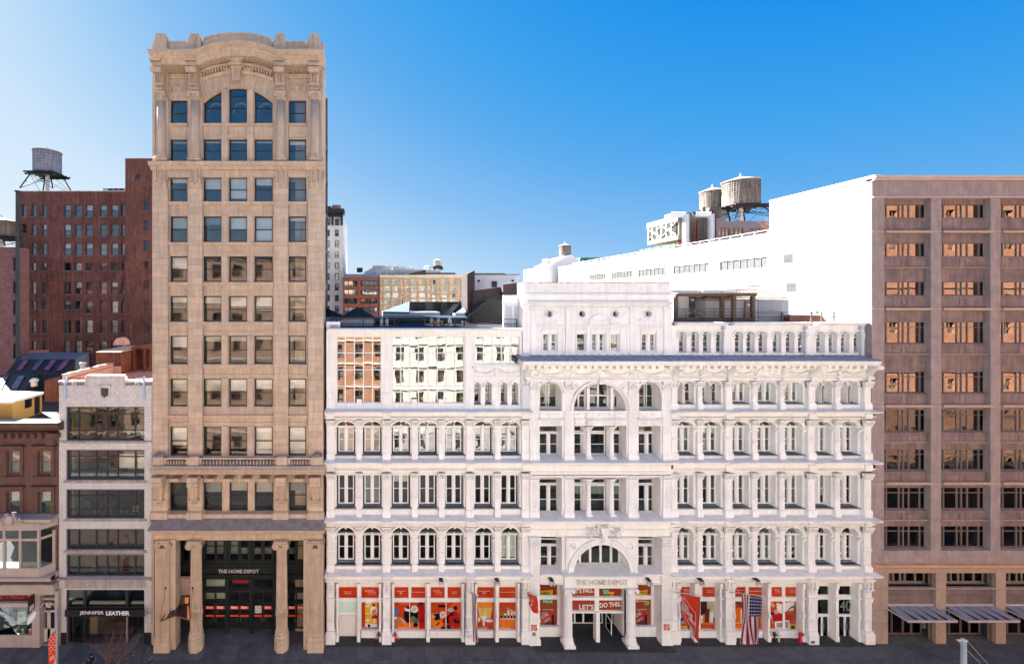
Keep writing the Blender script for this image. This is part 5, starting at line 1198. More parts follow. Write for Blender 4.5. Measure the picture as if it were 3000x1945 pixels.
for a, b in xs_:
    for t, u, cols in ((1681, 1723, ()), (1734, 1759, (.5,))):
        win(TW, DX(a), DX(b), DZ(u), DZ(t), yD2, cols=cols, fr=.05, mat=IR, gl=GL_D, bar=.12, depth=.12, blind=(.95, BL_C) if a == 600 else None)
    x0_, x1_ = DX(a), DX(b); mid = (x0_+x1_)/2
    for l, r, sgn in ((x0_, mid, -1), (mid, x1_, 1)):
        d = win(TW, l+.01, r-.01, .0+DZ(1840), DZ(1765), yD2, rails=(.46,), fr=.07, mat=IR, gl=GL_D, depth=.08, name='door')
        hx = mid+sgn*.1; M().path([(hx, yD2-.02, 1.0), (hx, yD2-.1, 1.0), (hx, yD2-.1, 1.35), (hx, yD2-.02, 1.35)], .016, 6).obj('handle', mk('steel_handle', (.5, .5, .5), .3, metal=1.), d)
        w = r-l
        if not (a == 743 and sgn < 0):
            s = M().box(l+.08, r-.08, yD2-.02, yD2+.0, DZ(1783), DZ(1774)).obj('exit_sticker', ORANGE, d); put('lettering', text('Exit', w*.55, .2, flat((.9, .88, .84)), .006, .02), s, (l+w*.22, yD2-.022, DZ(1782)+.03))
        M().box(l+.08, r-.08, yD2-.02, yD2+.0, DZ(1805), DZ(1800)).obj('door_sticker', ORANGE, d)
for p in (595, 667, 737, 803, 836, 899): gr.box(DX(p)-.13, DX(p)+.13, yD2-.12, yD2+.1, 0, DZ(1690))
gr.box(DX(592), DX(900), yD2-.06, yD2+.1, DZ(1734), DZ(1724)); gr.box(DX(592), DX(900), yD2-.06, yD2+.1, DZ(1765), DZ(1760)); gr.box(DX(592), DX(900), yD2-.16, yD2-.05, DZ(1763), DZ(1761)); gr.box(DX(592), DX(900), yD2-.03, yD2+.1, DZ(1681), DZ(1665))
gr.obj('ironwork', IR, TW)
ptext('THE HOME DEPOT', 640, 759, 1667, 1677, yD2-.1, mk('pale_metal_letter', (.55, .50, .48), .5, var=0), TW, .06, .012)
for a, b, t, u, c in ((678, 731, 1704, 1713, (.5, .03, .02)), (857, 883, 1703, 1711, (.4, .03, .02))): M().box(DX(a), DX(b), yD2+.25, yD2+.28, DZ(u), DZ(t)).obj('interior_banner', flat(c), TW)
M().box(X(746, 1.0), X(765, 1.0), 1.11, 1.13, Z(1798, 1.0), Z(1776, 1.0)).obj('notice', mk('notice_print', (.5, .47, .45), .6, var=.7, scale=9), TW)
# left bay: stone infill over the small entrance, with its fan-shaped copper canopy
LP = mk('pale_stone_infill', (.43, .33, .27), .8, var=.1)
m = M(); yI = .6; m.box(X(497, yI), X(560, yI), yI, yI+.4, Z(1752, yI), Z(1705, yI)); m.box(X(497, yI), X(560, yI), yI-.2, yI, Z(1704, yI), Z(1690, yI)); m.box(X(497, yI), X(560, yI), yI-.1, yI, Z(1690, yI), Z(1687, yI)); m.box(X(497, yI), X(515, yI), yI, yI+.4, 0, Z(1752, yI))
m.obj('stone_infill', LP, TW)
for p in (510, 525, 542): M().box(X(p, yI), X(p, yI)+.02, yI-.006, yI, Z(1750, yI), Z(1706, yI)).obj('joint', mk('stone_joint', (.24, .18, .14), .9, var=.1), TW)
M().box(DX(507), DX(560), 2.4, 2.5, 0, 3.2).obj('inner_door', INTD, TW)
for a, b in ((515, 529), (540, 553)): M().box(X(a, 2.3), X(b, 2.3), 2.3, 2.36, Z(1833, 2.3), Z(1823, 2.3)).obj('door_panel', mk('brass_panel', (.3, .2, .08), .4, var=.3), TW)
cn = thing('entrance_canopy', 'fan-shaped dark copper canopy with glowing amber edges over the small tower entrance', 'canopy', (X(528), -.5, 2.6))
CU = mk('brown_copper', (.10, .065, .05), .45, var=.3, metal=.4); AM = mk('amber_strip', (.5, .17, .04), .5, var=0, emit=.10)
zt_, zf = Z(1768, .3), Z(1812, -1.5)
TL, TR_ = (X(506, .3), .3, zt_), (X(553, .3), .3, zt_); FL, FR = (X(470, -1.4), -1.4, Z(1818, -1.4)), (X(558, -1.4), -1.4, Z(1817, -1.4)); FM = (X(514, -1.6), -1.6, Z(1802, -1.6))
def lerp(a, b, t): return tuple(a[i]+(b[i]-a[i])*t for i in range(3))
def slab(q, th, nm, mt, par):
    return M().add([*q, *[(p[0], p[1], p[2]-th) for p in q]], [(0, 1, 2, 3), (7, 6, 5, 4), (0, 4, 5, 1), (1, 5, 6, 2), (2, 6, 7, 3), (3, 7, 4, 0)]).obj(nm, mt, par)
tops = [lerp(TL, TR_, k/6) for k in range(7)]; fr_ = [FL, lerp(FL, FM, .35), lerp(FL, FM, .7), FM, lerp(FM, FR, .3), lerp(FM, FR, .65), FR]
for k in range(6): slab([tops[k], fr_[k], fr_[k+1], tops[k+1]], .05, 'canopy_panel', AM if k in (0, 5) else CU, cn) if k not in (0, 5) else (slab([tops[k], fr_[k], lerp(fr_[k], fr_[k+1], .35), lerp(tops[k], tops[k+1], .35)], .05, 'canopy_panel', CU, cn), slab([lerp(tops[k], tops[k+1], .35), lerp(fr_[k], fr_[k+1], .35), fr_[k+1], tops[k+1]], .04, 'amber_strip', AM, cn))
m = M(); m.box(X(498, .2), X(558, .2), .1, .5, zt_-.05, zt_+.12); m.path(fr_, .05, 6)
for k in range(7): m.path([tops[k], fr_[k]], .03, 5)
m.obj('frame', CU, cn)
m = M(); b0 = Z(1763, .3); b1 = Z(1746, .4); m.add([(X(508, .1), .1, b0), (X(553, .1), .1, b0), (X(556, .4), .4, b1), (X(504, .4), .4, b1), (X(508, .1), .5, b0), (X(553, .1), .5, b0), (X(556, .4), .5, b1), (X(504, .4), .5, b1)], [(0, 1, 2, 3), (1, 5, 6, 2), (4, 0, 3, 7), (3, 2, 6, 7)]); m.obj('hood', CU, cn)
for a in (510, 542): M().add([(X(a, .05), .06, b0+.06), (X(a+9, .05), .06, b0+.06), (X(a+10, .3), .33, b1-.06), (X(a-1, .3), .33, b1-.06), (X(a, .05), .1, b0+.06), (X(a+9, .05), .1, b0+.06), (X(a+10, .3), .37, b1-.06), (X(a-1, .3), .37, b1-.06)], [(0, 1, 2, 3), (1, 5, 6, 2), (4, 0, 3, 7), (3, 2, 6, 7)]).obj('amber_panel', AM, cn)
M().path([(X(486, -.8), -.87, Z(1722, -.8)), FL], .015, 4).path([(X(565, -.8), -.87, Z(1720, -.8)), FR], .015, 4).obj('stay_rod', STEELB, cn)
for p in (486, 565): M().blob(X(p, -.85), -.9, Z(1721, -.85), .09, .07, .09, 8, 5).obj('rod_anchor', STEELB, cn)
# ---------------------------------------------------------------- white glazed tile building
JB = thing('tile_fronted_building', 'narrow building faced in white glazed tiles with crenellated top and wide black windows', 'building', (X(308), 0, 0))
j0, j1 = X(173), X(445); yj = .0
JW = [(1191.5, 1290), (1319.5, 1405.5), (1435, 1518), (1550, 1610), (1626, 1688)]
ja, jb = X(194.5), X(423)
hl = [(ja, jb, Z(u), Z(t)) for t, u in JW] + [(ja, jb, 0, Z(1727))]
m = M(); wall_boxes(m, j0, j1, 0, Z(1121), yj+.03, yj+.3, hl); m.box(X(254), X(361), .03, .3, Z(1121), Z(1105)); m.box(X(182), X(254), .03, .3, Z(1121), Z(1119))
m.box(j0, j0+.25, .3, 17, 0, Z(1121)).box(j1-.25, j1, .3, 17, 0, Z(1121)); m.obj('wall', GROUT, JB)
tw_, th_ = .315, .255
tiles = []
def solid(x0_, x1_, z0_, z1_):
    for a, b, c, d in hl:
        if x1_ > a+.02 and x0_ < b-.02 and z1_ > c+.02 and z0_ < d-.02: return False
    return True
z = .95; r = 0; cuts = []
while z < Z(1107):
    x = j0 - (tw_/2 if r % 2 else 0)
    while x < j1:
        a, b = max(x, j0), min(x+tw_, j1)
        segs_ = [(a, b)]
        for (ha, hb, hc, hd) in hl:
            if z+th_ > hc+.03 and z < hd-.03:
                segs_ = [s for q in segs_ for s in ((q[0], min(q[1], ha)), (max(q[0], hb), q[1])) if s[1]-s[0] > .05]
        for a, b in segs_:
            top = z+th_-.014
            if top > Z(1121) and not (X(254) < (a+b)/2 < X(361)): continue
            tiles.append((a, b-.014, z, min(top, Z(1105))))
        x += tw_
    z += th_; r += 1
tiles.sort(key=lambda t: -(t[1]-t[0])*(t[3]-t[2]) - t[2]*1e-4)
for a, b, c, d in tiles[:300]:
    me = cached(('tile', R(b-a), R(d-c)), lambda: M().box(0, R(b-a), 0, .04, 0, R(d-c)).mesh('tile', TILE)); put('tile', me, JB, (a, yj, c))
m = M()
for a, b, c, d in tiles[300:]: m.box(a, b, yj, yj+.04, c, d)
m.obj('tiles', TILE, JB, kind='stuff')
# copings, crenels, corner finials and the shield
CP = mk('terracotta_cream', (.62, .60, .57), .7, var=.2, streak=.25)
m = M()
for a, b, t in ((172, 214, 1120), (222, 251, 1120), (254, 362, 1104), (365, 397, 1120), (405, 446, 1120)): m.box(X(a), X(b), -.08, .35, Z(t), Z(t)+.14)
for a, b, t, u in ((211, 223, 1120, 1133), (249, 256, 1104, 1133), (361, 367, 1104, 1133), (395, 407, 1120, 1133)): m.box(X(a), X(b), -.06, .32, Z(u), Z(u)+.12); m.box(X(a), X(a)+.1, -.05, .3, Z(u), Z(t)); m.box(X(b)-.1, X(b), -.05, .3, Z(u), Z(t))
m.obj('coping', CP, JB)
PB = mk('pale_blue_terracotta', (.42, .52, .66), .6, var=.15)
for c in (193, 422.5): M().box(X(c)-.1, X(c)+.1, -.14, .0, Z(1163), Z(1122)).lathe([(.16, Z(1122)), (.18, Z(1118)), (.08, Z(1116)), (.14, Z(1110)), (.02, Z(1101))], X(c), -.04, 8).blob(X(c), -.08, Z(1165), .15, .1, .12).box(X(c)-.15, X(c)+.15, -.16, 0, Z(1122), Z(1119)).obj('finial', PB, JB)
x = X(309); m = M(); m.prism([(x-.44, Z(1132)), (x+.44, Z(1132)), (x+.42, Z(1160)), (x, Z(1169)), (x-.42, Z(1160))], -.08, .03); m.box(x-.52, x+.52, -.2, .0, Z(1132), Z(1127)); o = m.obj('shield', CP, JB)
m = M(); m.prism([(x-.31, Z(1136)), (x+.31, Z(1136)), (x+.29, Z(1157)), (x, Z(1164)), (x-.29, Z(1157))], -.11, -.08); m.obj('shield_field', mk('dark_shield', (.06, .055, .06), .6, var=.6, scale=8), o)
GT = mk('grey_terracotta', (.40, .37, .36), .8, var=.2, streak=.3)
for i, (t, u) in enumerate(JW): M().box(X(188), X(430), -.12, .03, Z(u+7), Z(u+3)).box(X(190), X(428), -.06, .03, Z(u+3), Z(u)).obj('sill', GT, JB)
m = M()
m.box(X(172), X(445), -.16, .03, Z(1293), Z(1291)); m.sweep(corn(.3, .35), [(X(172), Z(1700)), (X(446), Z(1700))], .02); m.box(X(190), X(428), -.03, .03, Z(1722), Z(1700))
for k in range(22): m.box(X(195+10.4*k), X(196+10.4*k), -.05, -.03, Z(1721), Z(1701))
m.obj('shop_cornice', GT, JB)
FB = mk('graphite_frame', (.028, .032, .038), .4, var=.1)
cf = [(v-194.5)/(423-194.5) for v in (227, 278, 310, 341.6, 393)]
ROOM = [((.36, .37, .33), (.3, .33, .12)), ((.3, .32, .3), (.4, .42, .4)), ((.12, .12, .12), (.3, .3, .3)), ((.17, .10, .08), (.14, .06, .05)), ((.19, .12, .09), (.16, .07, .05))]
for i, (t, u) in enumerate(JW):
    rl = (.28, .765) if i < 3 else ((.13,) if i == 3 else (.33,))
    bd = [None, None, (.05, BL_W), (.80, mk('brown_wood_blind', (.11, .065, .05), .6, var=.2)), (.62, mk('brown_wood_blind', (.11, .065, .05), .6, var=.2))][i]
    win(JB, ja, jb, Z(u), Z(t), .16, cols=cf, rails=rl, fr=.09, mat=FB, gl=GL_D, bar=.09, depth=.1, blind=bd)
    c1, c2 = ROOM[i]; q = M(); q.box(ja-.2, jb+.2, .6, 6.4, Z(u)-.25, Z(u)-.1); q.box(ja-.2, jb+.2, 6.2, 6.4, Z(u)-.1, Z(t)+.4); q.obj('room', mk('room_%d' % i, tuple(.9*v for v in c1), .9, var=.5, scale=.8), JB)
    M().box(ja-.02, ja+.12, .7, 6.2, Z(u)-.1, Z(t)).obj('room_side', mk('room_side_%d' % i, c2, .9, var=.1), JB)
    rq = random.Random(40+i); q = M()
    for k in range(12 if i < 3 else 4): xx = rq.uniform(ja+.3, jb-.6); yy = rq.uniform(.8, 4); hh = rq.uniform(.3, 1.2); q.box(xx, xx+rq.uniform(.2, .9), yy, yy+.5, Z(u)-.1, Z(u)-.1+hh)
    q.obj('furniture', mk('furniture_%d' % (i % 3), ((.08, .08, .09), (.3, .3, .3), (.05, .06, .07))[i % 3], .7, var=.5, scale=3), JB)
for k, (a, b, t, u) in enumerate(((342, 390, 1334, 1375), (396, 420, 1336, 1376))): M().box(X(a), X(b), .35, .37, Z(u), Z(t)).obj('roller_blind', BL_W, JB)
M().box(ja, jb, .5, .9, Z(1401), Z(1394)).obj('radiator_shelf', mk('pale_blue_shelf', (.4, .5, .52), .6, var=.3, scale=3), JB)
M().box(X(370), X(386), .9, 1.3, Z(1514), Z(1500)).obj('storage_box', mk('tan_box', (.35, .3, .2), .7, var=.1), JB); M().box(X(259), X(275), .7, 1.1, Z(1516), Z(1503)).obj('red_crate', flat((.35, .02, .05)), JB)
M().box(j0, j1, 16.8, 17, 0, Z(1121)).obj('rear_wall', BRICK, JB)
M().box(j0+.25, j1-.25, .3, 16.8, Z(1121)-.75, Z(1121)-.6).obj('roof', mk('reddish_roof_deck', (.30, .15, .14), .6, var=.25, scale=1.2), JB)
M().box(j0+.02, j0+.28, .35, 16.8, Z(1121)-.6, Z(1121)+.55).box(j1-.3, j1-.02, .35, 16.8, Z(1121)-.6, Z(1121)-.1).obj('side_parapet', mk('pink_parapet', (.55, .32, .26), .8, var=.1), JB)
q = M(); 
for k in range(26): q.box(j0-.06, j0+.36, .35+k*.63, .35+k*.63+.55, Z(1121)+.55, Z(1121)+.63+.04*(k % 2))
q.obj('parapet_coping', mk('worn_coping', (.30, .22, .2), .8, var=.3), JB)
# shop floor
m = M(); yk = .1
for a, b in ((194.5, 199), (243, 251), (366, 375), (420, 423)): m.box(X(a), X(b), yk-.05, yk+.15, Z(1785), Z(1727))
m.box(ja, jb, yk-.05, yk+.15, Z(1729), Z(1727)); m.box(ja, jb, yk-.1, yk+.15, Z(1786), Z(1779)); m.obj('frame', FB, JB)
for a, b in ((199, 243), (251, 366), (375, 420)): M().box(X(a), X(b), yk, yk+.012, Z(1779), Z(1729)).obj('pane', GL_D, JB); M().box(X(a)+.05, X(b)-.05, .4, .6, Z(1779), Z(1773)).obj('window_ledge', BL_W, JB)
M().box(ja, jb, .3, 6, 2.75, 3.0).box(ja, jb, 5.8, 6, 0, 4.9).obj('room', INTD, JB)
M().box(X(285), X(352), 1.5, 2.3, 3.0, Z(1748)).obj('sofa', flat((.02, .035, .10)), JB)
AWN = mk('black_awning_canvas', (.012, .012, .015), .7, var=.1)
m = M(); m.add([(X(190, -.6), -.62, Z(1805, -.6)), (X(424, -.6), -.62, Z(1805, -.6)), (X(424, -.6), -.62, Z(1786, -.6)), (X(190, -.6), -.62, Z(1786, -.6)), (X(193), .0, Z(1805)), (X(424), .0, Z(1805)), (X(424), .0, Z(1784)), (X(193), .0, Z(1784))], [(0, 1, 2, 3), (3, 2, 6, 7), (0, 3, 7, 4), (1, 5, 6, 2), (4, 5, 1, 0)])
aw = m.obj('awning', AWN, JB)
ptext('JENNIFER', 234, 304, 1789, 1801, -.64, flat((.85, .85, .85)), aw, .02, .006); ptext('LEATHER', 311, 380, 1789, 1801, -.64, flat((.85, .85, .85)), aw, .02, .035)
m = M()
for a, b in ((198, 203), (209, 215), (243, 248), (369, 374), (419, 423)): m.box(X(a), X(b), .1, .35, .05, Z(1806))
m.box(X(248), X(369), .05, .4, 0, .5); m.box(X(212), X(246), .1, .3, 0, .1); m.obj('shop_frame', STEELB, JB)
M().box(X(369), X(374), .02, .3, .1, Z(1806)).obj('steel_post', mk('steel_post', (.4, .4, .42), .4, metal=.6), JB)
M().box(X(248), X(369), .2, .212, .5, Z(1806)).obj('pane', GL_D, JB); M().box(X(203), X(243), .5, .512, .1, Z(1806)).obj('pane', GL_D, JB); M().box(X(375), X(419), .8, .812, .1, Z(1806)).obj('pane', GL_D, JB)
M().box(X(252), X(275), .5, 3, .3, 2.6).obj('display_wall', mk('tan_display_wall', (.32, .22, .14), .8, var=.1), JB)
M().box(X(282), X(345), 2.2, 3.2, .3, 1.5).box(X(282), X(345), 3.0, 3.3, 1.5, 2.2).obj('display_sofa', mk('grey_sofa', (.16, .15, .14), .8, var=.3), JB); M().box(X(300), X(360), 1.2, 1.9, .3, .9).obj('display_chair', mk('brown_leather', (.12, .05, .03), .5, var=.3), JB)
M().box(X(248), X(369), .4, 5.8, .25, .3).obj('display_floor', mk('tan_floor', (.22, .16, .1), .7, var=.2), JB)
M().box(X(412), X(420), .7, .72, Z(1823), Z(1816)).obj('notice', BL_W, JB); M().box(X(307), X(325), .15, .17, Z(1873), Z(1869)).obj('store_sticker', flat((.15, .3, .32)), JB)
M().box(j0+.02, X(194), -.05, .2, 0, .93).box(X(423), X(442), -.05, .2, 0, .93).obj('plinth', mk('black_granite', (.02, .02, .024), .3, var=.3), JB)
q = M(); zr = Z(1104)-.2
q.path([(j0+.4, .5, zr), (j1-.4, .5, zr)], .025); q.path([(j0+.4, .5, zr), (j0+.4, 9, zr)], .025)
for k in range(8): xx = j0+.4+(j1-j0-.8)*k/7; q.path([(xx, .5, Z(1121)-.6), (xx, .5, zr)], .02)
q.obj('roof_rail', STEELB, JB)
# rusty roof shed and satellite-dish-like vent on the tile building's roof
sh = thing('roof_shed', 'rusty brown roof shed with slatted wooden top on the pink roof', 'shed', (X(330, 8), 8, Z(1120, 8)))
RU = mk('rusty_corrugated', (.15, .05, .03), .85, var=.5, scale=2, streak=.4); WD = mk('grey_weathered_wood', (.42, .33, .26), .85, var=.4, scale=3)
def FXZ(px, py, y): return (X(px, y), y, Z(py, y))
zb_ = Z(1121)-.6; m = M(); m.box(X(281, 7), X(353, 7), 7, 11.8, zb_, Z(1033, 7)); m.obj('wall', RU, sh)
M().box(X(281, 6.95), X(354, 6.95), 6.93, 7, zb_, Z(1073, 7)).obj('base_flashing', mk('pink_parapet', (.55, .32, .26), .8, var=.1), sh)
for k in range(15): M().box(X(279, 7)+.1, X(355, 7), 6.9+k*.33, 7.12+k*.33, Z(1033, 7)+.01+.03*(k % 3), Z(1033, 7)+.08+.03*(k % 3)).obj('slat', WD, sh)
s2 = thing('roof_shed', 'open rusty iron frame cabin with round hood beside the tan tower', 'shed', (X(420, 10), 10, zb_))
m = M()
for a in (394, 424, 441):
    for y in (9, 12): m.box(X(a, 9)-.12, X(a, 9)+.12, y-.1, y+.1, zb_, Z(1022, 9))
m.box(X(386, 9), X(443, 9), 8.8, 12.4, Z(1022, 9), Z(1016, 9)); m.box(X(395, 10), X(441, 10), 10.5, 10.7, zb_, Z(1022, 9)); m.obj('frame', RU, s2)
m = M(); c = X(353, 12); zc_ = Z(1011, 12); m.prism([(c-.75, zc_)] + [(c+.75*cos(pi-pi*k/10), zc_+.85*sin(pi*k/10)) for k in range(1, 10)] + [(c+.75, zc_)], 11.9, 12.6); m.obj('round_hood', mk('pink_metal_hood', (.5, .3, .25), .7, var=.2), s2)

# ---------------------------------------------------------------- brownstone with a white bay and the sandwich shop
BS = thing('brownstone_house', 'brownstone house with heavy cornice, white two-storey bay and a shop at street level', 'house', (X(85), 0, 0))
b0, b1 = X(-120), X(172.5)
wn = [(21.5, 60.5), (112, 152), (-70, -31)]
hl = [(X(a, .1), X(b, .1), Z(1389, .1), Z(1320, .1)) for a, b in wn] + [(X(a, .1), X(b, .1), Z(1507, .1), Z(1438, .1)) for a, b in wn] + [(X(-100, .1), X(160, .1), Z(1690, .1), Z(1530, .1)), (X(-100, .1), X(165, .1), 0, Z(1730, .1))]
m = M(); wall_boxes(m, b0, b1, 0, Z(1262, .1), .1, .4, hl); m.box(b1-.25, b1, .4, 20, 0, Z(1262)); m.box(b0, b1, 19.7, 20, 0, Z(1262)); m.obj('wall', BROWN, BS)
for i, h in enumerate(hl[:6]): win(BS, h[0]+.02, h[1]-.02, h[2], h[3], .26, rails=(.5,), fr=.09, mat=mk('grey_frame', (.14, .12, .115), .5, var=.1), gl=GL_M, blind=(.95, BL_G) if i < 3 else (.5, BL_W))
for h in hl[:6]:
    m = M(); a, b, c, d = h; m.box(a-.28, a, -.02, .1, c-.1, d+.3); m.box(b, b+.28, -.02, .1, c-.1, d+.3); m.box(a, b, -.02, .1, d, d+.3); m.box(a-.42, b+.42, -.28, .1, d+.36, d+.5); m.box(a-.36, b+.36, -.16, .1, d+.3, d+.36); m.box(a-.3, b+.3, -.16, .1, c-.22, c-.1); m.obj('window_surround', BROWN, BS)
m = M(); m.sweep([(-.3, 0), (.35, 0), (.5, .2), (.75, .35), (.8, .6), (-.3, .68)], [(b0, Z(1263, -.5)), (X(172, -.6), Z(1263, -.5))], .1); m.box(b0, b1, -.15, .3, Z(1292), Z(1264))
for k in range(-4, 8): m.box(X(20+22*k)-.12, X(20+22*k)+.12, -.5, .1, Z(1280), Z(1266))
m.box(X(150), X(170), -.55, .1, Z(1298), Z(1264)); m.obj('cornice', BROWN, BS)
M().box(b0, X(172, -.6), -.72, .5, Z(1263, -.5)+.67, Z(1263, -.5)+.75).obj('cornice_top', mk('worn_cornice_sheet', (.22, .19, .17), .8, var=.4), BS)
# roof and the houses behind it
M().box(b0, b1-.25, .4, 14, Z(1262)-.1, Z(1262)+.3).obj('roof', TAR, BS)
BW = mk('cream_painted_bay', (.42, .37, .33), .6, var=.08, streak=.1)
m = M(); yb = -.75; bx = [(X(-60), yb), (X(113, yb), yb), (X(158), .1)]
m = M(); zs0, zs1 = Z(1690, yb), Z(1524, yb)
plan = [(X(-120), .1), (X(-100), yb), (X(116, yb), yb), (X(161), .1)]
m.prismz(plan, Z(1690, yb), Z(1664, yb)); m.prismz([(X(-120), .1), (X(-100), yb-.12), (X(118, yb), yb-.12), (X(168), .1)], Z(1552, yb)+.02, Z(1530, yb)); m.box(X(-120), X(172), -.9, .1, Z(1528, yb), Z(1519, yb)); m.box(X(-120), X(171), -.85, .1, Z(1702, -.8), Z(1690, -.8))
m.sweep(corn(.3, .35), [(X(-120), Z(1702, -.8)), (X(171), Z(1702, -.8))], -.6); m.box(b0, X(170), -.5, .1, Z(1730), Z(1703)) 
for px, y in ((12, yb), (59, yb), (113, yb)): m.box(X(px, y)-.09, X(px, y)+.09, y-.04, y+.15, Z(1664, yb), Z(1552, yb))
m.box(X(158)-.1, X(158)+.12, -.05, .2, Z(1664), Z(1552)); m.box(X(-100), X(113, yb), yb-.03, yb+.12, Z(1584, yb)+.0, Z(1577, yb))
m.add([(X(114, yb), yb, Z(1583, yb)), (X(158), .02, Z(1583, yb)), (X(158), .02, Z(1576, yb)), (X(114, yb), yb, Z(1576, yb)), (X(114, yb), yb+.1, Z(1583, yb)), (X(158), .12, Z(1583, yb)), (X(158), .12, Z(1576, yb)), (X(114, yb), yb+.1, Z(1576, yb))], [(0, 1, 2, 3), (3, 2, 6, 7), (0, 4, 5, 1)])
for k in range(26): m.blob(X(6+6*k, -.85), -.87, Z(1536, yb), .06, .05, .07, 5, 3); m.blob(X(6+6*k, -.65), -.62, Z(1713, -.6), .07, .06, .08, 5, 3)
for k in range(11): m.blob(X(160, 0), -.02, Z(1560+9*k), .1, .1, .09, 6, 4)
m.obj('bay_frame', BW, BS)
q = M(); q.prismz([(X(-100), yb+.05), (X(114, yb), yb+.05), (X(157), .06), (X(157), .08), (X(114, yb), yb+.065), (X(-100), yb+.065)], Z(1664, yb), Z(1552, yb)); q.obj('pane', GL_D, BS)
q = M(); q.box(X(-120), X(165), .1, 5, Z(1672), Z(1668)); q.box(X(-120), X(165), 4.8, 5, Z(1670), Z(1540)); q.obj('room', INTD, BS)
M().box(X(10), X(50), 4.6, 4.75, Z(1640), Z(1550)).obj('green_wall', mk('green_room_wall', (.03, .13, .02), .9, var=.2), BS)
M().blob(X(128, .6), .6, Z(1650, .6), .28, .28, .28, 12, 8).obj('exercise_ball', flat((.03, .16, .35)), BS)
rq = random.Random(8); m = M(); c = X(28, -.95); zc_ = Z(1523, -.95)
for i in range(46): s = rq.choice((-1, 1)); t = rq.random(); m.blob(c+s*(.1+1.0*t), -.98, zc_+.75*(1-t)*rq.uniform(.3, 1)-.25*rq.random(), rq.uniform(.06, .14), .09, rq.uniform(.05, .1), 5, 4)
m.blob(c, -1.05, zc_, .36, .18, .44, 10, 6); m.obj('carved_crest', BW, BS)
# sandwich shop
SHF = BW; m = M(); y = -.35
m.box(X(95, y), X(117, y), y-.05, .3, 0, Z(1732, y)); m.box(X(160, y), X(170, y), y, .3, 0, Z(1732, y)); m.box(b0, X(97, y), y, y+.2, Z(1732, y), Z(1727, y)); m.box(b0, X(95, y), y-.02, y+.2, 0.0, Z(1860, y)); m.box(b0, X(92, y), y-.25, y-.0, Z(1772, y), Z(1760, y)); m.box(X(118), X(162), -.05, .2, Z(1756), Z(1750)); m.obj('shop_frame', SHF, BS)
M().box(b0, X(92, y), y+.08, y+.12, Z(1759, y), Z(1735, y)).obj('sign_board', mk('dark_red_board', (.06, .012, .012), .5, var=.2), BS)
ptext('PRET A MANGER', -10, 74, 1741, 1753, y+.06, flat((.42, .06, .05)), BS, .03, .01)
st = M(); c = X(83, y); zc_ = Z(1747, y); st.prism([(c+(.17 if k % 2 == 0 else .07)*sin(pi*k/5), zc_+(.17 if k % 2 == 0 else .07)*cos(pi*k/5)) for k in range(10)], y+.03, y+.06); st.obj('star', flat((.42, .06, .05)), BS)
M().box(b0, X(95, y), y+.05, y+.062, Z(1860, y), Z(1775, y)).obj('pane', GL_D, BS); M().box(b0, b1, 3.2, 3.4, 0, 4).box(b0, b1, .3, 3.3, .05, .1).obj('room', INTD, BS)
ps = thing('shop_poster', 'white framed poster on a stand inside the sandwich shop window', 'poster', (X(64), .3, .6))
M().box(X(50, .2), X(77, .2), .2, .25, Z(1830, .2), Z(1789, .2)).obj('frame', mk('light_wood', (.4, .27, .14), .6, var=.1), ps); M().box(X(52, .2), X(75, .2), .18, .2, Z(1828, .2), Z(1791, .2)).obj('print', flat((.55, .68, .66)), ps)
M().ring(X(63.5, .2), Z(1803, .2), .1, .14, .172, .18, 0, 2*pi, 10).box(X(57, .2), X(70, .2), .172, .18, Z(1822, .2), Z(1821, .2)).box(X(58, .2), X(69, .2), .172, .18, Z(1817, .2), Z(1816, .2)).obj('drawing', flat((.1, .14, .14)), ps)
for k in range(4): M().box(X(8+22*k), X(16+22*k), .35, .7, .6, .95).obj('counter_item', flat(((.5, .4, .2), (.6, .6, .55), (.1, .25, .1), (.4, .1, .05))[k]), BS)
M().box(b0, X(92), .1, .8, .1, .6).obj('counter', mk('dark_counter', (.05, .04, .04), .5, var=.2), BS)
M().box(X(118), X(162), .05, .1, Z(1779), Z(1760)).obj('sign_board', mk('dark_red_board', (.06, .012, .012), .5, var=.2), BS); ptext('PRET', 134, 153, 1767, 1779, .0, flat((.75, .72, .68)), BS, .03, .02)
WDR = mk('cream_shop_door', (.62, .59, .56), .5, var=.05)
for a, b in ((118, 139.5), (141, 162)): d = M().box(X(a), X(a)+.1, .1, .17, .12, Z(1792)).box(X(b)-.1, X(b), .1, .17, .12, Z(1792)).box(X(a), X(b), .1, .17, .12, 1.2).box(X(a), X(b), .1, .17, Z(1795), Z(1790)).obj('door', WDR, BS); M().box(X(a)+.1, X(b)-.1, .13, .142, 1.2, Z(1795)).obj('pane', GL_D, d)
M().box(X(112), X(166), -.2, .4, 0, .12).obj('doorstep', mk('granite_kerb', (.2, .2, .21), .8, var=.2), BS)
# hanging corner blade sign
bd = thing('blade_sign', 'small white-lettered blade sign projecting beside the sandwich shop window', 'sign', (X(92), -.8, 2.6)); M().box(X(90, -.8), X(90, -.8)+.06, -1.1, -.45, Z(1790, -.8), Z(1745, -.8)).obj('panel', flat((.05, .012, .012)), bd); M().box(X(90, -.8)-.004, X(90, -.8)+.064, -1.0, -.55, Z(1786, -.8), Z(1772, -.8)).obj('lettering', flat((.7, .68, .62)), bd)
# yellow roof cabin, skylit studios, brick houses behind
YC = thing('roof_cabin', 'bright yellow roof cabin with white roof, dark window and open black door', 'cabin', (X(60, 5), 5, 15.5))
YE = mk('yellow_render', (.50, .31, .08), .8, var=.05); zr = Z(1262)+.3
ax, bx_, ya, yb_ = X(36, 1.2), X(36, 1.2)+.0, 1.2, 7.0
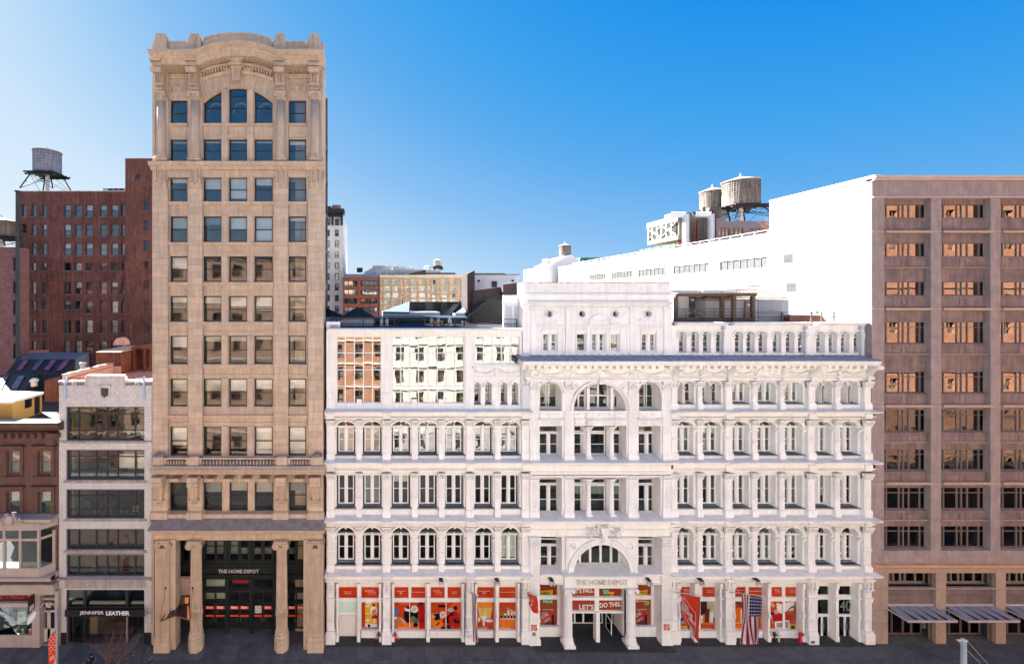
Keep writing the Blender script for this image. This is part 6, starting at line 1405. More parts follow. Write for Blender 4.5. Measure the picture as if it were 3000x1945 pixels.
# right-hand wall runs back from (36,1242) to (123,1206)
m = M(); xr = X(36, 1.2)
wallh = Z(1181, 1.2); y2 = 4.6; x2 = X(123, y2)
P0, P1, P2, P3 = (xr, 1.2), (x2, y2), (x2-8, y2+3), (xr-8, 1.2)
m.prismz([(xr-8, 1.2), (xr, 1.2), (x2, y2), (x2-8, y2+1)], zr, wallh); m.obj('wall', YE, YC)
M().prismz([(xr-8, .9), (xr+.05, .9), (x2+.2, y2-.05), (x2-8, y2+1.2)], wallh, wallh+.22).obj('roof', mk('white_roof_membrane', (.70, .68, .66), .8, var=.25, scale=1.5), YC)
def along(t, off=.0): return (xr+(x2-xr)*t+off*.95, 1.2+(y2-1.2)*t-off*.3)
def wallpiece(t0, t1, z0_, z1_, nm, mt, off=.03):
    a, b = along(t0), along(t1); c, d = along(t1, off), along(t0, off); M().prismz([a, b, c, d], z0_, z1_).obj(nm, mt, YC)
wallpiece(.40, .63, zr+.9, zr+1.75, 'window', SASH); wallpiece(.42, .515, zr+.95, zr+1.7, 'pane', GL_M, .05); wallpiece(.53, .61, zr+.95, zr+1.7, 'pane', GL_M, .05)
wallpiece(.73, .91, zr+.05, zr+1.9, 'door', STEELB)
DK = mk('dark_slate_roof', (.028, .035, .04), .6, var=.3, scale=1.5)
GLZ = mk('skylight_blue_glass', (.12, .17, .22), .15, var=.4, scale=1); GLP = mk('skylight_pink_glass', (.35, .12, .25), .2, var=.4, scale=1)
def studio(label, y0_, y1_, ridge, pts, skl):
    t = thing('skylit_studio', label, 'studio', (X(pts[0][0], y0_), y0_, 12))
    (a, za), (b, zb2), (c, zc2), (d, zd) = pts   # front-left, front-right (y0), back-right, back-left (y1)
    A, B, C_, D_ = FXZ(a, za, y0_), FXZ(b, zb2, y0_), FXZ(c, zc2, y1_), FXZ(d, zd, y1_)
    M().add([A, B, C_, D_, (A[0], A[1], 13), (B[0], B[1], 13), (C_[0], C_[1], 13), (D_[0], D_[1], 13)], [(0, 1, 2, 3), (4, 5, 1, 0), (5, 6, 2, 1), (6, 7, 3, 2), (7, 4, 0, 3)]).obj('roof', DK, t)
    for (s0, s1, mt) in skl:
        q = [lerp(lerp(A, B, s0), lerp(D_, C_, s0), .12), lerp(lerp(A, B, s1), lerp(D_, C_, s1), .12), lerp(lerp(A, B, s1), lerp(D_, C_, s1), .86), lerp(lerp(A, B, s0), lerp(D_, C_, s0), .86)]
        q2 = [(p[0], p[1], p[2]+.16) for p in q]; o = slab(q2, .2, 'skylight', FB, t); q3 = [lerp(p, lerp(q2[0], q2[2], .5), .12) for p in q2]; slab([(p[0], p[1], p[2]+.03) for p in q3], .03, 'pane', mt, o)
    return t
t1_ = studio('long dark slate roof with four pink and blue skylights behind the yellow cabin', 14, 19, 0, [(18, 1093), (185, 1095), (221, 1052), (50, 1052)], ((.14, .24, GLP), (.40, .50, GLZ), (.62, .72, GLP), (.84, .94, GLP)))
M().add([FXZ(50, 1052, 19), FXZ(221, 1052, 19), FXZ(260, 1032, 24), FXZ(95, 1032, 24), (X(50, 19), 19, 13), (X(221, 19), 19, 13), (X(260, 24), 24, 13), (X(95, 24), 24, 13)], [(0, 1, 2, 3), (4, 5, 1, 0), (5, 6, 2, 1)]).obj('flat_roof', mk('grey_bitumen', (.16, .19, .22), .7, var=.3, scale=.8), t1_)
t2_ = studio('low dark slate roof with a blue skylight in front of the longer skylit roof', 8, 12, 0, [(-40, 1150), (70, 1150), (103, 1097), (-10, 1098)], ((.20, .36, GLP), (.60, .78, GLZ)))
M().lathe([(.28, Z(1131, 8)), (.28, Z(1118, 8)), (.4, Z(1117, 8)), (.4, Z(1113, 8)), (.2, Z(1108, 8))], X(100, 8), 8, 10).obj('roof_vent', mk('white_vent', (.6, .6, .6), .6, var=.1), t2_)
ch = thing('vent_pipe', 'short cream vent pipe with flat cap on the wall behind the tile building', 'vent', (X(243, 10), 10, 15)); M().lathe([(.28, Z(1088, 10)), (.28, Z(1068, 10)), (.36, Z(1067, 10)), (.36, Z(1063, 10)), (.3, Z(1061, 10))], X(243, 10), 10, 12).obj('pipe', CP, ch)
M().box(X(130, 9), X(172, 9), 9, 11, 14, Z(1112, 9)).obj('fence_backing', BROWN, t2_)
fe = thing('wooden_fence', 'reddish board fence with potted shrub on the roof left of the tiled front', 'fence', (X(150, 8.6), 8.6, 15))
for k in range(14): M().box(X(131+3*k, 8.7), X(133.6+3*k, 8.7), 8.7, 8.78, 15, Z(1118-.9*k, 8.7)).obj('board', mk('red_cedar', (.20, .08, .05), .8, var=.2, orand=.2), fe)
# ---------------------------------------------------------------- dark red brick loft behind, with its tank
def lofts(name, label, y, px0, px1, t, holes, mat, depth=14, mt_fr=None, gl=None, cat='building', zb=0):
    B_ = thing(name, label, cat, (X((px0+px1)/2, y), y, 0)); hh = [(X(a, y), X(b, y), Z(u, y), Z(tt, y)) for a, b, tt, u in holes]
    m = M(); wall_boxes(m, X(px0, y), X(px1, y), zb, Z(t, y), y, y+.3, hh); m.box(X(px0, y), X(px0, y)+.3, y+.3, y+depth, zb, Z(t, y)); m.box(X(px1, y)-.3, X(px1, y), y+.3, y+depth, zb, Z(t, y)); m.obj('wall', mat, B_)
    M().box(X(px0, y)+.31, X(px1, y)-.31, y+1.6, y+depth, zb, Z(t, y)-.3).obj('core', INTD, B_)
    return B_, hh
ys = 27; hb = []
SM = [(63.5, 78), (92, 105.5), (123, 136.5)]; LG = [(186.5, 207.5), (219, 239.5), (250, 271.5), (292.5, 313), (325, 345.5), (355, 366)]
RWS = [(600, 635), (656.5, 692), (712.5, 748), (769, 793), (825.5, 862), (881, 907), (937.5, 976), (998, 1034)]
for i, (t, u) in enumerate(RWS):
    for a, b in SM: hb.append((a, b, t, u)) if not (i in (1, 2) and a < 70) else hb.append((a, b, t, u-8))
    for j, (a, b) in enumerate(LG): hb.append((a, b, t, u + (11 if i == 5 and j > 1 else 0)))
BL, hh = lofts('brick_loft', 'large dark red brick loft with rows of blue-framed sash windows, water tank on top', ys, 47.6, 367, 561.5, hb, BRICK)
NAVY = mk('navy_sash', (.03, .05, .085), .5, var=.1)
rq = random.Random(17)
for i, (a, b, c, d) in enumerate(hh): win(BL, a, b, c, d, ys+.15, cols=(.33, .67) if b-a > .95 and False else (), rails=(.5,), fr=.09, mat=NAVY, gl=GL_B if i < 27 else GL_T, bar=.07, blind=(rq.choice((.5, .95, .4)), rq.choice((BL_W, BL_C, BL_G))) if rq.random() < .5 else None)
for a, b, c, d in hh: M().box(a-.06, b+.06, ys-.1, ys, c-.12, c).obj('sill', mk('blue_grey_sill', (.12, .14, .17), .7, var=.2), BL)
m = M(); m.box(X(46, ys), X(367, ys), ys-.1, ys+.6, Z(561.5, ys), Z(559.5, ys)); m.obj('coping', CP, BL)
m = M(); rq = random.Random(3)
for t, u in RWS[:7]: M().box(X(150, ys), X(166, ys), ys-.03, ys, Z(u, ys), Z(t, ys)).obj('bricked_up_window', mk('newer_red_brick', (.20, .045, .04), .85, var=.15, brick=(.32, .1, .012, (.13, .07, .06))), BL)
hb = [(420.5, 436, t, u) for t, u in ((587, 617), (646, 675), (704, 735), (763, 792), (821, 850), (879, 909), (938, 973), (1001, 1030))] + [(396, 412, 510, 525)]
BT_, hh = lofts('brick_tower', 'tall windowless shaft of dark red brick against the tan tower', 25.5, 366.8, 470, 466, hb, BRICK)
for a, b, c, d in hh: win(BT_, a, b, c, d, 25.65, rails=(.5,), fr=.1, mat=NAVY, gl=GL_T)
M().box(X(366, 25.4), X(470, 25.4), 25.4, 26.2, Z(466, 25.4), Z(464, 25.4)).obj('coping', mk('red_coping', (.3, .12, .1), .8, var=.1), BT_)
pp = thing('flue_pipe', 'thin rusty flue pipe against the brick shaft', 'pipe', (X(380, 24), 24, 17)); M().tube((X(382, 24), 24, 17), (X(382, 24), 24, Z(952, 24)), .1, n=7).tube((X(382, 24), 24, Z(975, 24)), (X(382, 24), 24, Z(944, 24)), .2, n=8).obj('pipe', RU, pp)
hb = [(38, 46, t, u) for t, u in ((755, 792), (824, 860), (881, 922), (948, 985), (1005, 1050))]
BF, hh = lofts('brick_house_far_left', 'mauve brick house at the far left edge below a small water tank', 21, -80, 46.5, 724, hb, mk('mauve_brick', (.24, .11, .10), .85, var=.2, brick=(.32, .1, .012, (.16, .1, .1))), depth=2.2)
BF.name = 'brick_house'; WL['brick_house'] = WL['brick_house_far_left']
for a, b, c, d in hh: win(BF, a, b, c, d, 21.15, rails=(.5,), fr=.08, mat=NAVY, gl=GL_M)
M().tube((X(40.5, 20), 20.6, 16), (X(40.5, 20), 20.6, Z(557, 20)), .22, n=8).box(X(36, 20), X(47, 20), 20.3, 20.9, Z(560, 20), Z(556, 20)).obj('flue', mk('green_black_flue', (.03, .05, .05), .6, var=.3), BL)
M().box(X(55, 24), X(95, 24), 24, 27, 14, Z(1032, 24)).obj('low_annexe', mk('salmon_brick', (.5, .2, .14), .9, var=.1), BL)
# wooden water tanks
def tank(label, x, y, zb, zt, r, zg=None, legs=True, wood=TANKW, cone=.28, n=24, name='water_tank', finial=True, hoops=9, par=None, roofmat=None):
    t = thing(name, label, 'water tank', (x, y, zg if zg is not None else zb))
    h = zt-zb; m = M(); m.lathe([(r, zb), (r*.97, zt)], x, y, n); m.obj('barrel', wood, t)
    st = M()
    for k in range(n*2):
        a = 2*pi*k/(n*2); st.box(x+r*.985*cos(a)-.02, x+r*.985*cos(a)+.02, y+r*.985*sin(a)-.02, y+r*.985*sin(a)+.02, zb, zt)
    st.obj('staves', wood, t, kind='stuff')
    hp = M()
    for k in range(hoops): z = zb+h*(.05+.9*(k/(hoops-1))**1.3); hp.lathe([(r+.012, z), (r+.012, z+.045)], x, y, n)
    hp.obj('hoops', mk('rust_hoop', (.10, .08, .07), .7, var=.4), t, kind='stuff')
    o = M().lathe([(r*1.06, zt-.05), (r*1.06, zt+.03), (.12, zt+2*r*cone), (.02, zt+2*r*cone+.02)], x, y, n).obj('roof', roofmat or ZINC, t)
    if finial: M().lathe([(.1, zt+2*r*cone-.02), (.12, zt+2*r*cone+.15), (.02, zt+2*r*cone+.5)], x, y, 8).obj('finial', ZINC, o)
    if legs:
        s = M(); s.lathe([(r*1.02, zb-.12), (r*1.02, zb)], x, y, n)
        for k in range(6): s.box(x-r*1.2, x+r*1.2, y-r+k*r*.4-.08, y-r+k*r*.4+.08, zb-.35, zb-.12)
        s.box(x-r*1.25, x+r*1.25, y-r*.8-.1, y-r*.8+.1, zb-.6, zb-.35); s.box(x-r*1.25, x+r*1.25, y+r*.8-.1, y+r*.8+.1, zb-.6, zb-.35); s.obj('platform', STEELB, t)
        for sx in (-1, 1):
            for sy in (-1, 1): M().tube((x+sx*r*.85, y+sy*r*.8, zb-.6), (x+sx*r*1.35, y+sy*r*1.2, zg), .1, n=6).obj('leg', STEELB, t)
        b = M()
        for sy in (-1, 1): b.tube((x-r*.85, y+sy*r*.8, zb-.6), (x+r*1.35, y+sy*r*1.2, zg), .035, n=4); b.tube((x+r*.85, y+sy*r*.8, zb-.6), (x-r*1.35, y+sy*r*1.2, zg), .035, n=4)
        for sx in (-1, 1): b.tube((x+sx*r*.85, y-r*.8, zb-.6), (x+sx*r*1.35, y+r*1.2, zg), .035, n=4); b.tube((x+sx*r*.85, y+r*.8, zb-.6), (x+sx*r*1.35, y-r*1.2, zg), .035, n=4)
        b.tube((x-r*1.1, y-r, (zb+zg)/2-.3), (x+r*1.1, y-r, (zb+zg)/2-.3), .05, n=4)
        b.obj('bracing', STEELB, t); M().tube((x, y, zb-.1), (x, y, zg), .28, n=10).obj('riser_pipe', WALLW, t)
    return t
TB = mk('blue_grey_tank_wood', (.34, .38, .43), .85, var=.25, scale=1.6, streak=.4)
yt = 34; tank('large blue-grey water tank on a splayed steel frame above the dark red loft', X(139, yt), yt, Z(508, yt), Z(446, yt), (X(174.5, yt)-X(105, yt))/2, Z(562, yt), wood=TB, cone=.10)
yt = 26; tank('small pale water tank half cut by the left edge of the picture', X(4, yt), yt, Z(692, yt), Z(648, yt), (X(36, yt)-X(-30, yt))/2, Z(724, yt), cone=.16)
m = thing('cooling_unit', 'low row of louvred roof units at the right of the dark red loft roof', 'roof unit', (X(334, 32), 32, Z(558, 32))); M().box(X(302, 32), X(366, 32), 32, 34, Z(560, 32), Z(552, 32)).obj('casing', ZINC, m)
for k in range(3): M().box(X(318+16*k, 32), X(331+16*k, 32), 31.95, 32, Z(558, 32), Z(553, 32)).obj('louvre', STEELB, m)
# ---------------------------------------------------------------- mauve granite block on the right and its long white side wall
RB = thing('granite_office_block', 'mauve granite office block with ribbon windows between broad piers, blank white side wall', 'office block', (X(2800), 0, 0))
r0, r1 = X(2555), X(3330); yr0, yr1, yrg = .0, .36, .52
PR = [(2554, 2590), (2727, 2757), (2902, 2931), (3078, 3108), (3252, 3284)]
ROWR = [(599, 639, 517), (712, 752, 0), (825, 866, 0), (943, 1006, 0), (1088, 1151, 0), (1200, 1264, 0), (1316, 1378, 0), (1428, 1492, 0), (1541, 1604, 0)]
zt = Z(523); zbase = Z(1654)
for a, b in PR: M().box(X(a), X(b), yr0, yr1+.1, zbase, Z(580)).obj('pier', MAUVE, RB)
m = M(); m.box(X(2554), r1, yr0-.02, yr1+.3, Z(579), Z(524)); m.obj('attic', MAUVE, RB)
MAUD = mk('dark_mauve_granite', (.215, .158, .148), .8, var=.3, scale=1.1, streak=.3, bump=.3, bscale=60)  # darker tone for the recessed wall and the apron panels
m = M(); m.box(X(2552), r1, -.35, .6, Z(524), Z(517)); m.box(X(2554), r1, -.22, .4, Z(530), Z(524)); m.box(X(2552), r1, -.2, .4, Z(581), Z(577)); m.obj('cornice', mk('pale_granite_trim', (.52, .40, .36), .7, var=.1), RB)
TRM = mk('tan_string_course', (.42, .30, .23), .7, var=.1)
bays = [(2590, 2727), (2757, 2902), (2931, 3078), (3108, 3252)]
hr = []
for t, u, _ in ROWR:
    for a, b in bays: hr.append((X(a-6, yr1), X(b-5, yr1), Z(u, yr1), Z(t, yr1)))
m = M(); wall_boxes(m, r0+.2, r1, zbase, Z(579), yr1, yr1+.3, hr); m.obj('wall', MAUD, RB)
MF = mk('dark_mauve_frame', (.17, .125, .115), .5, var=.1)
rq = random.Random(23)
for i, (t, u, _) in enumerate(ROWR):
    for (a, b) in bays:
        tall = i >= 3
        x0_, x1_ = X(a-6, yr1), X(b-5, yr1)
        bd = (rq.choice((.28, .28, .5, .96)), rq.choice((BL_W, BL_C))) if rq.random() < (.85 if i >= 6 else .4) else None
        win(RB, x0_, x1_, Z(u, yr1)+.01, Z(t, yr1)-.01, yrg-.05, cols=(.07, .13, .40, .49, .61, .84), rails=(.74,) if tall else (), fr=.05, mat=MF, gl=GL_R if i < 5 else GL_M, bar=.07, depth=.1, blind=bd)
for i, (t, u, _) in enumerate(ROWR[:-1]):
    t2 = ROWR[i+1][0]
    for a, b in bays:
        xa, xb = X(a-3, .2), X(b-2, .2)
        if i in (1, 2, 3, 4, 5, 6, 7):
            m = M(); m.box(xa, xb, .26, yr1, Z(u+32, .4), Z(u+1, .4))
            w = xb-xa
            for f0, f1 in ((.02, .42), (.52, .96)):
                z0_, z1_ = Z(u+26, .38), Z(u+9, .38); x0_, x1_ = xa+w*f0, xa+w*f1
                m.box(x0_, x1_, .23, .26, z0_-.02, z0_+.04); m.box(x0_, x1_, .23, .26, z1_-.04, z1_+.02); m.box(x0_, x0_+.06, .23, .26, z0_, z1_); m.box(x1_-.06, x1_, .23, .26, z0_, z1_)
            m.obj('apron_panel', MAUD, RB)
        tr = M()
        if i in (0, 2, 4, 6): tr.box(xa, xb, -.04, yr1, Z(u+43, -.1), Z(u+36, -.1))
        else: tr.box(xa, xb, .1, yr1, Z(u+33, .1), Z(u+31, .1))
        tr.obj('string_course', TRM, RB)
for y_ in (679, 905, 1191, 1417):
    for a, b in PR: M().box(X(a)-.02, X(b)+.02, -.05, .3, Z(y_+1), Z(y_-2)).obj('string_course', TRM, RB)
m = M(); m.box(r0, r1, -.02, yr1+.3, Z(1647), Z(1612)); m.obj('belt', MAUVE, RB); M().sweep([(-.2, 0), (.12, 0), (.2, .12), (.38, .2), (.4, .36), (-.2, .4)], [(X(2552), Z(1660)), (r1, Z(1660))], 0).obj('cornice', mk('rusty_granite_trim', (.55, .33, .20), .7, var=.2), RB)
# ground and mezzanine
m = M(); gp = [(2556, 2601), (2741, 2771), (2917, 2946), (3092, 3120), (3268, 3296)]
hg = []
for (a, b), (c, d) in zip(gp, gp[1:]): hg += [(X(b), X(c), Z(1722), Z(1679)), (X(b), X(c), 0, Z(1776))]
wall_boxes(m, X(2556), r1, 0, Z(1660), .25, .5, hg); 
m.obj('wall', mk('brown_granite', (.22, .155, .13), .8, var=.2), RB)
for a, b in gp:
    zz_ = [0, Z(1825), Z(1786), Z(1725), Z(1662)]
    for c, d in zip(zz_, zz_[1:]): M().box(X(a), X(b), -.02, .3, c+.02, d-.02).obj('stone', TANST, RB)
    M().box(X(a)+.01, X(b)-.01, .0, .3, 0, Z(1662)).obj('pier_core', mk('stone_joint', (.24, .18, .14), .9, var=.1), RB)
for (a, b), (c, d) in zip(gp, gp[1:]):
    x0_, x1_ = X(b), X(c); M().box(x0_-.02, x1_+.02, .0, .28, Z(1678), Z(1663)).obj('stone', TANST, RB)
    M().box(x0_, x1_, .02, .8, Z(1726), Z(1722)).obj('sill', MAUVE, RB)
    win(RB, x0_+.0, x1_, Z(1722)+.01, Z(1680)+.05, .7, cols=(.05, .24, .33, .48, .58, .80), fr=.1, mat=mk('bronze_grey_frame', (.2, .15, .12), .5, var=.1), gl=GL_D, bar=.12)
    for k in range(2):
        for j in range(2): w = (x1_-x0_)/2; M().box(x0_+k*w+.01, x0_+(k+1)*w-.01, .2, .26, Z(1775)+j*.8+.01, Z(1775)+(j+1)*.8-.01 if j == 0 else Z(1724)).obj('stone', mk('dark_granite_panel', (.16, .115, .105), .7, var=.2, orand=.1), RB)
    # shop windows and display
    win(RB, x0_, x1_, .1, Z(1776), .9, cols=(.36, .6, .78), fr=.08, mat=BRONZE, gl=GL_D, bar=.08)
    # glazed canopy leaning out over the pavement
    zc_, zf = 3.12, 2.93; yf = -1.35
    for k in range(5):
        q0, q1 = x0_+(x1_-x0_)*k/5, x0_+(x1_-x0_)*(k+1)/5
        if k == 0: co = M().box(x0_, x1_, yf-.03, yf+.03, zf-.12, zf+.06).box(x0_-.03, x0_+.04, yf, .2, zf-.1, zf+.04).box(x1_-.04, x1_+.03, yf, .2, zf-.1, zf+.04).box(x0_, x1_, .1, .2, zc_-.05, zc_+.1).obj('canopy', mk('pale_canopy_edge', (.45, .38, .38), .5, var=.1), RB)
        M().add([(q0+.05, yf, zf), (q1-.05, yf, zf), (q1-.05, .15, zc_), (q0+.05, .15, zc_), (q0+.05, yf, zf-.02), (q1-.05, yf, zf-.02), (q1-.05, .15, zc_-.02), (q0+.05, .15, zc_-.02)], [(0, 1, 2, 3), (7, 6, 5, 4), (0, 4, 5, 1)]).obj('canopy_pane', mk('frosted_blue_glass', (.26, .27, .30), .6, var=.15), co)
        if k: M().box(q0-.05, q0+.05, yf, .15, zf-.02, zf+.12).obj('canopy_rib', SASH, co)
M().box(X(2604, 1.5), X(2655, 1.5), 1.5, 2.2, .4, 1.9).obj('shop_shelf', mk('jumbled_goods', (.35, .24, .12), .7, var=.9, scale=4), RB); M().box(X(2668, 1.3), X(2712, 1.3), 1.3, 1.9, .3, 1.8).obj('magazine_rack', mk('jumbled_print', (.4, .3, .28), .7, var=.95, scale=7), RB)
M().box(X(2848, 1.6), X(2905, 1.6), 3, 3.1, .2, 2.6).obj('room_wall', mk('pale_room_wall', (.25, .22, .22), .9, var=.1), RB)
M().box(r0+.3, r1, 6.5, 6.8, 0, zt-1).box(r0+.3, r1, 1.1, 6.5, Z(1662)-.2, Z(1662)).obj('interior', INTD, RB)
fl_ = M()
for t, u, _ in ROWR: fl_.box(r0+.3, r1, .9, 6.5, Z(u, .9)-.5, Z(u, .9)-.2)
fl_.obj('floor_slab', INT, RB)
# long side wall, face at X = r0
yA, yB, yC_ = .03, 9.35, 62
zA = Z(519); 
m = M(); sx = r0
def wz(px, py): yy = D*((2555-VX)/(px-VX)-1); return yy, CAMZ + (VY-py)/S*(D+yy)/D
whol = []
for (pa, pb, pt, pu) in [(2108, 2252, 766, 783), (1972, 2078, 775, 796), (1870, 1950, 785, 803), (1790, 1854, 796, 812), (1728, 1776, 806, 818)]:
    ya, za = wz(pb, pt); yb_, zb_ = wz(pa, pt); whol.append((ya, yb_))
zr1 = Z(765, wz(2250, 765)[0]); zt_r = wz(2252, 752)[1]; zb_r = wz(2252, 783)[1]
ysegs = sorted(whol); 
W = M()
W.box(sx, sx+.4, yA, yB, 0, zb_r)
W.box(sx, sx+.4, yB, yC_, 0, zb_r); W.box(sx, sx+.4, yB, yC_, zt_r, wz(2255, 685)[1]); W.box(sx, sx+.4, yA, yB, zb_r, zA)
prev = yB
for a, b in ysegs:
    a = max(a, yB+.3); W.box(sx, sx+.4, prev, a, zb_r, zt_r); prev = b
W.box(sx, sx+.4, prev, yC_, zb_r, zt_r)
W.obj('side_wall', WALLW, RB)
W = M(); W.box(sx-.06, sx+.5, -.2, yB, zA-.05, zA+.12); W.box(sx-.06, sx+.5, yB, yC_, wz(2255, 685)[1], wz(2255, 685)[1]+.1); W.obj('coping', WALLW, RB)
for a, b in ysegs:
    a = max(a, yB+.3); n = 7; fr_ = M(); fr_.box(sx+.12, sx+.2, a, b, zb_r, zb_r+.08); fr_.box(sx+.12, sx+.2, a, b, zt_r-.08, zt_r)
    for k in range(n+1): y_ = a+(b-a)*k/n; fr_.box(sx+.1, sx+.2, y_-.07, y_+.07, zb_r, zt_r)
    o = fr_.obj('window', mk('sunlit_grey_frame', (.09, .085, .08), .6, var=.1), RB)
    for k in range(n): M().box(sx+.16, sx+.17, a+(b-a)*k/n+.07, a+(b-a)*(k+1)/n-.07, zb_r+.08, zt_r-.08).obj('pane', mk('sunlit_blind_glass', (.10, .10, .105), .3, var=.3, scale=2), o)
for pa, pb, pt, pu in ((2294, 2326, 742, 770), (2302, 2336, 828, 857), (2190, 2228, 834, 842)):
    ya, z0_ = wz(pb, pu); yb_, z1_ = wz(pb, pt)[0], wz(pb, pt)[1]; yb2 = wz(pa, pt)[0]
    o = M().box(sx-.03, sx+.02, ya, yb2, z0_-.06, z1_+.06).obj('window', mk('grey_window_frame', (.12, .11, .11), .6, var=.1), RB); M().box(sx-.04, sx-.028, ya+.12, yb2-.12, z0_+.08, z1_-.08).obj('pane', mk('dusty_pane', (.07, .08, .08), .2, var=.2), o)
M().box(sx+.4, r1, .9, yB, zA-1.2, zA-.9).box(sx+.4, r1, yB-.3, yB, 0, zA-.2).box(sx+.4, r1, yB, yC_, wz(2255, 685)[1]-.5, wz(2255, 685)[1]-.3).box(sx, r1, yC_-.3, yC_, 0, wz(2255, 685)[1]).obj('roof', mk('pale_roof_gravel', (.4, .38, .36), .9, var=.2), RB)
g = M(); y_ = yB+.2; zz_ = wz(2255, 685)[1]+.1
while y_ < 55: g.box(sx, sx+.06, y_, y_+.06, zz_, zz_+.35); y_ += 1.6
g.box(sx, sx+.05, yB, 55, zz_+.3, zz_+.36); g.obj('parapet_rail', WALLW, RB)
ROOFZ = wz(2255, 685)[1]-.3
# things on that roof
def roofx(px, y): return X(px, y)
ct = thing('cooling_plant', 'big white cooling plant with louvred cross-braced side and bent ducts on the white roof', 'cooling plant', (r0+3, 28, ROOFZ))
PW = mk('dirty_white_panel', (.15, .133, .118), .6, var=.2, streak=.3)
xL = r0+1.2; yN = 21.0; yF = 40.0
def yat(px, xw): return D*(xw*35/(px-VX)-1)
yN, yF = yat(2047-60, xL), yat(1897, xL)
zN0, zN1 = Z(712-22, yN), Z(637, yN)
xR = X(2088, yN)
zb_ = Z(694, yN); ztp = Z(634, yN)
M().box(xL+.1, xR, yN, yF, zb_, ztp).obj('body', PW, ct)
M().box(xL-.1, xR+.1, yN-.1, yF+.1, ztp-.7, ztp+.2).box(xL+.6, xR-1.5, yN+2, yF-3, ztp+.2, ztp+.9).obj('top', PW, ct); M().box(xL-.05, xR, yN-.05, yF, zb_-.4, zb_+.3).obj('base', PW, ct)
nl = 6; lz0, lz1 = zb_+.35, ztp-.8
M().box(xL+.02, xL+.1, yN+.3, yF-.3, lz0, lz1).obj('louvre_backing', mk('louvre_dark', (.01, .01, .008), .7, var=.3), ct)
for k in range(nl):
    ya, yb_ = yN+.3+(yF-yN-.6)*k/nl, yN+.3+(yF-yN-.6)*(k+1)/nl
    q = M()
    for j in range(8): z = lz0+(lz1-lz0)*j/8; q.box(xL-.06, xL+.03, ya+.1, yb_-.1, z, z+.12)
    q.obj('louvre_bank', mk('olive_louvre', (.05, .048, .03), .6, var=.4), ct)
    M().box(xL-.12, xL+.04, yb_-.08, yb_+.08, lz0, lz1).obj('louvre_post', WALLW, ct)
q = M(); ym = (yN+yF)/2
for a, b in ((yN+.3, ym), (ym, yF-.3)): q.tube((xL-.16, a, lz0), (xL-.16, b, lz1), .1, n=4); q.tube((xL-.16, b, lz0), (xL-.16, a, lz1), .1, n=4)
q.obj('cross_brace', WALLW, ct)
for k in range(7): M().box(xL+.3+(xR-xL-.3)*k/7, xL+.34+(xR-xL-.3)*k/7, yN-.04, yN, zb_+.3, ztp-.8).obj('panel_joint', mk('joint_shadowless_grey', (.2, .18, .17), .8, var=0), ct)
q = M(); 
for px in (2009, 2083): x_ = X(px, yN-1); q.tube((x_, yN-1, Z(725, yN-1)), (x_, yN-1, ztp+.1), .42, n=10); q.tube((x_, yN-1, ztp), (x_-1.4, yN, ztp+.25), .42, n=10)
q.obj('duct', mk('galvanised_duct', (.55, .56, .58), .4, var=.15, metal=.3), ct)
q = M()
for k in range(5): q.box(xL+.3+k*(xR-xL)/5, xL+.6+k*(xR-xL)/5, yN+.2, yN+.5, ROOFZ, zb_-.3)
q.box(xL, xR, yN, yN+.4, zb_-1.2, zb_-.8); q.box(xL, xR, yF-2, yF-1.6, zb_-1.2, zb_-.8); q.tube((X(2034, yN-.8), yN-.8, zb_-1.6), (X(2034, yN-.8), yN-.8, zb_+1.2), .18, n=6); q.tube((X(2044, yN-.8), yN-.8, zb_-.9), (X(2044, yN-.8), yN-.8, zb_+2.2), .2, n=6); q.obj('steelwork', RU, ct)
GR = mk('green_corrugated', (.05, .10, .06), .6, var=.15)
gs = thing('corrugated_screen', 'green corrugated metal screen below the cooling plant', 'screen', (r0+1, 28, ROOFZ))
q = M(); y_ = yN-.6; xg = r0+.7
ys0, ys1 = yat(1978, xg), yat(1880, xg)
zgt = Z(713, ys0)
yy = ys0; k = 0
while yy < ys1: M().box(xg-(.08 if k % 2 else 0), xg+.12, yy, yy+1.0, ROOFZ, zgt).obj('sheet', GR, gs); yy += 1.0; k += 1
xx = xg; 
while xx < X(2090, ys0): M().box(xx, xx+.9, ys0-(.08 if k % 2 else 0), ys0+.12, ROOFZ, zgt-.2).obj('sheet', GR, gs); xx += .9; k += 1
pb = thing('roof_penthouse', 'grey concrete penthouse with metal-framed windows below the two water tanks', 'penthouse', (X(2160, 27), 27, ROOFZ))
yP_ = 27; hp_ = [(X(a, yP_), X(b, yP_), Z(693, yP_), Z(669, yP_)) for a, b in ((2105, 2138), (2143, 2178), (2196, 2228), (2232, 2256))]
q = M(); wall_boxes(q, X(2096, yP_), X(2290, yP_), ROOFZ, Z(648, yP_), yP_, yP_+.3, hp_); q.box(X(2096, yP_), X(2128, yP_), yP_, yP_+3, Z(648, yP_), Z(615, yP_)); q.box(X(2096, yP_), X(2290, yP_), yP_+.9, yP_+10, ROOFZ, Z(648, yP_)); q.obj('wall', mk('mauve_concrete', (.30, .26, .27), .85, var=.12), pb)
for h in hp_: win(pb, *h, yP_+.1, cols=(.33, .66), rails=(.7,), fr=.1, mat=MF, gl=GL_M, bar=.12, blind=(.9, BL_C))
M().box(X(2090, 26), X(2098, 26), 26, 27, ROOFZ, Z(615, 26)).obj('rusty_riser', RU, pb)
yt = 26; t = tank('largest weathered wooden water tank on thin splayed legs at the right of the roof', X(2170, yt), yt, Z(603, yt), Z(533, yt), (X(2215, yt)-X(2126, yt))/2, Z(648, yt), cone=.17, hoops=12, roofmat=mk('pale_yellow_tank_roof', (.6, .5, .36), .7, var=.08))
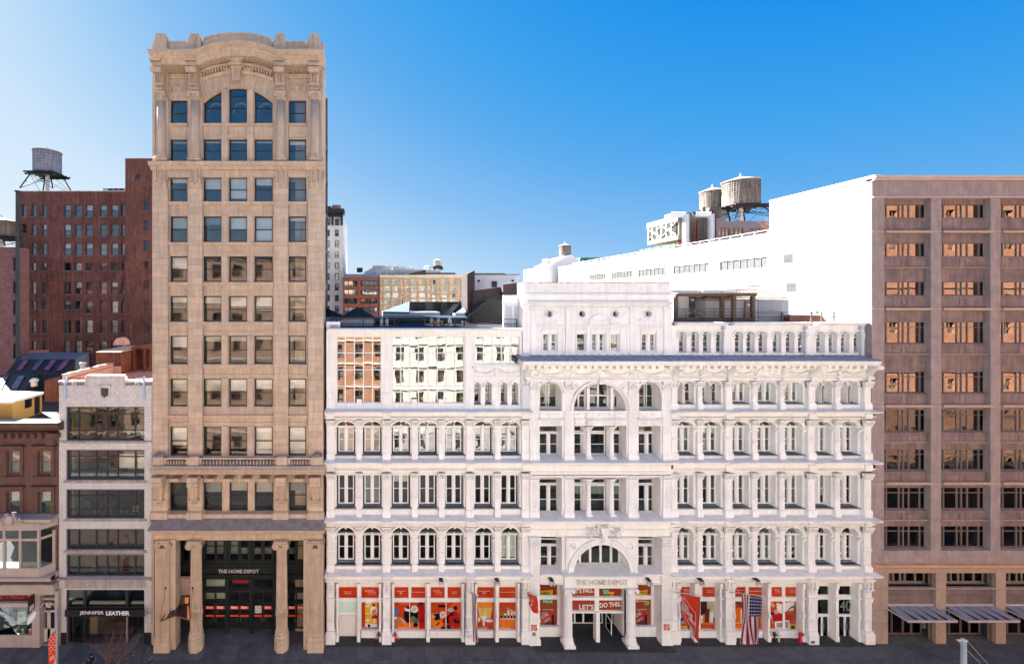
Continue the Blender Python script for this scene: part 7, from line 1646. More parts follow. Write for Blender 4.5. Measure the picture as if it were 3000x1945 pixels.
yt = 29; tank('smaller weathered water tank just left of the largest one, standing behind the cooling plant', X(2087, yt), yt, Z(613, yt), Z(562, yt), (X(2117, yt)-X(2056, yt))/2, ROOFZ, cone=.2, hoops=11, roofmat=mk('pale_yellow_tank_roof', (.6, .5, .36), .7, var=.08))
M().box(X(2066, 27), X(2100, 27), 26.2, 27.2, Z(640, 27), Z(612, 27)).tube((X(2060, 26.5), 26.5, Z(640, 27)), (X(2060, 26.5), 26.5, Z(610, 27)), .3, n=8).obj('tank_housing', PW, ct)
sb = thing('bare_bush', 'bare reddish bush growing behind the parapet of the white roof', 'bush', (X(2237, 14), 14, ROOFZ))
q = M(); rq = random.Random(6); c = (r0+1.5, wz(2238, 640)[0], ROOFZ)
for k in range(46):
    a = rq.uniform(0, 2*pi); e = rq.uniform(.4, 1.4); l = rq.uniform(.8, 2.2); p = (c[0]+rq.uniform(-.3, .3), c[1]+rq.uniform(-.4, .4), c[2]); q1_ = (p[0]+l*cos(a)*cos(e), p[1]+l*sin(a)*cos(e), p[2]+l*sin(e)+.6); q.tube(p, q1_, .02, .008, 4)
    for j in range(2): q.tube(lerp(p, q1_, .6), (q1_[0]+rq.uniform(-.4, .4), q1_[1]+rq.uniform(-.4, .4), q1_[2]+rq.uniform(0, .4)), .01, .006, 3)
q.obj('twigs', mk('reddish_twig', (.28, .13, .07), .8, var=.2), sb)
# ---------------------------------------------------------------- roof of the right wing: pergola, cabin, railing
PG = thing('roof_pergola', 'brown steel pergola with corrugated canopy and railing on the right wing roof', 'pergola', (X(2080, 2.5), 2.5, 27))
BRN = mk('brown_painted_steel', (.085, .06, .05), .6, var=.2)
zf = Z(955, .6)+.1; zr_ = Z(862, 2.6)
for px, y in ((1980, 2.0), (2115, 2.6), (2149, 1.8), (2205, 2.2)): M().box(X(px, y)-.13, X(px, y)+.13, y-.13, y+.13, zf, Z(866, y)).obj('post', BRN, PG)
M().box(X(1979, 2), X(2215, 2), 1.9, 2.1, Z(868, 2), Z(860, 2)).box(X(1979, 2), X(2210, 2), 1.9, 2.1, Z(942, 2), Z(930, 2)).obj('beam', BRN, PG)
q = M()
for k in range(56): xx = X(1980, 2)+(X(2215, 2)-X(1980, 2))*k/56; q.box(xx, xx+.08, 1.7, 5, Z(860, 2), Z(860, 2)+.08)
q.box(X(1979, 2), X(2215, 2), 1.75, 5, Z(860, 2)-.02, Z(860, 2)+.02); q.obj('corrugated_canopy', mk('grey_brown_sheet', (.18, .15, .13), .6, var=.2), PG)
q = M()
for z in (Z(905, 1.7), Z(914, 1.7), Z(922, 1.7)): q.path([(X(1981, 1.7), 1.7, z), (X(2210, 1.7), 1.7, z)], .03)
for k in range(9): xx = X(1981+28*k, 1.7); q.path([(xx, 1.7, zf), (xx, 1.7, Z(905, 1.7))], .025)
q.path([(X(2018, 1.8), 1.8, Z(905, 1.8)), (X(2072, 1.8), 1.8, Z(937, 1.8))], .05); q.path([(X(2018, 2.6), 2.6, Z(905, 2.6)), (X(2072, 2.6), 2.6, Z(937, 2.6))], .05)
for k in range(6): q.box(X(2020+9*k, 1.8), X(2027+9*k, 1.8), 1.8, 2.6, Z(909+5*k, 1.8), Z(907.5+5*k, 1.8))
q.obj('railing', BRN, PG)
CB = thing('roof_cabin', 'white roof cabin with two grey doors under the pergola', 'cabin', (X(2060, 5), 5, 27))
y = 5.2; q = M(); q.box(X(1976, y), X(2066, y), y, 7.5, 26, Z(853, y)); q.box(X(2056, 5.0), X(2155, 5), 4.9, 7.5, 26, Z(848, 5)); q.box(X(1963, y), X(2070, y), y-.1, 7.8, Z(853, y), Z(850, y)); q.obj('wall', WALLW, CB)
DG = mk('grey_steel_door', (.12, .11, .11), .6, var=.1)
M().box(X(2018, y), X(2037, y), y-.08, y, zf, Z(869, y)).obj('door', DG, CB); M().box(X(2181, 3.8), X(2204, 3.8), 3.7, 3.8, zf, Z(882, 3.8)).obj('door', mk('brown_cabin_door', (.16, .12, .1), .6, var=.1), CB)
M().box(X(2023, y), X(2031, y), y-.1, y-.08, Z(882, y), Z(875, y)).obj('notice', BL_W, CB); M().box(X(2190, 3.7), X(2197, 3.7), 3.68, 3.7, Z(896, 3.7), Z(891, 3.7)).obj('notice', BL_W, CB)
PV = thing('roof_pavilion', 'pale siding pavilion with low hipped glass roof beside the pergola', 'pavilion', (X(2260, 4), 4, 27))
y = 3.8; q = M(); q.box(X(2222, y), X(2312, y), y, 7.6, 26, Z(877, y)); q.box(X(2068, y), X(2222, y), y+.02, 7.6, 26, Z(880, y)); q.obj('wall', SIDING, PV)
for k in range(16): M().box(X(2222+5.8*k, y), X(2222+5.8*k, y)+.025, y-.03, y, zf, Z(878, y)).obj('siding_batten', SIDING, PV)
A_, B_, C2, D2 = (X(2068, 3.6), 3.5, Z(875, 3.6)), (X(2308, 3.6), 3.5, Z(875, 3.6)), (X(2308, 3.6)+.3, 8, Z(875, 3.6)), (X(2068, 3.6), 8, Z(875, 3.6))
R1, R2 = (X(2140, 5.5), 5.6, Z(848, 5.5)), (X(2216, 5.5), 5.6, Z(848, 5.5))
HG = mk('tan_glass_roof', (.13, .10, .07), .4, var=.25, scale=3)
M().add([A_, B_, C2, D2, R1, R2], [(0, 1, 5, 4), (1, 2, 5), (2, 3, 4, 5), (3, 0, 4), (3, 2, 1, 0)]).obj('roof', HG, PV)
q = M()
for k in range(12): f = k/11; q.tube(lerp(A_, B_, f), lerp(R1, R2, f), .035, n=4)
for a, b in ((A_, R1), (B_, R2), (R1, R2), (A_, B_)): q.tube((a[0], a[1], a[2]+.03), (b[0], b[1], b[2]+.03), .06, n=5)
q.obj('glazing_bars', mk('bronze_bar', (.3, .24, .18), .5, var=.1), PV)
rl = thing('roof_railing', 'thin dark pipe railing along the right wing roof edge', 'railing', (X(2400, 1), 1, 27))
q = M()
for z in (Z(915, 1), Z(929, 1)): q.path([(X(2212, 1), 1, z), (X(2546, 1), 1, z+.0)], .03)
for px in (2291, 2377, 2407, 2443, 2530): q.box(X(px, 1)-.05, X(px, 1)+.05, .95, 1.05, zf, Z(915, 1)+.05)
q.obj('pipes', BRN, rl)
kb = thing('roof_bulkhead', 'low red brick bulkhead with white cap behind the railing', 'bulkhead', (X(2360, 3), 3, 27)); M().box(X(2314, 3), X(2404, 3), 3, 7, 26, Z(924, 3)).obj('wall', mk('red_bulkhead_brick', (.24, .07, .05), .85, var=.2, brick=(.32, .1, .012, (.15, .08, .07))), kb); M().box(X(2312, 3), X(2404, 3), 2.9, 7, Z(924, 3), Z(921, 3)).box(X(2330, 5), X(2386, 5), 4.5, 7.4, Z(921, 3), Z(908, 5)).obj('cap', WALLW, kb)
# ---------------------------------------------------------------- roofscape of the left wing
y = 2.0
zw = Z(966)+.12
hr_ = thing('roof_railing', 'black pipe railing along the left wing roof edge', 'railing', (X(1260, 1), 1, zw))
q = M(); yl = 1.0
for z in (Z(935, yl), Z(949, yl)): q.path([(X(998, yl), yl, z), (X(1514, yl), yl, z)], .03)
for px in (998, 1064, 1156, 1244, 1334, 1514): q.box(X(px, yl)-.035, X(px, yl)+.035, yl-.03, yl+.03, zw-.1, Z(934, yl))
q.path([(X(966, yl), yl, Z(938, yl)), (X(985, yl), yl, Z(931, yl)), (X(985, yl), yl, Z(945, yl))], .04)
q.obj('pipes', STEELB, hr_)
def skylit(label, px0, px1, pb, pt, pa, y, mat, wallm=SIDING, wt=None):
    t = thing('pyramid_skylight', label, 'skylight', (X((px0+px1)/2, y), y, zw)); x0_, x1_ = X(px0, y), X(px1, y); zb_ = Z(pb, y); zt_ = Z(pt, y); xa = X(pa, y+1.2); yb_ = y+min(3.2, (x1_-x0_)); ym = (y+yb_)/2
    M().add([(x0_, y, zb_), (x1_, y, zb_), (x1_, yb_, zb_), (x0_, yb_, zb_), (xa, ym, zt_)], [(0, 1, 4), (1, 2, 4), (2, 3, 4), (3, 0, 4), (3, 2, 1, 0)]).obj('glass_roof', mat, t)
    q = M(); 
    for k in range(6): q.tube(lerp((x0_, y, zb_), (x1_, y, zb_), k/5), (xa, ym, zt_), .035, n=4)
    q.box(x0_-.05, x1_+.05, y-.08, y+.04, zb_-.1, zb_+.03); q.obj('glazing_bars', STEELB, t)
    if wt: M().box(x0_+.05, x1_-.05, y+.05, yb_-.05, zw-.2, zb_-.05).obj('curb_wall', wallm, t)
    return t
DGL = mk('dark_wired_glass', (.02, .022, .026), .7, var=.3)
skylit('dark pyramid skylight over a pale siding curb, second from the tan tower', 998, 1096, 929, 901, 1047, 3.2, DGL, wt=1)
skylit('dark pyramid skylight half hidden behind the tan tower', 930, 1002, 926, 899, 946, 4.5, DGL, wt=1)
skylit('low bluish dark skylight seen through the black railing', 1164, 1262, 963, 937, 1216, 2.4, mk('slate_blue_panel', (.03, .04, .055), .7, var=.2))
ST = thing('stair_bulkhead', 'black brick stair tower with dark entrance and steel stair on the left wing roof', 'stair tower', (X(1420, 8), 8, zw))
yb = 8.6
q = M()
poly = [(X(1369, yb), zw-1), (X(1369, yb), Z(803, yb)), (X(1391, yb), Z(792, yb)), (X(1391, yb), Z(852, yb)), (X(1474, yb), Z(841, yb)), (X(1474, yb), zw-1)]
q.prism(poly, yb, yb+3); q.obj('wall', BRICKB, ST)
M().prism([(X(1474, 7.6), Z(834, 7.6)), (X(1532, 7.6), Z(826, 7.6)), (X(1532, 7.6), Z(864, 7.6)), (X(1474, 7.6), Z(867, 7.6))], 7.6, 8.6).prism([(X(1385, 8.5), Z(852, 8.5)), (X(1474, 8.5), Z(840, 8.5)), (X(1474, 8.5), Z(872, 8.5)), (X(1385, 8.5), Z(872, 8.5))], 8.4, 8.6).obj('parapet', BRICKB, ST)
M().box(X(1384, 8.3), X(1476, 8.3), 8.35, 8.42, zw-.5, Z(874, 8.3)).obj('dark_recess', INTD, ST)
PH = thing('white_penthouse', 'white ribbed metal penthouse with one small dark window behind the stair tower', 'penthouse', (X(1450, 13), 13, 24))
yp = 13; M().prism([(X(1387, yp), 24), (X(1519, yp), 24), (X(1519, yp), Z(805, yp)), (X(1507, yp), Z(806, yp)), (X(1391, yp), Z(806, yp)), (X(1387, yp), Z(801, yp))], yp, yp+5).obj('wall', mk('white_ribbed_metal', (.60, .60, .62), .5, var=.05), PH)
for k in range(22): M().box(X(1389+6*k, yp), X(1389+6*k, yp)+.03, yp-.04, yp, 24, Z(807, yp)).obj('rib', mk('white_ribbed_metal', (.60, .60, .62), .5, var=.05), PH)
M().box(X(1440, yp), X(1456, yp), yp-.06, yp, Z(842, yp), Z(824, yp)).obj('window', SASH, PH); M().box(X(1386, yp), X(1521, yp), yp-.15, yp+5.2, Z(806, yp), Z(803.5, yp)).box(X(1389, yp), X(1488, yp), yp+1, yp+4, Z(803, yp), Z(799, yp)).obj('roof_edge', mk('grey_roof_edge', (.16, .15, .15), .6, var=.1), PH)
for px in (1402, 1501): M().blob(X(px, yp), yp-.15, Z(823, yp), .18, .15, .13).obj('floodlight', STEELB, PH)
# black slatted canopies and stairs
SLB = mk('blue_black_slat', (.03, .05, .08), .45, var=.2)
def slats(t, A, B, C_, D_, n, nm='slat', mt=SLB):
    for k in range(n):
        f0, f1 = (k+.0)/n, (k+.62)/n
        q = [lerp(A, D_, f0), lerp(B, C_, f0), lerp(B, C_, f1), lerp(A, D_, f1)]; slab([(p[0], p[1], p[2]) for p in q], .05, nm, mt, t)
sg = thing('slatted_canopy', 'long low black slatted canopy running across the left wing roof', 'canopy', (X(1250, 4), 4, zw+1))
yq = 3.6; zq = Z(930, yq)
slats(sg, (X(1090, yq), yq, zq), (X(1090, yq), yq+1.6, zq+.12), (X(1372, yq), yq+1.6, zq+.12), (X(1372, yq), yq, zq), 70)
M().box(X(1090, yq), X(1372, yq), yq-.05, yq+.05, zq-.3, zq-.04).box(X(1100, yq), X(1368, yq), yq+2.6, yq+2.7, zw, zq-.1).obj('beam', STEELB, sg)
for px in (1096, 1168, 1300, 1360): M().box(X(px, yq)-.06, X(px, yq)+.06, yq-.05, yq+.05, zw, zq-.1).obj('post', STEELB, sg)
for i, (px, c) in enumerate(((1118, (.5, .5, .5)), (1133, (.45, .5, .52)), (1264, (.55, .5, .4)), (1284, (.6, .6, .55)), (1318, (.5, .5, .48)))): M().lathe([(.16, zw), (.16, zw+.55), (.10, zw+.7)], X(px, 3.2), 3.2, 8).obj('roof_vent_stub', flat(c), sg)
s3 = thing('roof_stair', 'steep open tread stair rising right against the black stair tower', 'stair', (X(1400, 7), 7, zw))
slats(s3, (X(1350, 6.4), 6.4, Z(936, 6.4)), (X(1372, 6.4), 7.6, Z(936, 6.4)), (X(1438, 7.4), 8.2, Z(879, 7.4)), (X(1420, 7.4), 7.0, Z(881, 7.4)), 16, 'tread')
M().tube((X(1350, 6.3), 6.3, Z(938, 6.3)), (X(1426, 7), 7, Z(880, 7)), .1, n=5).obj('stringer', STEELB, s3)
s4 = thing('roof_stair', 'open tread stair before the black brick bulkhead wall', 'stair', (X(1320, 10), 10, zw))
slats(s4, (X(1288, 8), 8, Z(930, 8)), (X(1316, 8), 9, Z(930, 8)), (X(1356, 9), 10, Z(886, 9)), (X(1332, 9), 9, Z(888, 9)), 14, 'tread')
bw_ = thing('brick_bulkhead', 'black brick bulkhead wall in the middle of the left wing roof', 'bulkhead', (X(1250, 12), 12, zw)); M().box(X(1199, 12), X(1356, 12), 12, 15, 20, Z(884, 12)).obj('wall', BRICKB, bw_); M().box(X(1246, 11.95), X(1268, 11.95), 11.93, 12, 20, Z(886, 12)).box(X(1292, 11.95), X(1310, 11.95), 11.93, 12, 20, Z(886, 12)).obj('door', SASH, bw_)
gp_ = thing('slatted_roof', 'pitched blue-white striped glass roof left of the black bulkhead', 'glass roof', (X(1160, 9), 9, zw))
SWB = mk('pale_blue_glass_strip', (.30, .42, .52), .2, var=.1)
A, B, C_, D_ = FXZ(1122, 912, 8), FXZ(1200, 914, 8), FXZ(1200, 884, 12), FXZ(1188, 888, 12)
slab([(p[0], p[1], p[2]-.08) for p in (A, B, C_, D_)], .1, 'roof_base', STEELB, gp_)
for k in range(12): f0, f1 = k/12, (k+.6)/12; slab([(p[0], p[1], p[2]+.0) for p in (lerp(A, B, f0), lerp(A, B, f1), lerp(D_, C_, f1), lerp(D_, C_, f0))], .04, 'glass_strip', SWB, gp_)
M().box(X(1121, 8), X(1290, 8), 8.05, 12, 20, Z(915, 8)).obj('wall', SIDING, gp_)
gq = thing('lean_to_skylight', 'small lean-to skylight beside the lower end of the steep stair', 'skylight', (X(1350, 5), 5, zw)); slab([FXZ(1334, 917, 9.2), FXZ(1369, 914, 9.2), FXZ(1369, 896, 11), FXZ(1362, 898, 11)], .08, 'glass', SWB, gq); M().box(X(1334, 9.2), X(1369, 9.2), 9.3, 11, 20, Z(919, 9.2)).obj('wall', SIDING, gq)
q = thing('planter_pots', None, None, (0, 0, 0)) if False else None
for i, px in enumerate((1272, 1292, 1517)):
    pt = thing('terracotta_pot', ('terracotta pot behind the railing, left of a close pair', 'terracotta pot behind the railing, right of a close pair', 'single terracotta pot at the right end of the black railing')[i], 'pot', (X(px, 2.2), 2.2, zw), group='terracotta pots on the left wing roof'); M().lathe([(.12, zw+.1), (.17, zw+.42), (.19, zw+.45), (.19, zw+.5)], X(px, 2.2), 2.2, 8).obj('pot', flat((.35, .13, .04)), pt)
cr = thing('chimney_block', 'low pale capped block at the left end of the left wing roof', 'chimney', (X(972, .8), .8, zw)); M().box(X(956, .5), X(996, .5), .55, 1.6, zw-.2, Z(946, .5)).box(X(955, .5), X(997, .5), .5, 1.65, Z(946, .5), Z(943, .5)).obj('block', WHITE, cr)
M().box(X(967, .5), X(993, .5), .53, .55, Z(962, .5), Z(952, .5)).obj('panel', mk('grey_render_panel', (.4, .38, .36), .8, var=.1), cr)
# ---------------------------------------------------------------- buildings far behind
yw = 62; hb = [(956, 966.5, 560+33*k+81-0, 0) for k in range(0)]
rows = [(641, 661), (673.5, 693), (705, 724.5), (737, 756), (769, 788), (800.5, 820), (832, 851.5), (864, 883), (896, 915)]
hb = [(a, b, t, u) for t, u in rows for a, b in ((955.5, 966), (981, 992.5))]
WT, hh = lofts('stone_tower', 'slim pale stone tower with black bracketed cornice just right of the tan tower', yw, 925, 1005.6, 634, hb, CREAM)
for a, b, c, d in hh: win(WT, a, b, c, d, yw+.15, rails=(.5,), fr=.16, mat=SASH, gl=GL_M, bar=.12, blind=(.5, BL_C) if rq.random() < .4 else None)
q = M(); q.box(X(925, yw), X(1009, yw), yw-1.4, yw+2, Z(626, yw), Z(615, yw)); q.box(X(925, yw), X(970, yw), yw-.6, yw+4, Z(615, yw), Z(606, yw)); q.box(X(925, yw), X(1006, yw), yw-.6, yw, Z(636, yw), Z(626, yw))
for px in (953, 975, 1002): q.box(X(px-2.5, yw), X(px+2.5, yw), yw-1.0, yw, Z(661, yw), Z(626, yw))
for k in range(12): q.box(X(950+4.6*k, yw), X(952+4.6*k, yw), yw-1.1, yw, Z(631, yw), Z(626, yw))
q.obj('cornice', mk('black_copper_cornice', (.018, .02, .028), .6, var=.2), WT)
M().box(X(971, yw), X(996, yw), yw+1, yw+4, Z(614, yw), Z(598, yw)).obj('chimney', mk('pinkish_brick', (.32, .14, .13), .85, var=.1), WT)
q = M(); q.box(X(925, yw), X(1007, yw), yw-.5, yw, Z(762, yw), Z(758, yw)); q.box(X(925, yw), X(1006, yw), yw-.2, yw, Z(664, yw), Z(661.5, yw)); q.obj('string_course', CREAM, WT)
for t, u in rows:
    q = M()
    for a, b in ((955.5, 966), (981, 992.5)): q.box(X(a-1.5, yw), X(b+1.5, yw), yw-.12, yw, Z(u+2.5, yw), Z(u, yw)); q.box(X(a-1, yw), X(b+1, yw), yw-.1, yw, Z(t, yw), Z(t-2, yw))
    q.obj('sill', CREAM, WT)
yo = 55; hb = [(a, b, t, u) for t, u in ((822.5, 838.5), (848, 864), (874, 890), (899.5, 915.5)) for a, b in ((1007.5, 1047), (1056, 1105))]
OB, hh = lofts('brick_office', 'red-brown brick office building with long ribbon windows', yo, 1004, 1108, 812, hb, mk('rust_brick', (.26, .07, .035), .85, var=.15, brick=(.5, .15, .012, (.16, .07, .05))))
for i, (a, b, c, d) in enumerate(hh): win(OB, a, b, c, d, yo+.12, cols=(.33, .67) if i % 2 == 0 else (.24, .52, .78), rails=(.25,), fr=.12, mat=SASH, gl=GL_H if i < 4 else GL_M, bar=.12, blind=(.9, BL_W) if i in (2, 6) else None)
M().box(X(1108, yo), X(1112, yo), yo, yo+5, 0, Z(806, yo)).obj('corner_pipe', SASH, OB)
yh = 56; hb = []
colsH = [(1115.5, 1119.5), (1126, 1144), (1150, 1168), (1176, 1181.5), (1188, 1198.5), (1204.5, 1221.5), (1228, 1247), (1253.7, 1260), (1266.6, 1277.5), (1283.5, 1288.5), (1295, 1311.5), (1319, 1336.5), (1344, 1350.7), (1357, 1368), (1376, 1390)]
for t, u in ((818, 834), (838, 853.5), (858, 872.5), (876.5, 891), (896, 911)):
    for a, b in colsH: hb.append((a, b, t, u))
HB, hh = lofts('tan_hotel', 'tan brick hotel with five rows of bright cream-curtained windows', yh, 1112.5, 1400, 807, hb, TANB)
for i, (a, b, c, d) in enumerate(hh): win(HB, a, b, c, d, yh+.1, cols=(.22, .78) if b-a > .9 else (), fr=.09, mat=CREAM, gl=GL_M, bar=.08, blind=((.97, mk('cream_curtain', (.78, .70, .48), .8, var=.1)) if rq.random() < .88 else None))
q = M(); q.box(X(1111, yh), X(1400, yh), yh-.7, yh+.3, Z(814, yh), Z(806, yh)); q.obj('cornice', mk('cream_cornice', (.60, .52, .40), .8, var=.1), HB)
ul = thing('set_back_storeys', 'pale set-back penthouse storeys above the tan hotel', 'penthouse', (X(1220, 64), 64, 28)); yu = 62
hb_ = [(X(a, yu), X(b, yu), Z(807, yu), Z(799, yu)) for a, b in ((1117, 1126), (1136, 1158), (1160, 1186), (1188, 1198))]
q = M(); wall_boxes(q, X(1103, yu), X(1292, yu), 26, Z(790, yu), yu, yu+.4, hb_); q.box(X(1108, yu), X(1292, yu), yu+.8, yu+8, 26, Z(790, yu)); q.box(X(1151, yu+2), X(1213, yu+2), yu+2, yu+6, Z(790, yu), Z(780, yu+2)); q.obj('wall', CREAM, ul); 
for h in hb_: win(ul, *h, yu+.1, cols=(.5,), fr=.1, mat=CREAM, gl=GL_M)
M().prism([(X(1067, 70), 26), (X(1108, 70), 26), (X(1160, 70), 26), (X(1160, 70), Z(781, 70)), (X(1096, 70), Z(782, 70)), (X(1067, 70), Z(797, 70))], 70, 80).obj('white_bulk', WALLW, ul)
rg = M(); rq = random.Random(77)
for k in range(22): xx = X(1092+3*k, 69); rg.box(xx, xx+.3, 69, 70, Z(783, 69), Z(779-rq.uniform(0, 2), 69))
rg.obj('roof_plant', WALLW, ul)
rd = thing('sloped_parapet', 'dark sloping brick parapet and long brown roof edge above the tan hotel', 'parapet', (X(1240, 58), 58, 28)); M().prism([(X(1198, 58), Z(806, 58)), (X(1248, 58), Z(806, 58)), (X(1248, 58), Z(791, 58)), (X(1240, 58), Z(792, 58)), (X(1198, 58), Z(802, 58))], 58, 59).box(X(1248, 58), X(1334, 58), 58, 60, Z(805, 58), Z(799, 58)).obj('wall', mk('dark_brown_parapet', (.09, .055, .05), .8, var=.2), rd); M().box(X(1248, 58), X(1352, 58), 57.8, 60, Z(807, 58), Z(804, 58)).obj('cap', CREAM, rd)
tank('small grey and white water tank above the tan hotel', X(1282, 66), 66, Z(779, 66), Z(763, 66), (X(1293, 66)-X(1271, 66))/2, Z(790, 66), cone=.16, legs=True, wood=mk('pale_tank', (.5, .48, .45), .8, var=.3, streak=.4), n=16, hoops=5, finial=False)
tank('low squat white tank left of the grey and white tank', X(1252, 66), 66, Z(787, 66), Z(781, 66), (X(1262, 66)-X(1242, 66))/2, Z(790, 66), cone=.12, legs=False, wood=ZINC, n=16, hoops=3, finial=False)
tank('small black barrel tank on the pale roofs left of the hotel', X(1054, 70), 70, Z(798, 70), Z(785, 70), (X(1064, 70)-X(1047, 70))/2, 26, cone=.05, legs=False, wood=mk('dark_brown_barrel', (.06, .045, .045), .7, var=.2), n=16, hoops=3, finial=False)
M().box(X(1006, 68), X(1068, 68), 68, 74, 26, Z(803, 68)).obj('grey_roof_bulk', CREAM, ul)
# hip of roofs right of centre
fw = thing('far_white_block', 'far white block stepping up behind the pavilion, left end of the long wall', 'building', (X(1620, 70), 70, 20)); yf_ = 64
M().prism([(X(1584, yf_), 20), (X(1690, yf_), 20), (X(1690, yf_), Z(758, yf_)), (X(1672, yf_), Z(746, yf_)), (X(1640, yf_), Z(760, yf_)), (X(1600, yf_), Z(782, yf_)), (X(1584, yf_), Z(786, yf_))], yf_, yf_+10).obj('wall', WALLW, fw)
M().box(X(1559, 70), X(1586, 70), 70, 76, 20, Z(787, 70)).obj('end_tower', CREAM, fw)
for t in (797, 817): M().box(X(1562, 70), X(1583, 70), 69.95, 70, Z(t+9, 70), Z(t, 70)).obj('window', GL_M, fw)
tank('slim far water tank right of the white pavilion top', X(1655, 66), 66, Z(748, 66), Z(720, 66), (X(1671, 66)-X(1639, 66))/2, 25, cone=.18, legs=False, n=18, hoops=6, finial=True)
tank('small pale tank further left beyond the long white wall', X(1600, 68), 68, Z(778, 68), Z(761, 68), (X(1611, 68)-X(1590, 68))/2, 25, cone=.16, legs=False, wood=ZINC, n=16, hoops=4, finial=False)
tank('lowest far tank above the stone end tower', X(1577, 73), 73, Z(787, 73), Z(780, 73), (X(1586, 73)-X(1568, 73))/2, 25, cone=.1, legs=False, wood=ZINC, n=16, hoops=3, finial=False)
gc = thing('green_cornice_building', 'small far building with verdigris green bracketed cornice', 'building', (X(1760, 66), 66, 20)); yg_ = 66
hb_ = [(X(a, yg_), X(b, yg_), Z(784, yg_), Z(776, yg_)) for a, b in ((1706, 1717), (1727, 1738), (1743, 1754), (1768, 1778), (1786, 1796))]
q = M(); wall_boxes(q, X(1697, yg_), X(1812, yg_), 20, Z(768, yg_), yg_, yg_+.4, hb_); q.box(X(1697, yg_), X(1812, yg_), yg_+1, yg_+6, 20, Z(768, yg_)); q.obj('wall', CREAM, gc)
for h in hb_: win(gc, *h, yg_+.1, fr=.1, mat=SASH, gl=GL_D)
VG = mk('verdigris', (.10, .27, .22), .7, var=.25, streak=.3); q = M(); q.box(X(1695, yg_), X(1820, yg_), yg_-1.3, yg_+2, Z(760, yg_), Z(756, yg_)); q.box(X(1697, yg_), X(1815, yg_), yg_-.5, yg_, Z(768, yg_), Z(760, yg_))
for k in range(10): q.box(X(1700+12.5*k, yg_), X(1705+12.5*k, yg_), yg_-1.1, yg_, Z(766, yg_), Z(760, yg_))
q.box(X(1695, yg_), X(1705, yg_), yg_-.6, yg_, Z(790, yg_), Z(760, yg_)); q.obj('cornice', VG, gc)
# ---------------------------------------------------------------- posters and window signs of the white store
def lin3(r, g, b): return tuple(lin(v)*.82 for v in (r, g, b))
OR = lin3(208, 64, 22); ORD = lin3(196, 70, 22); ORL = lin3(232, 120, 30); RED = lin3(190, 25, 20); BLK = lin3(20, 18, 18); WHT = lin3(235, 230, 225); GRY = lin3(150, 145, 140); GRN = lin3(40, 150, 60); BLU = lin3(40, 70, 160); YEL = lin3(235, 180, 30); BRW = lin3(120, 60, 30); SIL = lin3(190, 185, 180)
GLOSS = {}
def pm(c):
    k = 'print_%02x%02x%02x' % tuple(int(v*255) for v in c)
    return mk(k, c, .2, var=.2, scale=1.4, spec=.5)
def poster(label, a, b, t, u, y, bg, shapes=(), texts=(), name='window_poster', cat='poster', group=None, sink=.0):
    x0_, x1_, z0_, z1_ = X(a, y), X(b, y), Z(u, y), Z(t, y); w, h = x1_-x0_, z1_-z0_
    th = thing(name, label, cat, (x0_, y, z0_), group=group)
    M().box(x0_+.01, x1_-.01, y, y+.012, z0_+.01, z1_-.01).obj('backing', pm(bg), th)
    mats = []; m = M()
    for i, s in enumerate(shapes):
        k, c = s[0], s[1]; mt = pm(c)
        if mt not in mats: mats.append(mt)
        m.cur = mats.index(mt); ya, yb_ = y-.003-.0012*i, y
        cl = lambda v: min(max(v, .012), .988)
        if k == 'r': m.box(x0_+cl(s[2])*w, x0_+cl(s[3])*w, ya, yb_, z0_+cl(s[4])*h, z0_+cl(s[5])*h)
        elif k == 'e':
            pts = [(x0_+cl(s[2]+s[4]*cos(2*pi*j/14))*w, z0_+cl(s[3]+s[5]*sin(2*pi*j/14))*h) for j in range(14)]; m.prism(pts, ya, yb_)
        elif k == 'p': m.prism([(x0_+cl(px)*w, z0_+cl(pz)*h) for px, pz in s[2]], ya, yb_)
    if shapes: m.obj('print', mats, th)
    for tx in texts:
        s, c, fa, fb, fc, fd = tx[:6]; rot = (0, tx[6], 0) if len(tx) > 6 else None; bold = tx[7] if len(tx) > 7 else .01
        put('lettering', text(s, w*(fb-fa), h*(fd-fc), flat(c, .4), .004, bold), th, (x0_+w*fa, y-.045, z0_+h*fc), rot)
    return th
g1 = 'orange window signs above the shop windows'
TXT = {'p': [('The power of', WHT, .3, .7, .52, .62), ('lower prices.', WHT, .3, .7, .38, .48)], 'h': [('Hassle-Free', WHT, .32, .66, .64, .74), ('Online Shopping', WHT, .32, .78, .50, .60), ('free pickup', WHT, .34, .80, .36, .42)],
       's': [('More saving. More doing.', WHT, .08, .92, .48, .60)], 'w': [('homedepot.com', WHT, .18, .78, .58, .68)]}
LB = {'p': 'orange window sign reading The power of lower prices', 'h': 'orange window sign about Hassle-Free Shopping', 's': 'orange window sign reading More saving. More doing.', 'w': 'orange window sign with a web address and icon row'}
wh = ['far left door bay', 'second window from the tan tower', 'third window from the tan tower', 'fourth window from the tan tower', 'fifth window, mid left wing', 'sixth window, mid left wing', 'beside the narrow American flag', 'last window before the entrance']
for (a, b), k, w_ in zip(TOPP, 'phwshpws', wh):
    ex = [('r', BLU, .26, .36, .38, .48), ('r', WHT, .38, .46, .38, .48), ('r', SIL, .48, .58, .38, .48), ('r', RED, .62, .76, .38, .48)] if k == 'w' else ([('e', WHT, .24, .6, .03, .09)] if k == 'h' else [])
    poster(LB[k]+', '+w_, a, b, 1717.5, 1750.5, yS, OR, ex, TXT[k], 'window_sign', 'window sign', g1)
wh = ['behind the orange flag', 'right of the orange flag', 'left of the large flag', 'right of the large flag', 'third bay of the right wing', 'last before the glass doors']
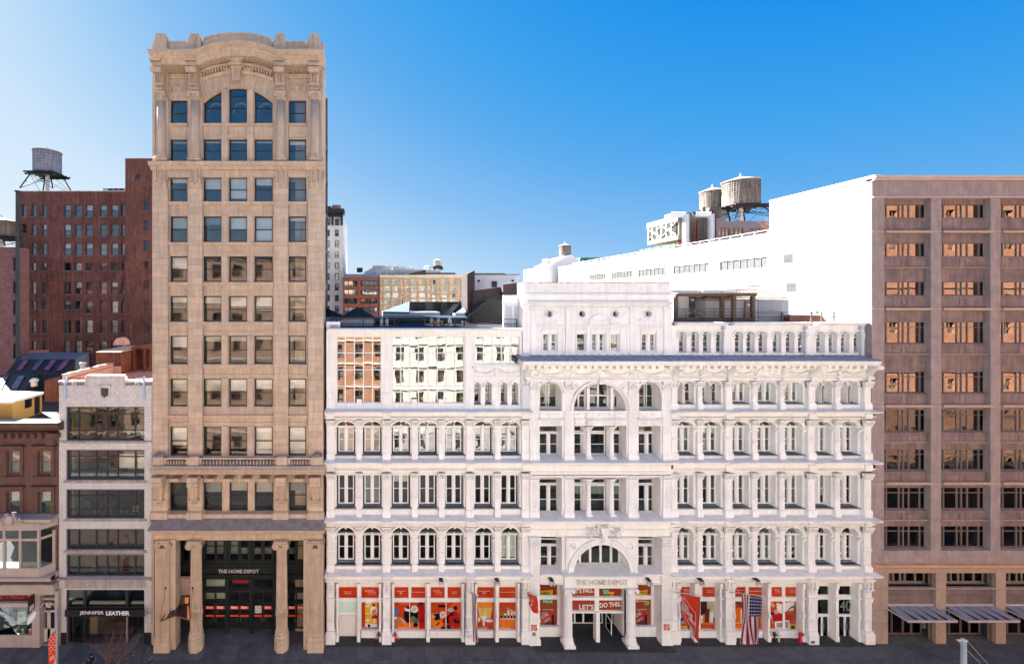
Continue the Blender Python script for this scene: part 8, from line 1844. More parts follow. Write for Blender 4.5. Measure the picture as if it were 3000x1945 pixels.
for (a, b), k, w_ in zip(TOPR, 'hpwshp', wh): poster(LB[k]+', '+w_, a, b, 1715, 1746.5, yS, OR, [('r', BLU, .26, .36, .38, .48), ('r', WHT, .38, .46, .38, .48)] if k == 'w' else [], TXT[k], 'window_sign', 'window sign', g1)
def cap(s1, s2, xa=.04): return [(s1, WHT, xa, xa+.62, .135, .175), (s2, WHT, xa, xa+.5, .085, .125)]
L = LOWP; yz = yS
poster('yellow and orange poster of a kneeling worker in an orange apron', *L[0], 1762, 1851, yz, ORD, [('r', YEL, .2, .85, .18, 1.), ('r', WHT, .22, .5, .93, .99), ('r', WHT, .22, .48, .84, .88), ('r', WHT, .22, .52, .60, .63), ('r', WHT, .22, .46, .36, .42), ('r', GRY, 0, 1, .12, .18), ('r', WHT, .45, .85, .18, .27), ('e', WHT, .66, .72, .2, .13), ('r', ORL, .58, .78, .45, .75), ('e', BRW, .67, .90, .08, .05), ('p', SIL, [(.5, .55), (.8, .68), (.84, .6), (.6, .5)]), ('e', RED, .72, .5, .16, .08), ('r', WHT, .66, .76, .3, .46), ('e', WHT, .34, .24, .14, .07), ('e', BLK, .40, .22, .08, .05)])
poster('orange poster of an open orange basket with smoke alarms, left half', *L[1], 1762, 1851, yz, ORD, [('e', ORL, .5, .2, .6, .2), ('e', OR, .78, .66, .5, .34), ('e', BLK, .95, .58, .32, .28), ('p', WHT, [(.68, .8), (1., .76), (1., .68), (.72, .7)]), ('p', SIL, [(.3, .5), (.4, .5), (.8, .32), (.7, .26)]), ('e', lin3(60, 130, 180), .12, .68, .16, .13), ('e', WHT, .1, .46, .12, .05), ('e', GRY, .28, .42, .16, .07), ('r', GRY, .3, 1., .93, .95), ('e', GRY, .06, .2, .1, .14)], cap("LET'S DO SAFE", 'AND SECURE.', .25))
poster('orange poster of a tall red fire extinguisher and padlocks', *L[2], 1762, 1851, yz, ORD, [('e', ORL, .3, .15, .5, .18), ('r', BLK, 0, .55, .38, .66), ('e', WHT, .3, .76, .24, .12), ('e', SIL, .3, .76, .14, .07), ('r', SIL, 0, .3, .68, .74), ('e', lin3(120, 110, 60), .2, .44, .18, .1), ('e', lin3(60, 110, 120), .4, .38, .16, .1), ('e', BLK, .38, .24, .16, .08), ('r', RED, .62, 1., .04, .84), ('e', RED, .8, .84, .2, .06), ('r', BLK, .7, .86, .9, .98), ('p', BLK, [(.52, .8), (.56, .96), (.7, .98), (.66, .92)]), ('r', BLK, .62, 1., .36, .39)])
poster('orange poster of a cordless work light and small tools', *L[3], 1762, 1851, yz, ORD, [('e', ORL, .4, .4, .6, .25), ('r', BLK, .5, 1., .82, .90), ('e', WHT, .8, .58, .2, .11), ('e', SIL, .8, .58, .12, .07), ('p', BLK, [(.2, .6), (.6, .62), (.62, .42), (.3, .38)]), ('r', SIL, .1, .3, .49, .54), ('e', RED, .95, .38, .2, .1), ('e', BLK, .85, .1, .2, .09), ('p', BLK, [(.36, .26), (.6, .34), (.6, .3), (.4, .22)])], cap("LET'S DO", 'CORDLESS.', .04))
poster('orange poster of a pile of red and black power tools', *L[4], 1762, 1851, yz, ORD, [('e', lin3(235, 90, 30), .7, .8, .45, .18), ('e', RED, .5, .6, .3, .1), ('e', SIL, .3, .74, .22, .07), ('e', BLK, .62, .8, .14, .07), ('p', BLK, [(0, .5), (.4, .66), (.6, .5), (.3, .3), (0, .3)]), ('p', RED, [(.5, .66), (.7, .6), (.6, .5), (.8, .5), (.7, .42), (.5, .5)]), ('e', RED, .4, .44, .24, .12), ('e', BLK, .7, .38, .22, .09), ('e', RED, .78, .44, .14, .06), ('e', RED, .75, .24, .22, .08), ('e', BLK, .15, .14, .16, .1), ('e', RED, .3, .28, .2, .06), ('r', WHT, .3, .9, .04, .07)])
poster('orange poster of light bulbs under an orange bucket', *L[5], 1762, 1851, yz, ORD, [('r', lin3(240, 150, 40), .08, .92, .8, .98), ('p', lin3(230, 200, 130), [(.12, .8), (.9, .8), (.82, .46), (.2, .46)]), ('p', YEL, [(.3, .8), (.42, .8), (.4, .5), (.34, .5)]), ('p', YEL, [(.62, .8), (.74, .8), (.7, .5), (.62, .5)]), ('p', WHT, [(.25, .54), (.62, .54), (.52, .36), (.36, .36)]), ('e', WHT, .44, .3, .06, .1), ('e', WHT, .75, .38, .22, .05), ('e', WHT, .18, .42, .07, .08), ('r', BLK, .78, .86, .06, .18)], cap("LET'S DO ENERGY", 'EFFICIENT.', .02))
poster('orange poster of green and blue spray bottles in a bucket', *L[6], 1762, 1851, yz, ORD, [('p', ORL, [(.05, .42), (.95, .42), (.85, .02), (.14, .02)]), ('e', lin3(240, 130, 40), .5, .42, .45, .04)] + [q for i, (cx, top, c) in enumerate(((.16, .66, GRN), (.34, .72, GRN), (.52, .82, lin3(90, 160, 220)), (.70, .76, YEL), (.86, .70, WHT))) for q in (('p', WHT, [(cx-.07, .43), (cx+.07, .43), (cx+.06, top-.1), (cx-.04, top-.1)]), ('r', BLK, cx-.05, cx+.05, .46, .56), ('p', c, [(cx-.09, top-.05), (cx-.06, top), (cx+.06, top-.02), (cx+.05, top-.1), (cx-.02, top-.1)]))], cap("LET'S CLEAN", 'NATURALLY.', .02))
L = LOWR; T_, U_ = 1759.5, 1853.5
poster('poster of blue shelving with tools, behind the orange flag', *L[0], T_, U_, yz, ORD, [('r', BLU, 0, 1, .35, 1.), ('p', lin3(20, 40, 110), [(0, .75), (1, .8), (1, .72), (0, .66)]), ('e', RED, .45, .58, .2, .09), ('e', lin3(30, 150, 120), .2, .48, .16, .06), ('p', GRY, [(0, .34), (.9, .44), (.9, .36), (0, .26)]), ('e', YEL, .5, .2, .3, .03), ('e', lin3(40, 90, 80), .8, .22, .2, .1), ('p', lin3(30, 60, 150), [(0, .46), (1, .56), (1, .5), (0, .4)])], cap("LET'S CLEAR", 'THE CLUTTER.', 0.02))
poster('orange poster of a bucket holding wood samples and finials', *L[1], T_, U_, yz, lin3(60, 35, 25), [('r', lin3(200, 185, 150), .42, 1., .5, 1.), ('p', lin3(110, 45, 25), [(.3, .3), (.55, .3), (.58, .76), (.34, .76)]), ('p', WHT, [(.55, .3), (.78, .3), (.82, .66), (.58, .66)]), ('p', ORL, [(.14, .3), (.28, .3), (.28, .6), (.16, .6)]), ('e', WHT, .1, .5, .07, .06), ('r', WHT, .06, .14, .3, .46), ('r', ORD, 0, 1., 0., .3), ('e', ORL, .5, .3, .5, .03)], cap("LET'S UPDATE", 'AND ENHANCE.', 0.02))
poster('orange poster of a dark kitchen tap running water', *L[2], T_, U_, yz, ORD, [('e', ORL, .5, .5, .45, .3), ('p', lin3(70, 70, 60), [(.02, .5), (.16, .5), (.14, .8), (.3, .9), (.6, .86), (.75, .76), (.8, .8), (.6, .96), (.2, .98), (.02, .84)]), ('r', WHT, .6, .66, .34, .76), ('r', SIL, .72, .75, .34, .76), ('r', lin3(230, 100, 40), .0, .95, .04, .3), ('r', SIL, 0, .9, .3, .33)], cap("LET'S MAKE A SPLASH", 'IN YOUR BATH.', 0.02))
poster('orange poster panel mostly hidden by the large American flag', *L[3], T_, U_, yz, ORD, [('e', ORL, .5, .4, .5, .3), ('r', lin3(210, 80, 25), 0, 1, .04, .3)])
poster('orange poster of a hand dropping tap catalogues into a bin', *L[4], T_, U_, yz, ORD, [('p', WHT, [(.55, .95), (1., .9), (1., .6), (.6, .66)]), ('p', lin3(225, 160, 120), [(0, .98), (.2, .98), (.45, .86), (.3, .8), (0, .86)]), ('p', BLK, [(.1, .66), (.55, .6), (.5, .52), (.12, .58)]), ('p', SIL, [(.35, .72), (.7, .7), (.66, .58), (.4, .58)]), ('r', RED, .2, 1., .34, .6), ('p', WHT, [(.4, .36), (1., .38), (1., .12), (.46, .12)]), ('r', GRY, .55, 1., .18, .32), ('p', SIL, [(.14, .56), (.18, .56), (.3, .3), (.24, .3)])], cap("LET'S DO STYLISH", 'DETAILS.', 0.0))
poster('orange poster of two arched steel taps over a photo', *L[5], T_, U_, yz, ORD, [('p', WHT, [(0, .95), (.7, .98), (.62, .72), (0, .66)]), ('r', RED, 0, .5, .36, .58)] + [('e', lin3(90, 85, 75), .1+.75*sin(pi*k/16)*.5+.04*k, .62+.2*sin(pi*k/10), .06, .035) for k in range(10)] + [('p', lin3(60, 55, 50), [(.7, .68), (.8, .66), (.92, .34), (.84, .32)]), ('p', lin3(90, 85, 75), [(.5, .58), (.6, .56), (.68, .4), (.6, .38)]), ('r', WHT, 0, .34, .12, .40), ('r', GRY, 0, .28, .16, .36), ('r', YEL, .36, .78, .1, .28), ('r', BLK, .44, .7, .13, .24)])
# centre entrance posters
CO = lin3(165, 72, 45); CO2 = lin3(150, 60, 38)
yv = .29
poster("orange transom poster reading IT'S FALL over the entrance", 1674.5, 1741.5, 1716, 1745, yv, CO, (), [("UT'S FALL", WHT, .02, .94, .28, .74, -.06, .03)], 'transom_sign', 'sign')
poster('orange transom poster with green NEW LOWER PRICE tags over the entrance', 1755, 1820.5, 1716, 1745, yv, CO2, [('p', YEL, [(.1, .98), (.4, .98), (.4, .78), (.12, .7)]), ('p', GRN, [(.16, .74), (.44, .76), (.42, .2), (.32, .06), (.2, .2)]), ('p', YEL, [(.44, .44), (.68, .4), (.66, .2), (.44, .24)]), ('p', RED, [(.44, .24), (.66, .2), (.64, .02), (.46, .02)]), ('p', GRN, [(.6, .98), (.74, .98), (.72, .8), (.62, .8)])], [('NEW', BLK, .16, .36, .80, .93), ('LOWER', WHT, .17, .43, .5, .64), ('PRICE', WHT, .20, .42, .28, .42), ('BUY', WHT, .48, .62, .06, .18)], 'transom_sign', 'sign')
poster("orange transom poster reading LET'S, left of the entrance post", 1674.5, 1741.5, 1757.5, 1786.5, yv, CO, (), [("LET'S", WHT, .32, .96, .12, .62, 0, .03)], 'transom_sign', 'sign')
poster('orange transom poster reading DO THIS, right of the entrance post', 1755, 1820.5, 1757.5, 1786.5, yv, CO, (), [("DO THIS.", WHT, .02, .97, .28, .76, -.07, .03)], 'transom_sign', 'sign')
yv2 = .9
LOGO = [('THE', 0), ('HOME', 0), ('DEPOT', 0)]
poster('orange poster with yellow NEW tag above the left entrance window', 1581, 1632, 1709, 1742, yv2, CO2, [('p', YEL, [(.04, .36), (.76, .46), (.74, .04), (.06, .0)]), ('r', GRN, .1, .7, 0, .05)], [('NEW', BLK, .12, .60, .08, .30)], 'transom_sign', 'sign')
poster('orange poster with green PRICE tag and tilted logo, left entrance window', 1581, 1632, 1754, 1846, yv2, CO, [('p', GRN, [(.1, .99), (.8, .99), (.74, .88), (.5, .82), (.2, .9)]), ('p', lin3(200, 40, 25), [(.2, .45), (.6, .62), (.7, .3), (.3, .26)]), ('r', BLK, .7, .82, .14, .5), ('r', lin3(70, 60, 60), .24, .7, .14, .28), ('p', YEL, [(0, .16), (.36, .12), (.3, .04), (0, .08)])], [('PRICE', WHT, .2, .72, .90, .97), ('#LetsDoThis', WHT, .18, .76, .66, .70), ('THE', lin3(225, 200, 190), .14, .34, .50, .56, -.6), ('HOME', lin3(225, 200, 190), .14, .62, .36, .48, -.6), ('DEPOT', lin3(225, 200, 190), .30, .70, .26, .34, -.6), ('BUY', WHT, .02, .26, .01, .04)])
poster('orange poster with yellow SPECIAL tag above the right entrance window', 1859.5, 1906.5, 1709, 1742, yv2, CO2, [('p', YEL, [(0, .28), (.78, .48), (.78, .06), (0, 0)])], [('SPECIAL', BLK, .02, .74, .12, .28, -.08)], 'transom_sign', 'sign')
poster('orange poster with red BUY tag and tilted logo, right entrance window', 1859.5, 1906.5, 1754, 1846, yv2, CO, [('p', RED, [(0, .99), (.74, .99), (.6, .9), (.1, .86)]), ('p', YEL, [(.56, .96), (.92, .92), (.9, .86), (.56, .9)]), ('p', GRN, [(.54, .9), (.9, .88), (.84, .8), (.7, .76), (.58, .8)]), ('p', lin3(200, 40, 25), [(.1, .45), (.56, .6), (.6, .3), (.2, .26)]), ('r', BLK, .62, .78, .18, .5), ('r', lin3(70, 60, 60), .14, .62, .18, .3), ('p', YEL, [(.7, .12), (1, .16), (1, .06), (.72, .04)])], [('BUY', WHT, .06, .56, .92, .98), ('LOWER', WHT, .58, .86, .84, .87), ('#LetsDoThis', WHT, .1, .74, .66, .70), ('HOME', lin3(225, 200, 190), .0, .54, .38, .50, -.6), ('DEPOT', lin3(225, 200, 190), .16, .6, .26, .34, -.6)])
for a, b, t, u, w_ in ((1556, 1574, 1829, 1847, 'left'), (1944.5, 1963, 1827.5, 1846, 'right')):
    poster('small square orange store logo plate on the giant pilaster %s of the entrance' % w_, a, b, t, u, yC-.13, lin3(235, 70, 25), [('p', WHT, [(.1, .0), (1, .9), (1, .7), (.3, 0)])], [('THE', WHT, .12, .38, .66, .78, -.75), ('HOME', WHT, .12, .88, .34, .56, -.75), ('DEPOT', WHT, .42, .95, .12, .24, -.75)], 'logo_plate', 'logo plate')
mp = thing('round_plaque', 'small round grey metal plaque under the left logo plate', 'plaque', (X(1564.5, -.3), yC-.13, 1.6)); M().disc(X(1564.5, -.25), Z(1857, -.25), .16, -.26, -.21, 16).obj('disc', mk('grey_plaque', (.25, .25, .25), .4, var=.3), mp)
# ---------------------------------------------------------------- twin spotlights on the fascia
for i, (px, w_) in enumerate(((1292, 'above the third pair of left windows'), (1456, 'above the last left wing bay'), (1615, 'left of the entrance sign'), (1899, 'right of the entrance sign'), (2052, 'above the orange flag'), (2216, 'above the large American flag'))):
    y0_ = -.3; x = X(px, y0_); z = 5.55
    sp = thing('spotlight', 'white twin spotlight with black bracket %s' % w_, 'spotlight', (x, y0_, z), group='twin spotlights on the shop fascia')
    M().box(x-.16, x+.16, -.5, .1, z-.02, z+.06).obj('bracket', STEELB, sp)
    for s in (-1, 1): M().box(x+s*.12-.07, x+s*.12+.07, -.62, -.42, z-.32, z-.08).obj('lamp_head', ZINC, sp)
# ---------------------------------------------------------------- flags
def flag_cloth(x, yf0, yf1, zt0, zt1, ln, n, mm, wave, colf, mats, seed=0, narrow=0.):
    """cloth in the plane across the street: from pole foot (y0) to pole tip (y1), hanging down ln metres, n x mm faces"""
    m = M(); vs = []; rq = random.Random(seed)
    for j in range(mm+1):
        v = j/mm
        for i in range(n+1):
            u = i/n; g = narrow*sin(pi*min(1, v*1.1))
            uu = u*(1-g)+g*.5
            y = yf0+(yf1-yf0)*uu; z = zt0+(zt1-zt0)*u - ln(u)*v
            xx = x+wave*sin(u*7+v*3+seed)*(.2+v)+wave*.5*sin(u*15-v*5)*v
            vs.append((xx, y, z))
    m.v = vs
    for j in range(mm):
        for i in range(n): m.f.append((j*(n+1)+i, j*(n+1)+i+1, (j+1)*(n+1)+i+1, (j+1)*(n+1)+i)); m.mi.append(colf(i/n, j/mm, i, j))
    return m
FR, FW, FB2 = flat(lin3(165, 20, 45)), flat(lin3(235, 232, 235)), flat(lin3(30, 40, 95))
def usf(u, v, i, j):
    # u = 0 at the wall; stripes run down the cloth; canton hangs at the outer end
    if u > .46 and v < .42:
        return 1 if (i % 2 == 0 and j % 3 == 1) or (i % 2 == 1 and j % 3 == 2 and False) else 2
    return 0 if int(u*13) % 2 == 0 else 1
def us_flag(label, px, pole_l, nar, ln, wave, seed):
    x = X(px); th = thing('american_flag', label, 'flag', (x, 0, 4.4)); zr_ = Z(1731)
    M().tube((x, -.1, zr_), (x, -pole_l, zr_+.62*pole_l*.9), .035, n=8).obj('pole', ZINC, th); M().disc(x, zr_, .14, -.14, -.02, 12).obj('wall_mount', ZINC, th)
    M().blob(x, -pole_l, zr_+.62*pole_l*.9, .07, .07, .07, 8, 6).obj('ball_finial', ZINC, th)
    s = .62*.9
    m = flag_cloth(x, -pole_l*.97+ (1.9 if pole_l > 2 else 1.3), -pole_l*.97, zr_+s*(pole_l*.97-1.9)-.1, zr_+s*pole_l*.97-.1, ln, 26, 42, wave, usf, None, seed, nar); m.obj('cloth', [FR, FW, FB2], th, smooth=True)
us_flag('large American flag hanging in folds from a white pole on the right wing', 2140, 3.0, .12, lambda u: 4.1-.5*u, .16, 1)
us_flag('narrow furled American flag on a white pole at the left wing', 1379, 2.4, .45, lambda u: 3.9-.3*u, .10, 4)
OF = flat(lin3(240, 55, 15)); OW = flat(lin3(240, 225, 215))
x = X(1976); th = thing('orange_flag', 'orange store flag with pointed lower end on a white pole right of the entrance', 'flag', (x, 0, 4.4)); zr_ = Z(1731); pl = 2.9; s = .56
M().tube((x, -.1, zr_), (x, -pl, zr_+s*pl), .035, n=8).obj('pole', ZINC, th); M().disc(x, zr_, .14, -.14, -.02, 12).obj('wall_mount', ZINC, th)
y0f, y1f = -.85, -2.85
hs2 = lambda u: .95+1.95*u if True else 0
HL = lambda u: 1.75+1.9*u
mfl = flag_cloth(x, y0f, y1f, zr_+s*.95-.2, zr_+s*2.85-.1, HL, 20, 24, .09, lambda u, v, i, j: 0, None, 2); fo = mfl.obj('cloth', [OF], th, smooth=True)
def onflag(u, v, off=-.05):
    z = zr_+s*.95-.2+(s*1.9+.1)*u-HL(u)*v; xx = x+.09*sin(u*7+v*3+2)*(.2+v)+.045*sin(u*15-v*5)*v
    return (xx+off, y0f+(y1f-y0f)*u, z)
q = M(); pts = [onflag(*p) for p in ((.16, .1), (.80, .42), (.78, .93), (.10, .62), (.16, .1))]
for a, b in zip(pts, pts[1:]):
    for k in range(6): q.tube(lerp(a, b, k/6), lerp(a, b, (k+1)/6), .018, n=4)
q.obj('diamond_outline', OW, th)
for s_, u0, u1, v0, dz in (('THE', .22, .50, .40, .26), ('HOME', .18, .74, .58, .38), ('DEPOT', .42, .80, .76, .26)):
    a, b = onflag(u0, v0, -.12), onflag(u1, v0+.02, -.12); wdt = sqrt((a[1]-b[1])**2+(a[2]-b[2])**2); me = text(s_, wdt, dz, OW, .02, .03)
    ob = put('lettering', me, th, a); ob.rotation_euler = (0, 0, radians(-90)); 
# small orange flag left of the entrance
x = X(1543); th = thing('orange_flag', 'small crumpled orange store flag left of the entrance', 'flag', (x, 0, 4.4)); pl = 2.4
M().tube((x, -.1, zr_), (x, -pl, zr_+s*pl), .03, n=8).obj('pole', ZINC, th)
m = flag_cloth(x, -.25, -2.3, zr_+s*.5-.3, zr_+s*2.3-.1, lambda u: .35+1.5*(u if u < .75 else 1.5-u), 14, 12, .14, lambda u, v, i, j: 1 if (.3 < u < .62 and .3 < v < .7 and (i+j) % 3 == 0) else 0, None, 5); m.obj('cloth', [OF, OW], th, smooth=True)
# ---------------------------------------------------------------- standpipes and hydrant fittings
def stand(px, py0, c, label, name, twin=False):
    y = .1; x = X(px, y); th = thing(name, label, 'standpipe', (x, y, .1)); mt = mk('gloss_%d%d%d' % tuple(int(v*99) for v in c), c, .3, var=.1)
    m = M().tube((x, y, .1), (x, y, .62), .06, n=8).lathe([(.09, .6), (.12, .66), (.12, .8), (.06, .92)], x, y, 10); m.obj('pipe', mt, th)
    for s in (-1, 1): M().tube((x, y, .72), (x+s*.17, y-.08, .68), .06, n=8).obj('outlet', mt, th)
stand(1157.5, 0, (.5, .01, .02), 'red siamese standpipe against the left wing base', 'standpipe'); stand(1109.5, 0, (.01, .05, .03), 'dark green siamese standpipe near the second window', 'standpipe')
stand(2269, 0, (.01, .01, .012), 'black siamese standpipe beside a white one on the right wing', 'standpipe'); stand(2282, 0, (.6, .6, .6), 'white siamese standpipe beside the black one', 'standpipe')
y = .0; x = X(2342, y); th = thing('standpipe', 'red angled standpipe near the last orange poster', 'standpipe', (x, y, .1)); M().box(x-.05, x+.08, -.1, .05, .1, .75).obj('pipe', mk('gloss_red', (.5, .01, .02), .3, var=.1), th); M().box(x-.04, x+.28, -.12, .06, .72, .92).obj('outlet', mk('gloss_red', (.5, .01, .02), .3, var=.1), th)
for i, (px, py, c) in enumerate(((1103, 1868, 'pink and white notice above the green standpipe'), (1166, 1868, 'faint red stencil beside the red standpipe'), (2329, 1871, 'small red lettered notice beside the angled red standpipe'))):
    poster(c, px-6, px+5, py-3.5, py+2.5, .41, lin3(225, 200, 195), [('r', RED, .1, .9, .6, .8), ('r', RED, .1, .7, .25, .42)], (), 'wall_notice', 'notice')
poster('small framed blue-grey notice at the foot of the pilaster before the glass doors', 2376, 2388, 1876.5, 1885, -.25, lin3(90, 100, 120), [('r', BLU, .1, .4, .5, .85), ('r', SIL, .1, .9, .15, .3)], (), 'wall_notice', 'notice')
# ---------------------------------------------------------------- left foreground: street lamp, banner, pedestrian, bare tree
yl = -4.4; lp = thing('street_lamp', 'white cobra-head street lamp on a grey pole in front of the sandwich shop', 'street lamp', (X(166, yl), yl, 0))
GP = mk('grey_lamp_pole', (.30, .32, .34), .5, var=.1, metal=.2)
xp = X(166.5, yl); ztop = Z(1790, yl)
pole = M().lathe([(.16, 0), (.14, .3), (.10, .5), (.085, 2), (.075, ztop)], xp, yl, 10).obj('pole', GP, lp, smooth=True)
pts = [(xp, yl, ztop)] + [(xp - .62*(1-cos(t)), yl, ztop + .62*1.05*sin(t)) for t in [pi/2*k/6 for k in range(1, 7)]] + [(xp-.95, yl, ztop+.58), (xp-1.35, yl, ztop+.2), (xp-1.6, yl, ztop-.15)]
M().path(pts, .045, 7).obj('arm', GP, lp)
hd = M(); 
a, b = (xp-1.5, yl, ztop-.02), (xp-2.15, yl, ztop-.95)
for k in range(8): t0, t1 = k/8, (k+1)/8; r = lambda t: .06+.17*sin(pi*min(1, t*1.05))**.7 if t < .98 else .05; hd.tube(lerp(a, b, t0), lerp(a, b, t1), r(t0), r(t1), 12)
hd.obj('lamp_head', mk('white_lamp_shell', (.72, .72, .74), .4, var=.05), lp, smooth=True)
bn = thing('street_banner', 'orange banner with white and dark dots hanging from the lamp pole', 'banner', (xp-.4, yl, 0)); BO = flat(lin3(225, 65, 20))
x0_, x1_ = X(142, yl), X(163.5, yl); z1_, z0_ = Z(1841, yl), Z(1975, yl)
M().prism([(x0_, z0_), (x1_, z0_), (x1_, Z(1843, yl)), (x0_, Z(1872, yl))], yl, yl+.012).obj('cloth', BO, bn)
q = M(); q.cur = 0; rq = random.Random(2)
for r in range(11):
    for c in range(4):
        px, py = 144.5+c*5.4, 1862+r*5.2 - c*3.5
        if py < 1874-(px-142)*1.35 or py > 1915: continue
        q.cur = 0 if (r+c) % 3 else 1; q.box(X(px-.9, yl), X(px+.9, yl), yl-.004, yl, Z(py+1.6, yl), Z(py-1.2, yl))
q.obj('pattern', [flat(WHT), flat(lin3(120, 20, 20))], bn)
for k in range(3): put('lettering', text('FLATIRON', .5, .06, flat(WHT), .004) if False else M().box(0, .45, 0, .004, 0, .03).mesh('stripe', flat(WHT)), bn, (x0_+.08, yl-.006, Z(1928+4*k, yl)), (0, -.6, 0))
M().prism([(X(151, yl), z0_), (x1_, z0_), (x1_, Z(1921, yl))], yl-.005, yl).obj('white_corner', flat(WHT), bn)
M().tube((x0_-.03, yl, Z(1871.5, yl)), (xp, yl, Z(1840, yl)), .02, n=5).obj('banner_arm', GP, bn)
def person(label, px, y, hh):
    x = X(px, y); th = thing('person', label, 'person', (x, y, 0))
    # walking figure, seen from above and behind: joints as one skinned chain
    V = [(0, 0, .92, .125), (0, .0, 1.12, .12), (.01, .01, 1.32, .135), (.03, .02, 1.44, .06), (.05, .03, 1.53, .05), (.06, .03, 1.62, .095),
         (-.09, 0, .88, .085), (-.16, -.03, .5, .06), (-.34, -.05, .12, .04), (-.22, -.06, .05, .04), (.09, 0, .88, .085), (.2, .02, .5, .06), (.24, .03, .1, .04), (.38, .03, .05, .04),
         (-.04, -.17, 1.38, .055), (-.08, -.22, 1.12, .042), (.12, -.2, .98, .033), (.2, -.17, 1.0, .035), (.06, .18, 1.38, .055), (.12, .2, 1.12, .042), (.32, .12, 1.18, .033), (.4, .08, 1.22, .035)]
    E = [(0, 1), (1, 2), (2, 3), (3, 4), (4, 5), (0, 6), (6, 7), (7, 8), (8, 9), (0, 10), (10, 11), (11, 12), (12, 13), (2, 14), (14, 15), (15, 16), (16, 17), (2, 18), (18, 19), (19, 20), (20, 21)]
    me = bpy.data.meshes.new('body'); me.from_pydata([v[:3] for v in V], E, []); me.materials.append(flat(lin3(200, 150, 130)))
    o = put('body', me, th, (x, y, 0)); mod = o.modifiers.new('skin', 'SKIN')
    for i, v in enumerate(V): me.skin_vertices[0].data[i].radius = (v[3], v[3]); me.skin_vertices[0].data[i].use_root = (i == 0)
    ss = o.modifiers.new('sub', 'SUBSURF'); ss.levels = 1; ss.render_levels = 1
    jk = M(); jk.lathe([(.15, .9), (.17, 1.1), (.19, 1.32), (.12, 1.44), (.06, 1.48)], x+.01, y, 10); jk.tube((x-.04, y-.18, 1.38), (x-.08, y-.23, 1.1), .075, .06, 8); jk.tube((x-.08, y-.23, 1.12), (x+.1, y-.2, .98), .06, .05, 8); jk.tube((x+.06, y+.18, 1.38), (x+.12, y+.21, 1.1), .075, .06, 8); jk.tube((x+.12, y+.21, 1.12), (x+.3, y+.13, 1.17), .06, .05, 8); jk.obj('jacket', flat(lin3(30, 26, 30), .8), th, smooth=True)
    tr = M(); tr.lathe([(.16, .78), (.17, .95)], x, y, 10); tr.tube((x-.08, y, .9), (x-.17, y-.03, .48), .11, .08, 8); tr.tube((x-.16, y-.03, .5), (x-.33, y-.05, .12), .08, .06, 8); tr.tube((x+.08, y, .9), (x+.21, y+.02, .48), .11, .08, 8); tr.tube((x+.2, y+.02, .5), (x+.24, y+.03, .1), .08, .06, 8); tr.obj('trousers', flat(lin3(220, 215, 205), .8), th, smooth=True)
    hr = M(); hr.blob(x+.04, y+.03, 1.66, .115, .115, .12, 10, 8); hr.blob(x-.04, y+.03, 1.55, .08, .1, .16, 8, 6); hr.obj('hair', flat(lin3(28, 20, 18), .7), th, smooth=True)
    fc = M(); fc.blob(x+.155, y+.03, 1.60, .015, .015, .02, 5, 4); fc.box(x+.14, x+.15, y+.0, y+.012, 1.63, 1.64); fc.box(x+.14, x+.15, y+.05, y+.062, 1.63, 1.64); fc.box(x+.14, x+.15, y+.015, y+.045, 1.565, 1.572); fc.obj('face', flat(lin3(150, 90, 80)), th)
    for sy, hx in ((-.17, .2), (.08, .4)):
        f = M()
        for k in range(4): f.tube((x+hx+.02, y+sy-.02+.012*k, 1.0 if hx < .3 else 1.22), (x+hx+.08-.006*abs(k-1.5), y+sy-.02+.012*k, .985 if hx < .3 else 1.2), .008, .006, 5)
        f.tube((x+hx, y+sy-.035, 1.0 if hx < .3 else 1.22), (x+hx+.04, y+sy-.05, .99 if hx < .3 else 1.21), .009, .007, 5); f.obj('fingers', flat(lin3(200, 150, 130)), th)
    return th
person('dark-haired pedestrian in black jacket and pale trousers walking right with a bag', 264, -3.1, 1.7)
bg = thing('shopping_bag', 'white and pink shopping bag carried low by the pedestrian', 'bag', (X(250, -3.1), -3.2, .7)); xb = X(252, -3.1); M().add([(xb-.22, -3.45, .72), (xb+.2, -3.45, .72), (xb+.2, -3.3, .72), (xb-.22, -3.3, .72), (xb-.25, -3.47, 1.05), (xb+.23, -3.47, 1.05), (xb+.23, -3.28, 1.05), (xb-.25, -3.28, 1.05)], [(3, 2, 1, 0), (0, 1, 5, 4), (1, 2, 6, 5), (2, 3, 7, 6), (3, 0, 4, 7), (4, 5, 6, 7)]).obj('bag', flat(lin3(235, 225, 222)), bg); M().box(xb-.1, xb+.1, -3.478, -3.46, .82, .98).obj('print', flat(lin3(220, 110, 110)), bg); M().path([(xb-.1, -3.37, 1.05), (xb-.03, -3.35, 1.2), (xb+.05, -3.35, 1.2), (xb+.1, -3.37, 1.05)], .01, 4).obj('handles', flat(lin3(220, 215, 205)), bg)
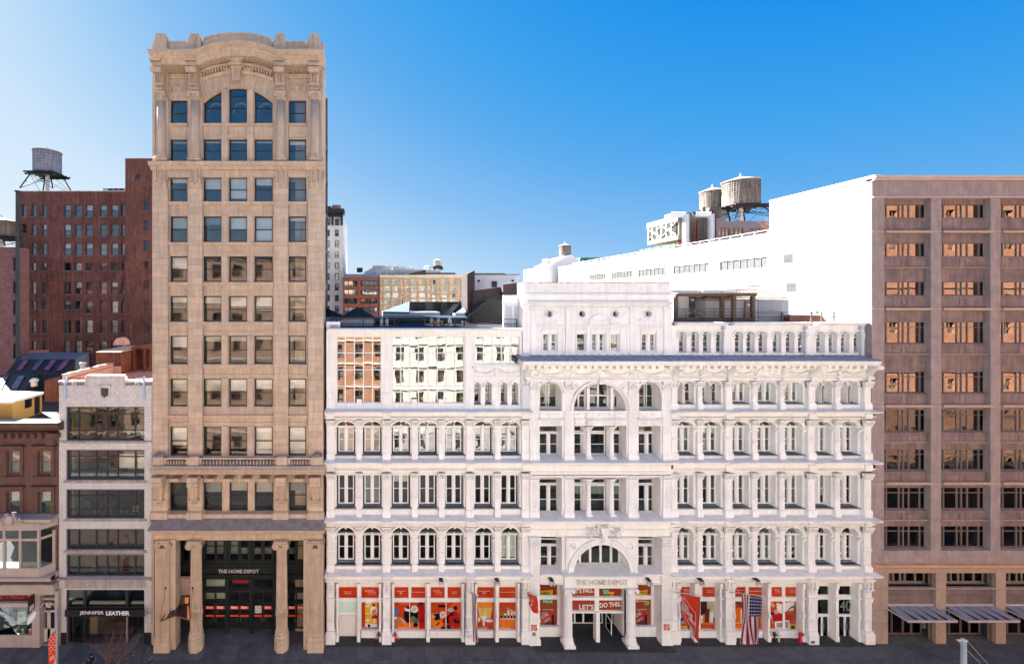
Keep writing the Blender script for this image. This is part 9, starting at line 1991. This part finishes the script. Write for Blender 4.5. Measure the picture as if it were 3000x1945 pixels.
# bare street tree
yt = -3.7; tb = thing('bare_tree', 'leafless young street tree in front of the black awning', 'tree', (X(322, yt), yt, 0)); BK = mk('grey_brown_bark', (.14, .095, .08), .9, var=.3, scale=8)
tk = M(); br = M(); xt = X(318, yt); rq = random.Random(15)
def limb(p, d, l, r, dep):
    n = 3; q = p
    for k in range(n):
        d = tuple(v+rq.uniform(-.10, .10) for v in d); nl = sqrt(sum(v*v for v in d)); d = tuple(v/nl for v in d); e = tuple(q[i]+d[i]*l/n for i in range(3)); (tk if dep == 0 else br).tube(q, e, r*(1-.25*k/n), r*(1-.25*(k+1)/n), 6 if dep < 2 else 4); q = e
        if dep < 4 and k >= (1 if dep == 0 else 0):
            for j in range(2 if dep < 3 else 1):
                a = rq.uniform(0, 2*pi); s = .75; nd = (d[0]+s*cos(a), d[1]+s*.7*sin(a), d[2]+.25); nl = sqrt(sum(v*v for v in nd)); limb(q, tuple(v/nl for v in nd), l*rq.uniform(.5, .72), r*.5, dep+1)
limb((xt, yt, 0), (-.12, 0, 1), 1.9, .06, 0); limb((xt+.25, yt-.1, 0), (.28, .05, 1), 1.7, .045, 0)
tk.obj('trunk', BK, tb); br.obj('branches', BK, tb, kind='stuff')
M().box(xt-.8, xt+.9, yt-.6, yt+.5, .0, .012).obj('tree_pit', mk('tree_pit_soil', (.03, .025, .02), .95, var=.4, scale=6), kind='structure')
lf = M()
for k in range(46): px, py = rq.uniform(360, 445), rq.uniform(1890, 1945); y_ = D*(CAMZ*S/(py-VY)-1) if False else (CAMZ*S*D/(py-VY))-D; xx = X(px, y_); lf.add([(xx, y_, .006), (xx+.07, y_+.02, .008), (xx+.05, y_+.09, .006), (xx-.02, y_+.06, .01)], [(0, 1, 2, 3)])
lf.obj('fallen_leaves', flat(lin3(190, 160, 60)), label='a few yellow fallen leaves scattered on the pavement', category='leaves', kind='stuff')
# utility pole at the right
yu = -4.2; up = thing('traffic_signal_pole', 'grey pole with short cross arm and two guy wires at the lower right', 'pole', (X(2823, yu), yu, 0)); xu = X(2823, yu); zt_ = Z(1876, yu)
M().lathe([(.2, 0), (.17, .4), (.15, zt_)], xu, yu, 12).obj('pole', mk('blue_grey_pole', (.32, .38, .42), .5, var=.1), up, smooth=True); M().tube((xu-.45, yu, zt_+.05), (xu+.28, yu, zt_-.02), .06, n=7).blob(xu, yu, zt_+.05, .16, .16, .12, 8, 6).obj('cross_arm', ZINC, up)
M().tube((xu-.5, yu, zt_+.08), (xu+2.6, yu-1.2, -.1), .012, n=4).tube((xu+.25, yu, zt_), (xu+2.9, yu-1.0, .0), .012, n=4).obj('guy_wire', ZINC, up)
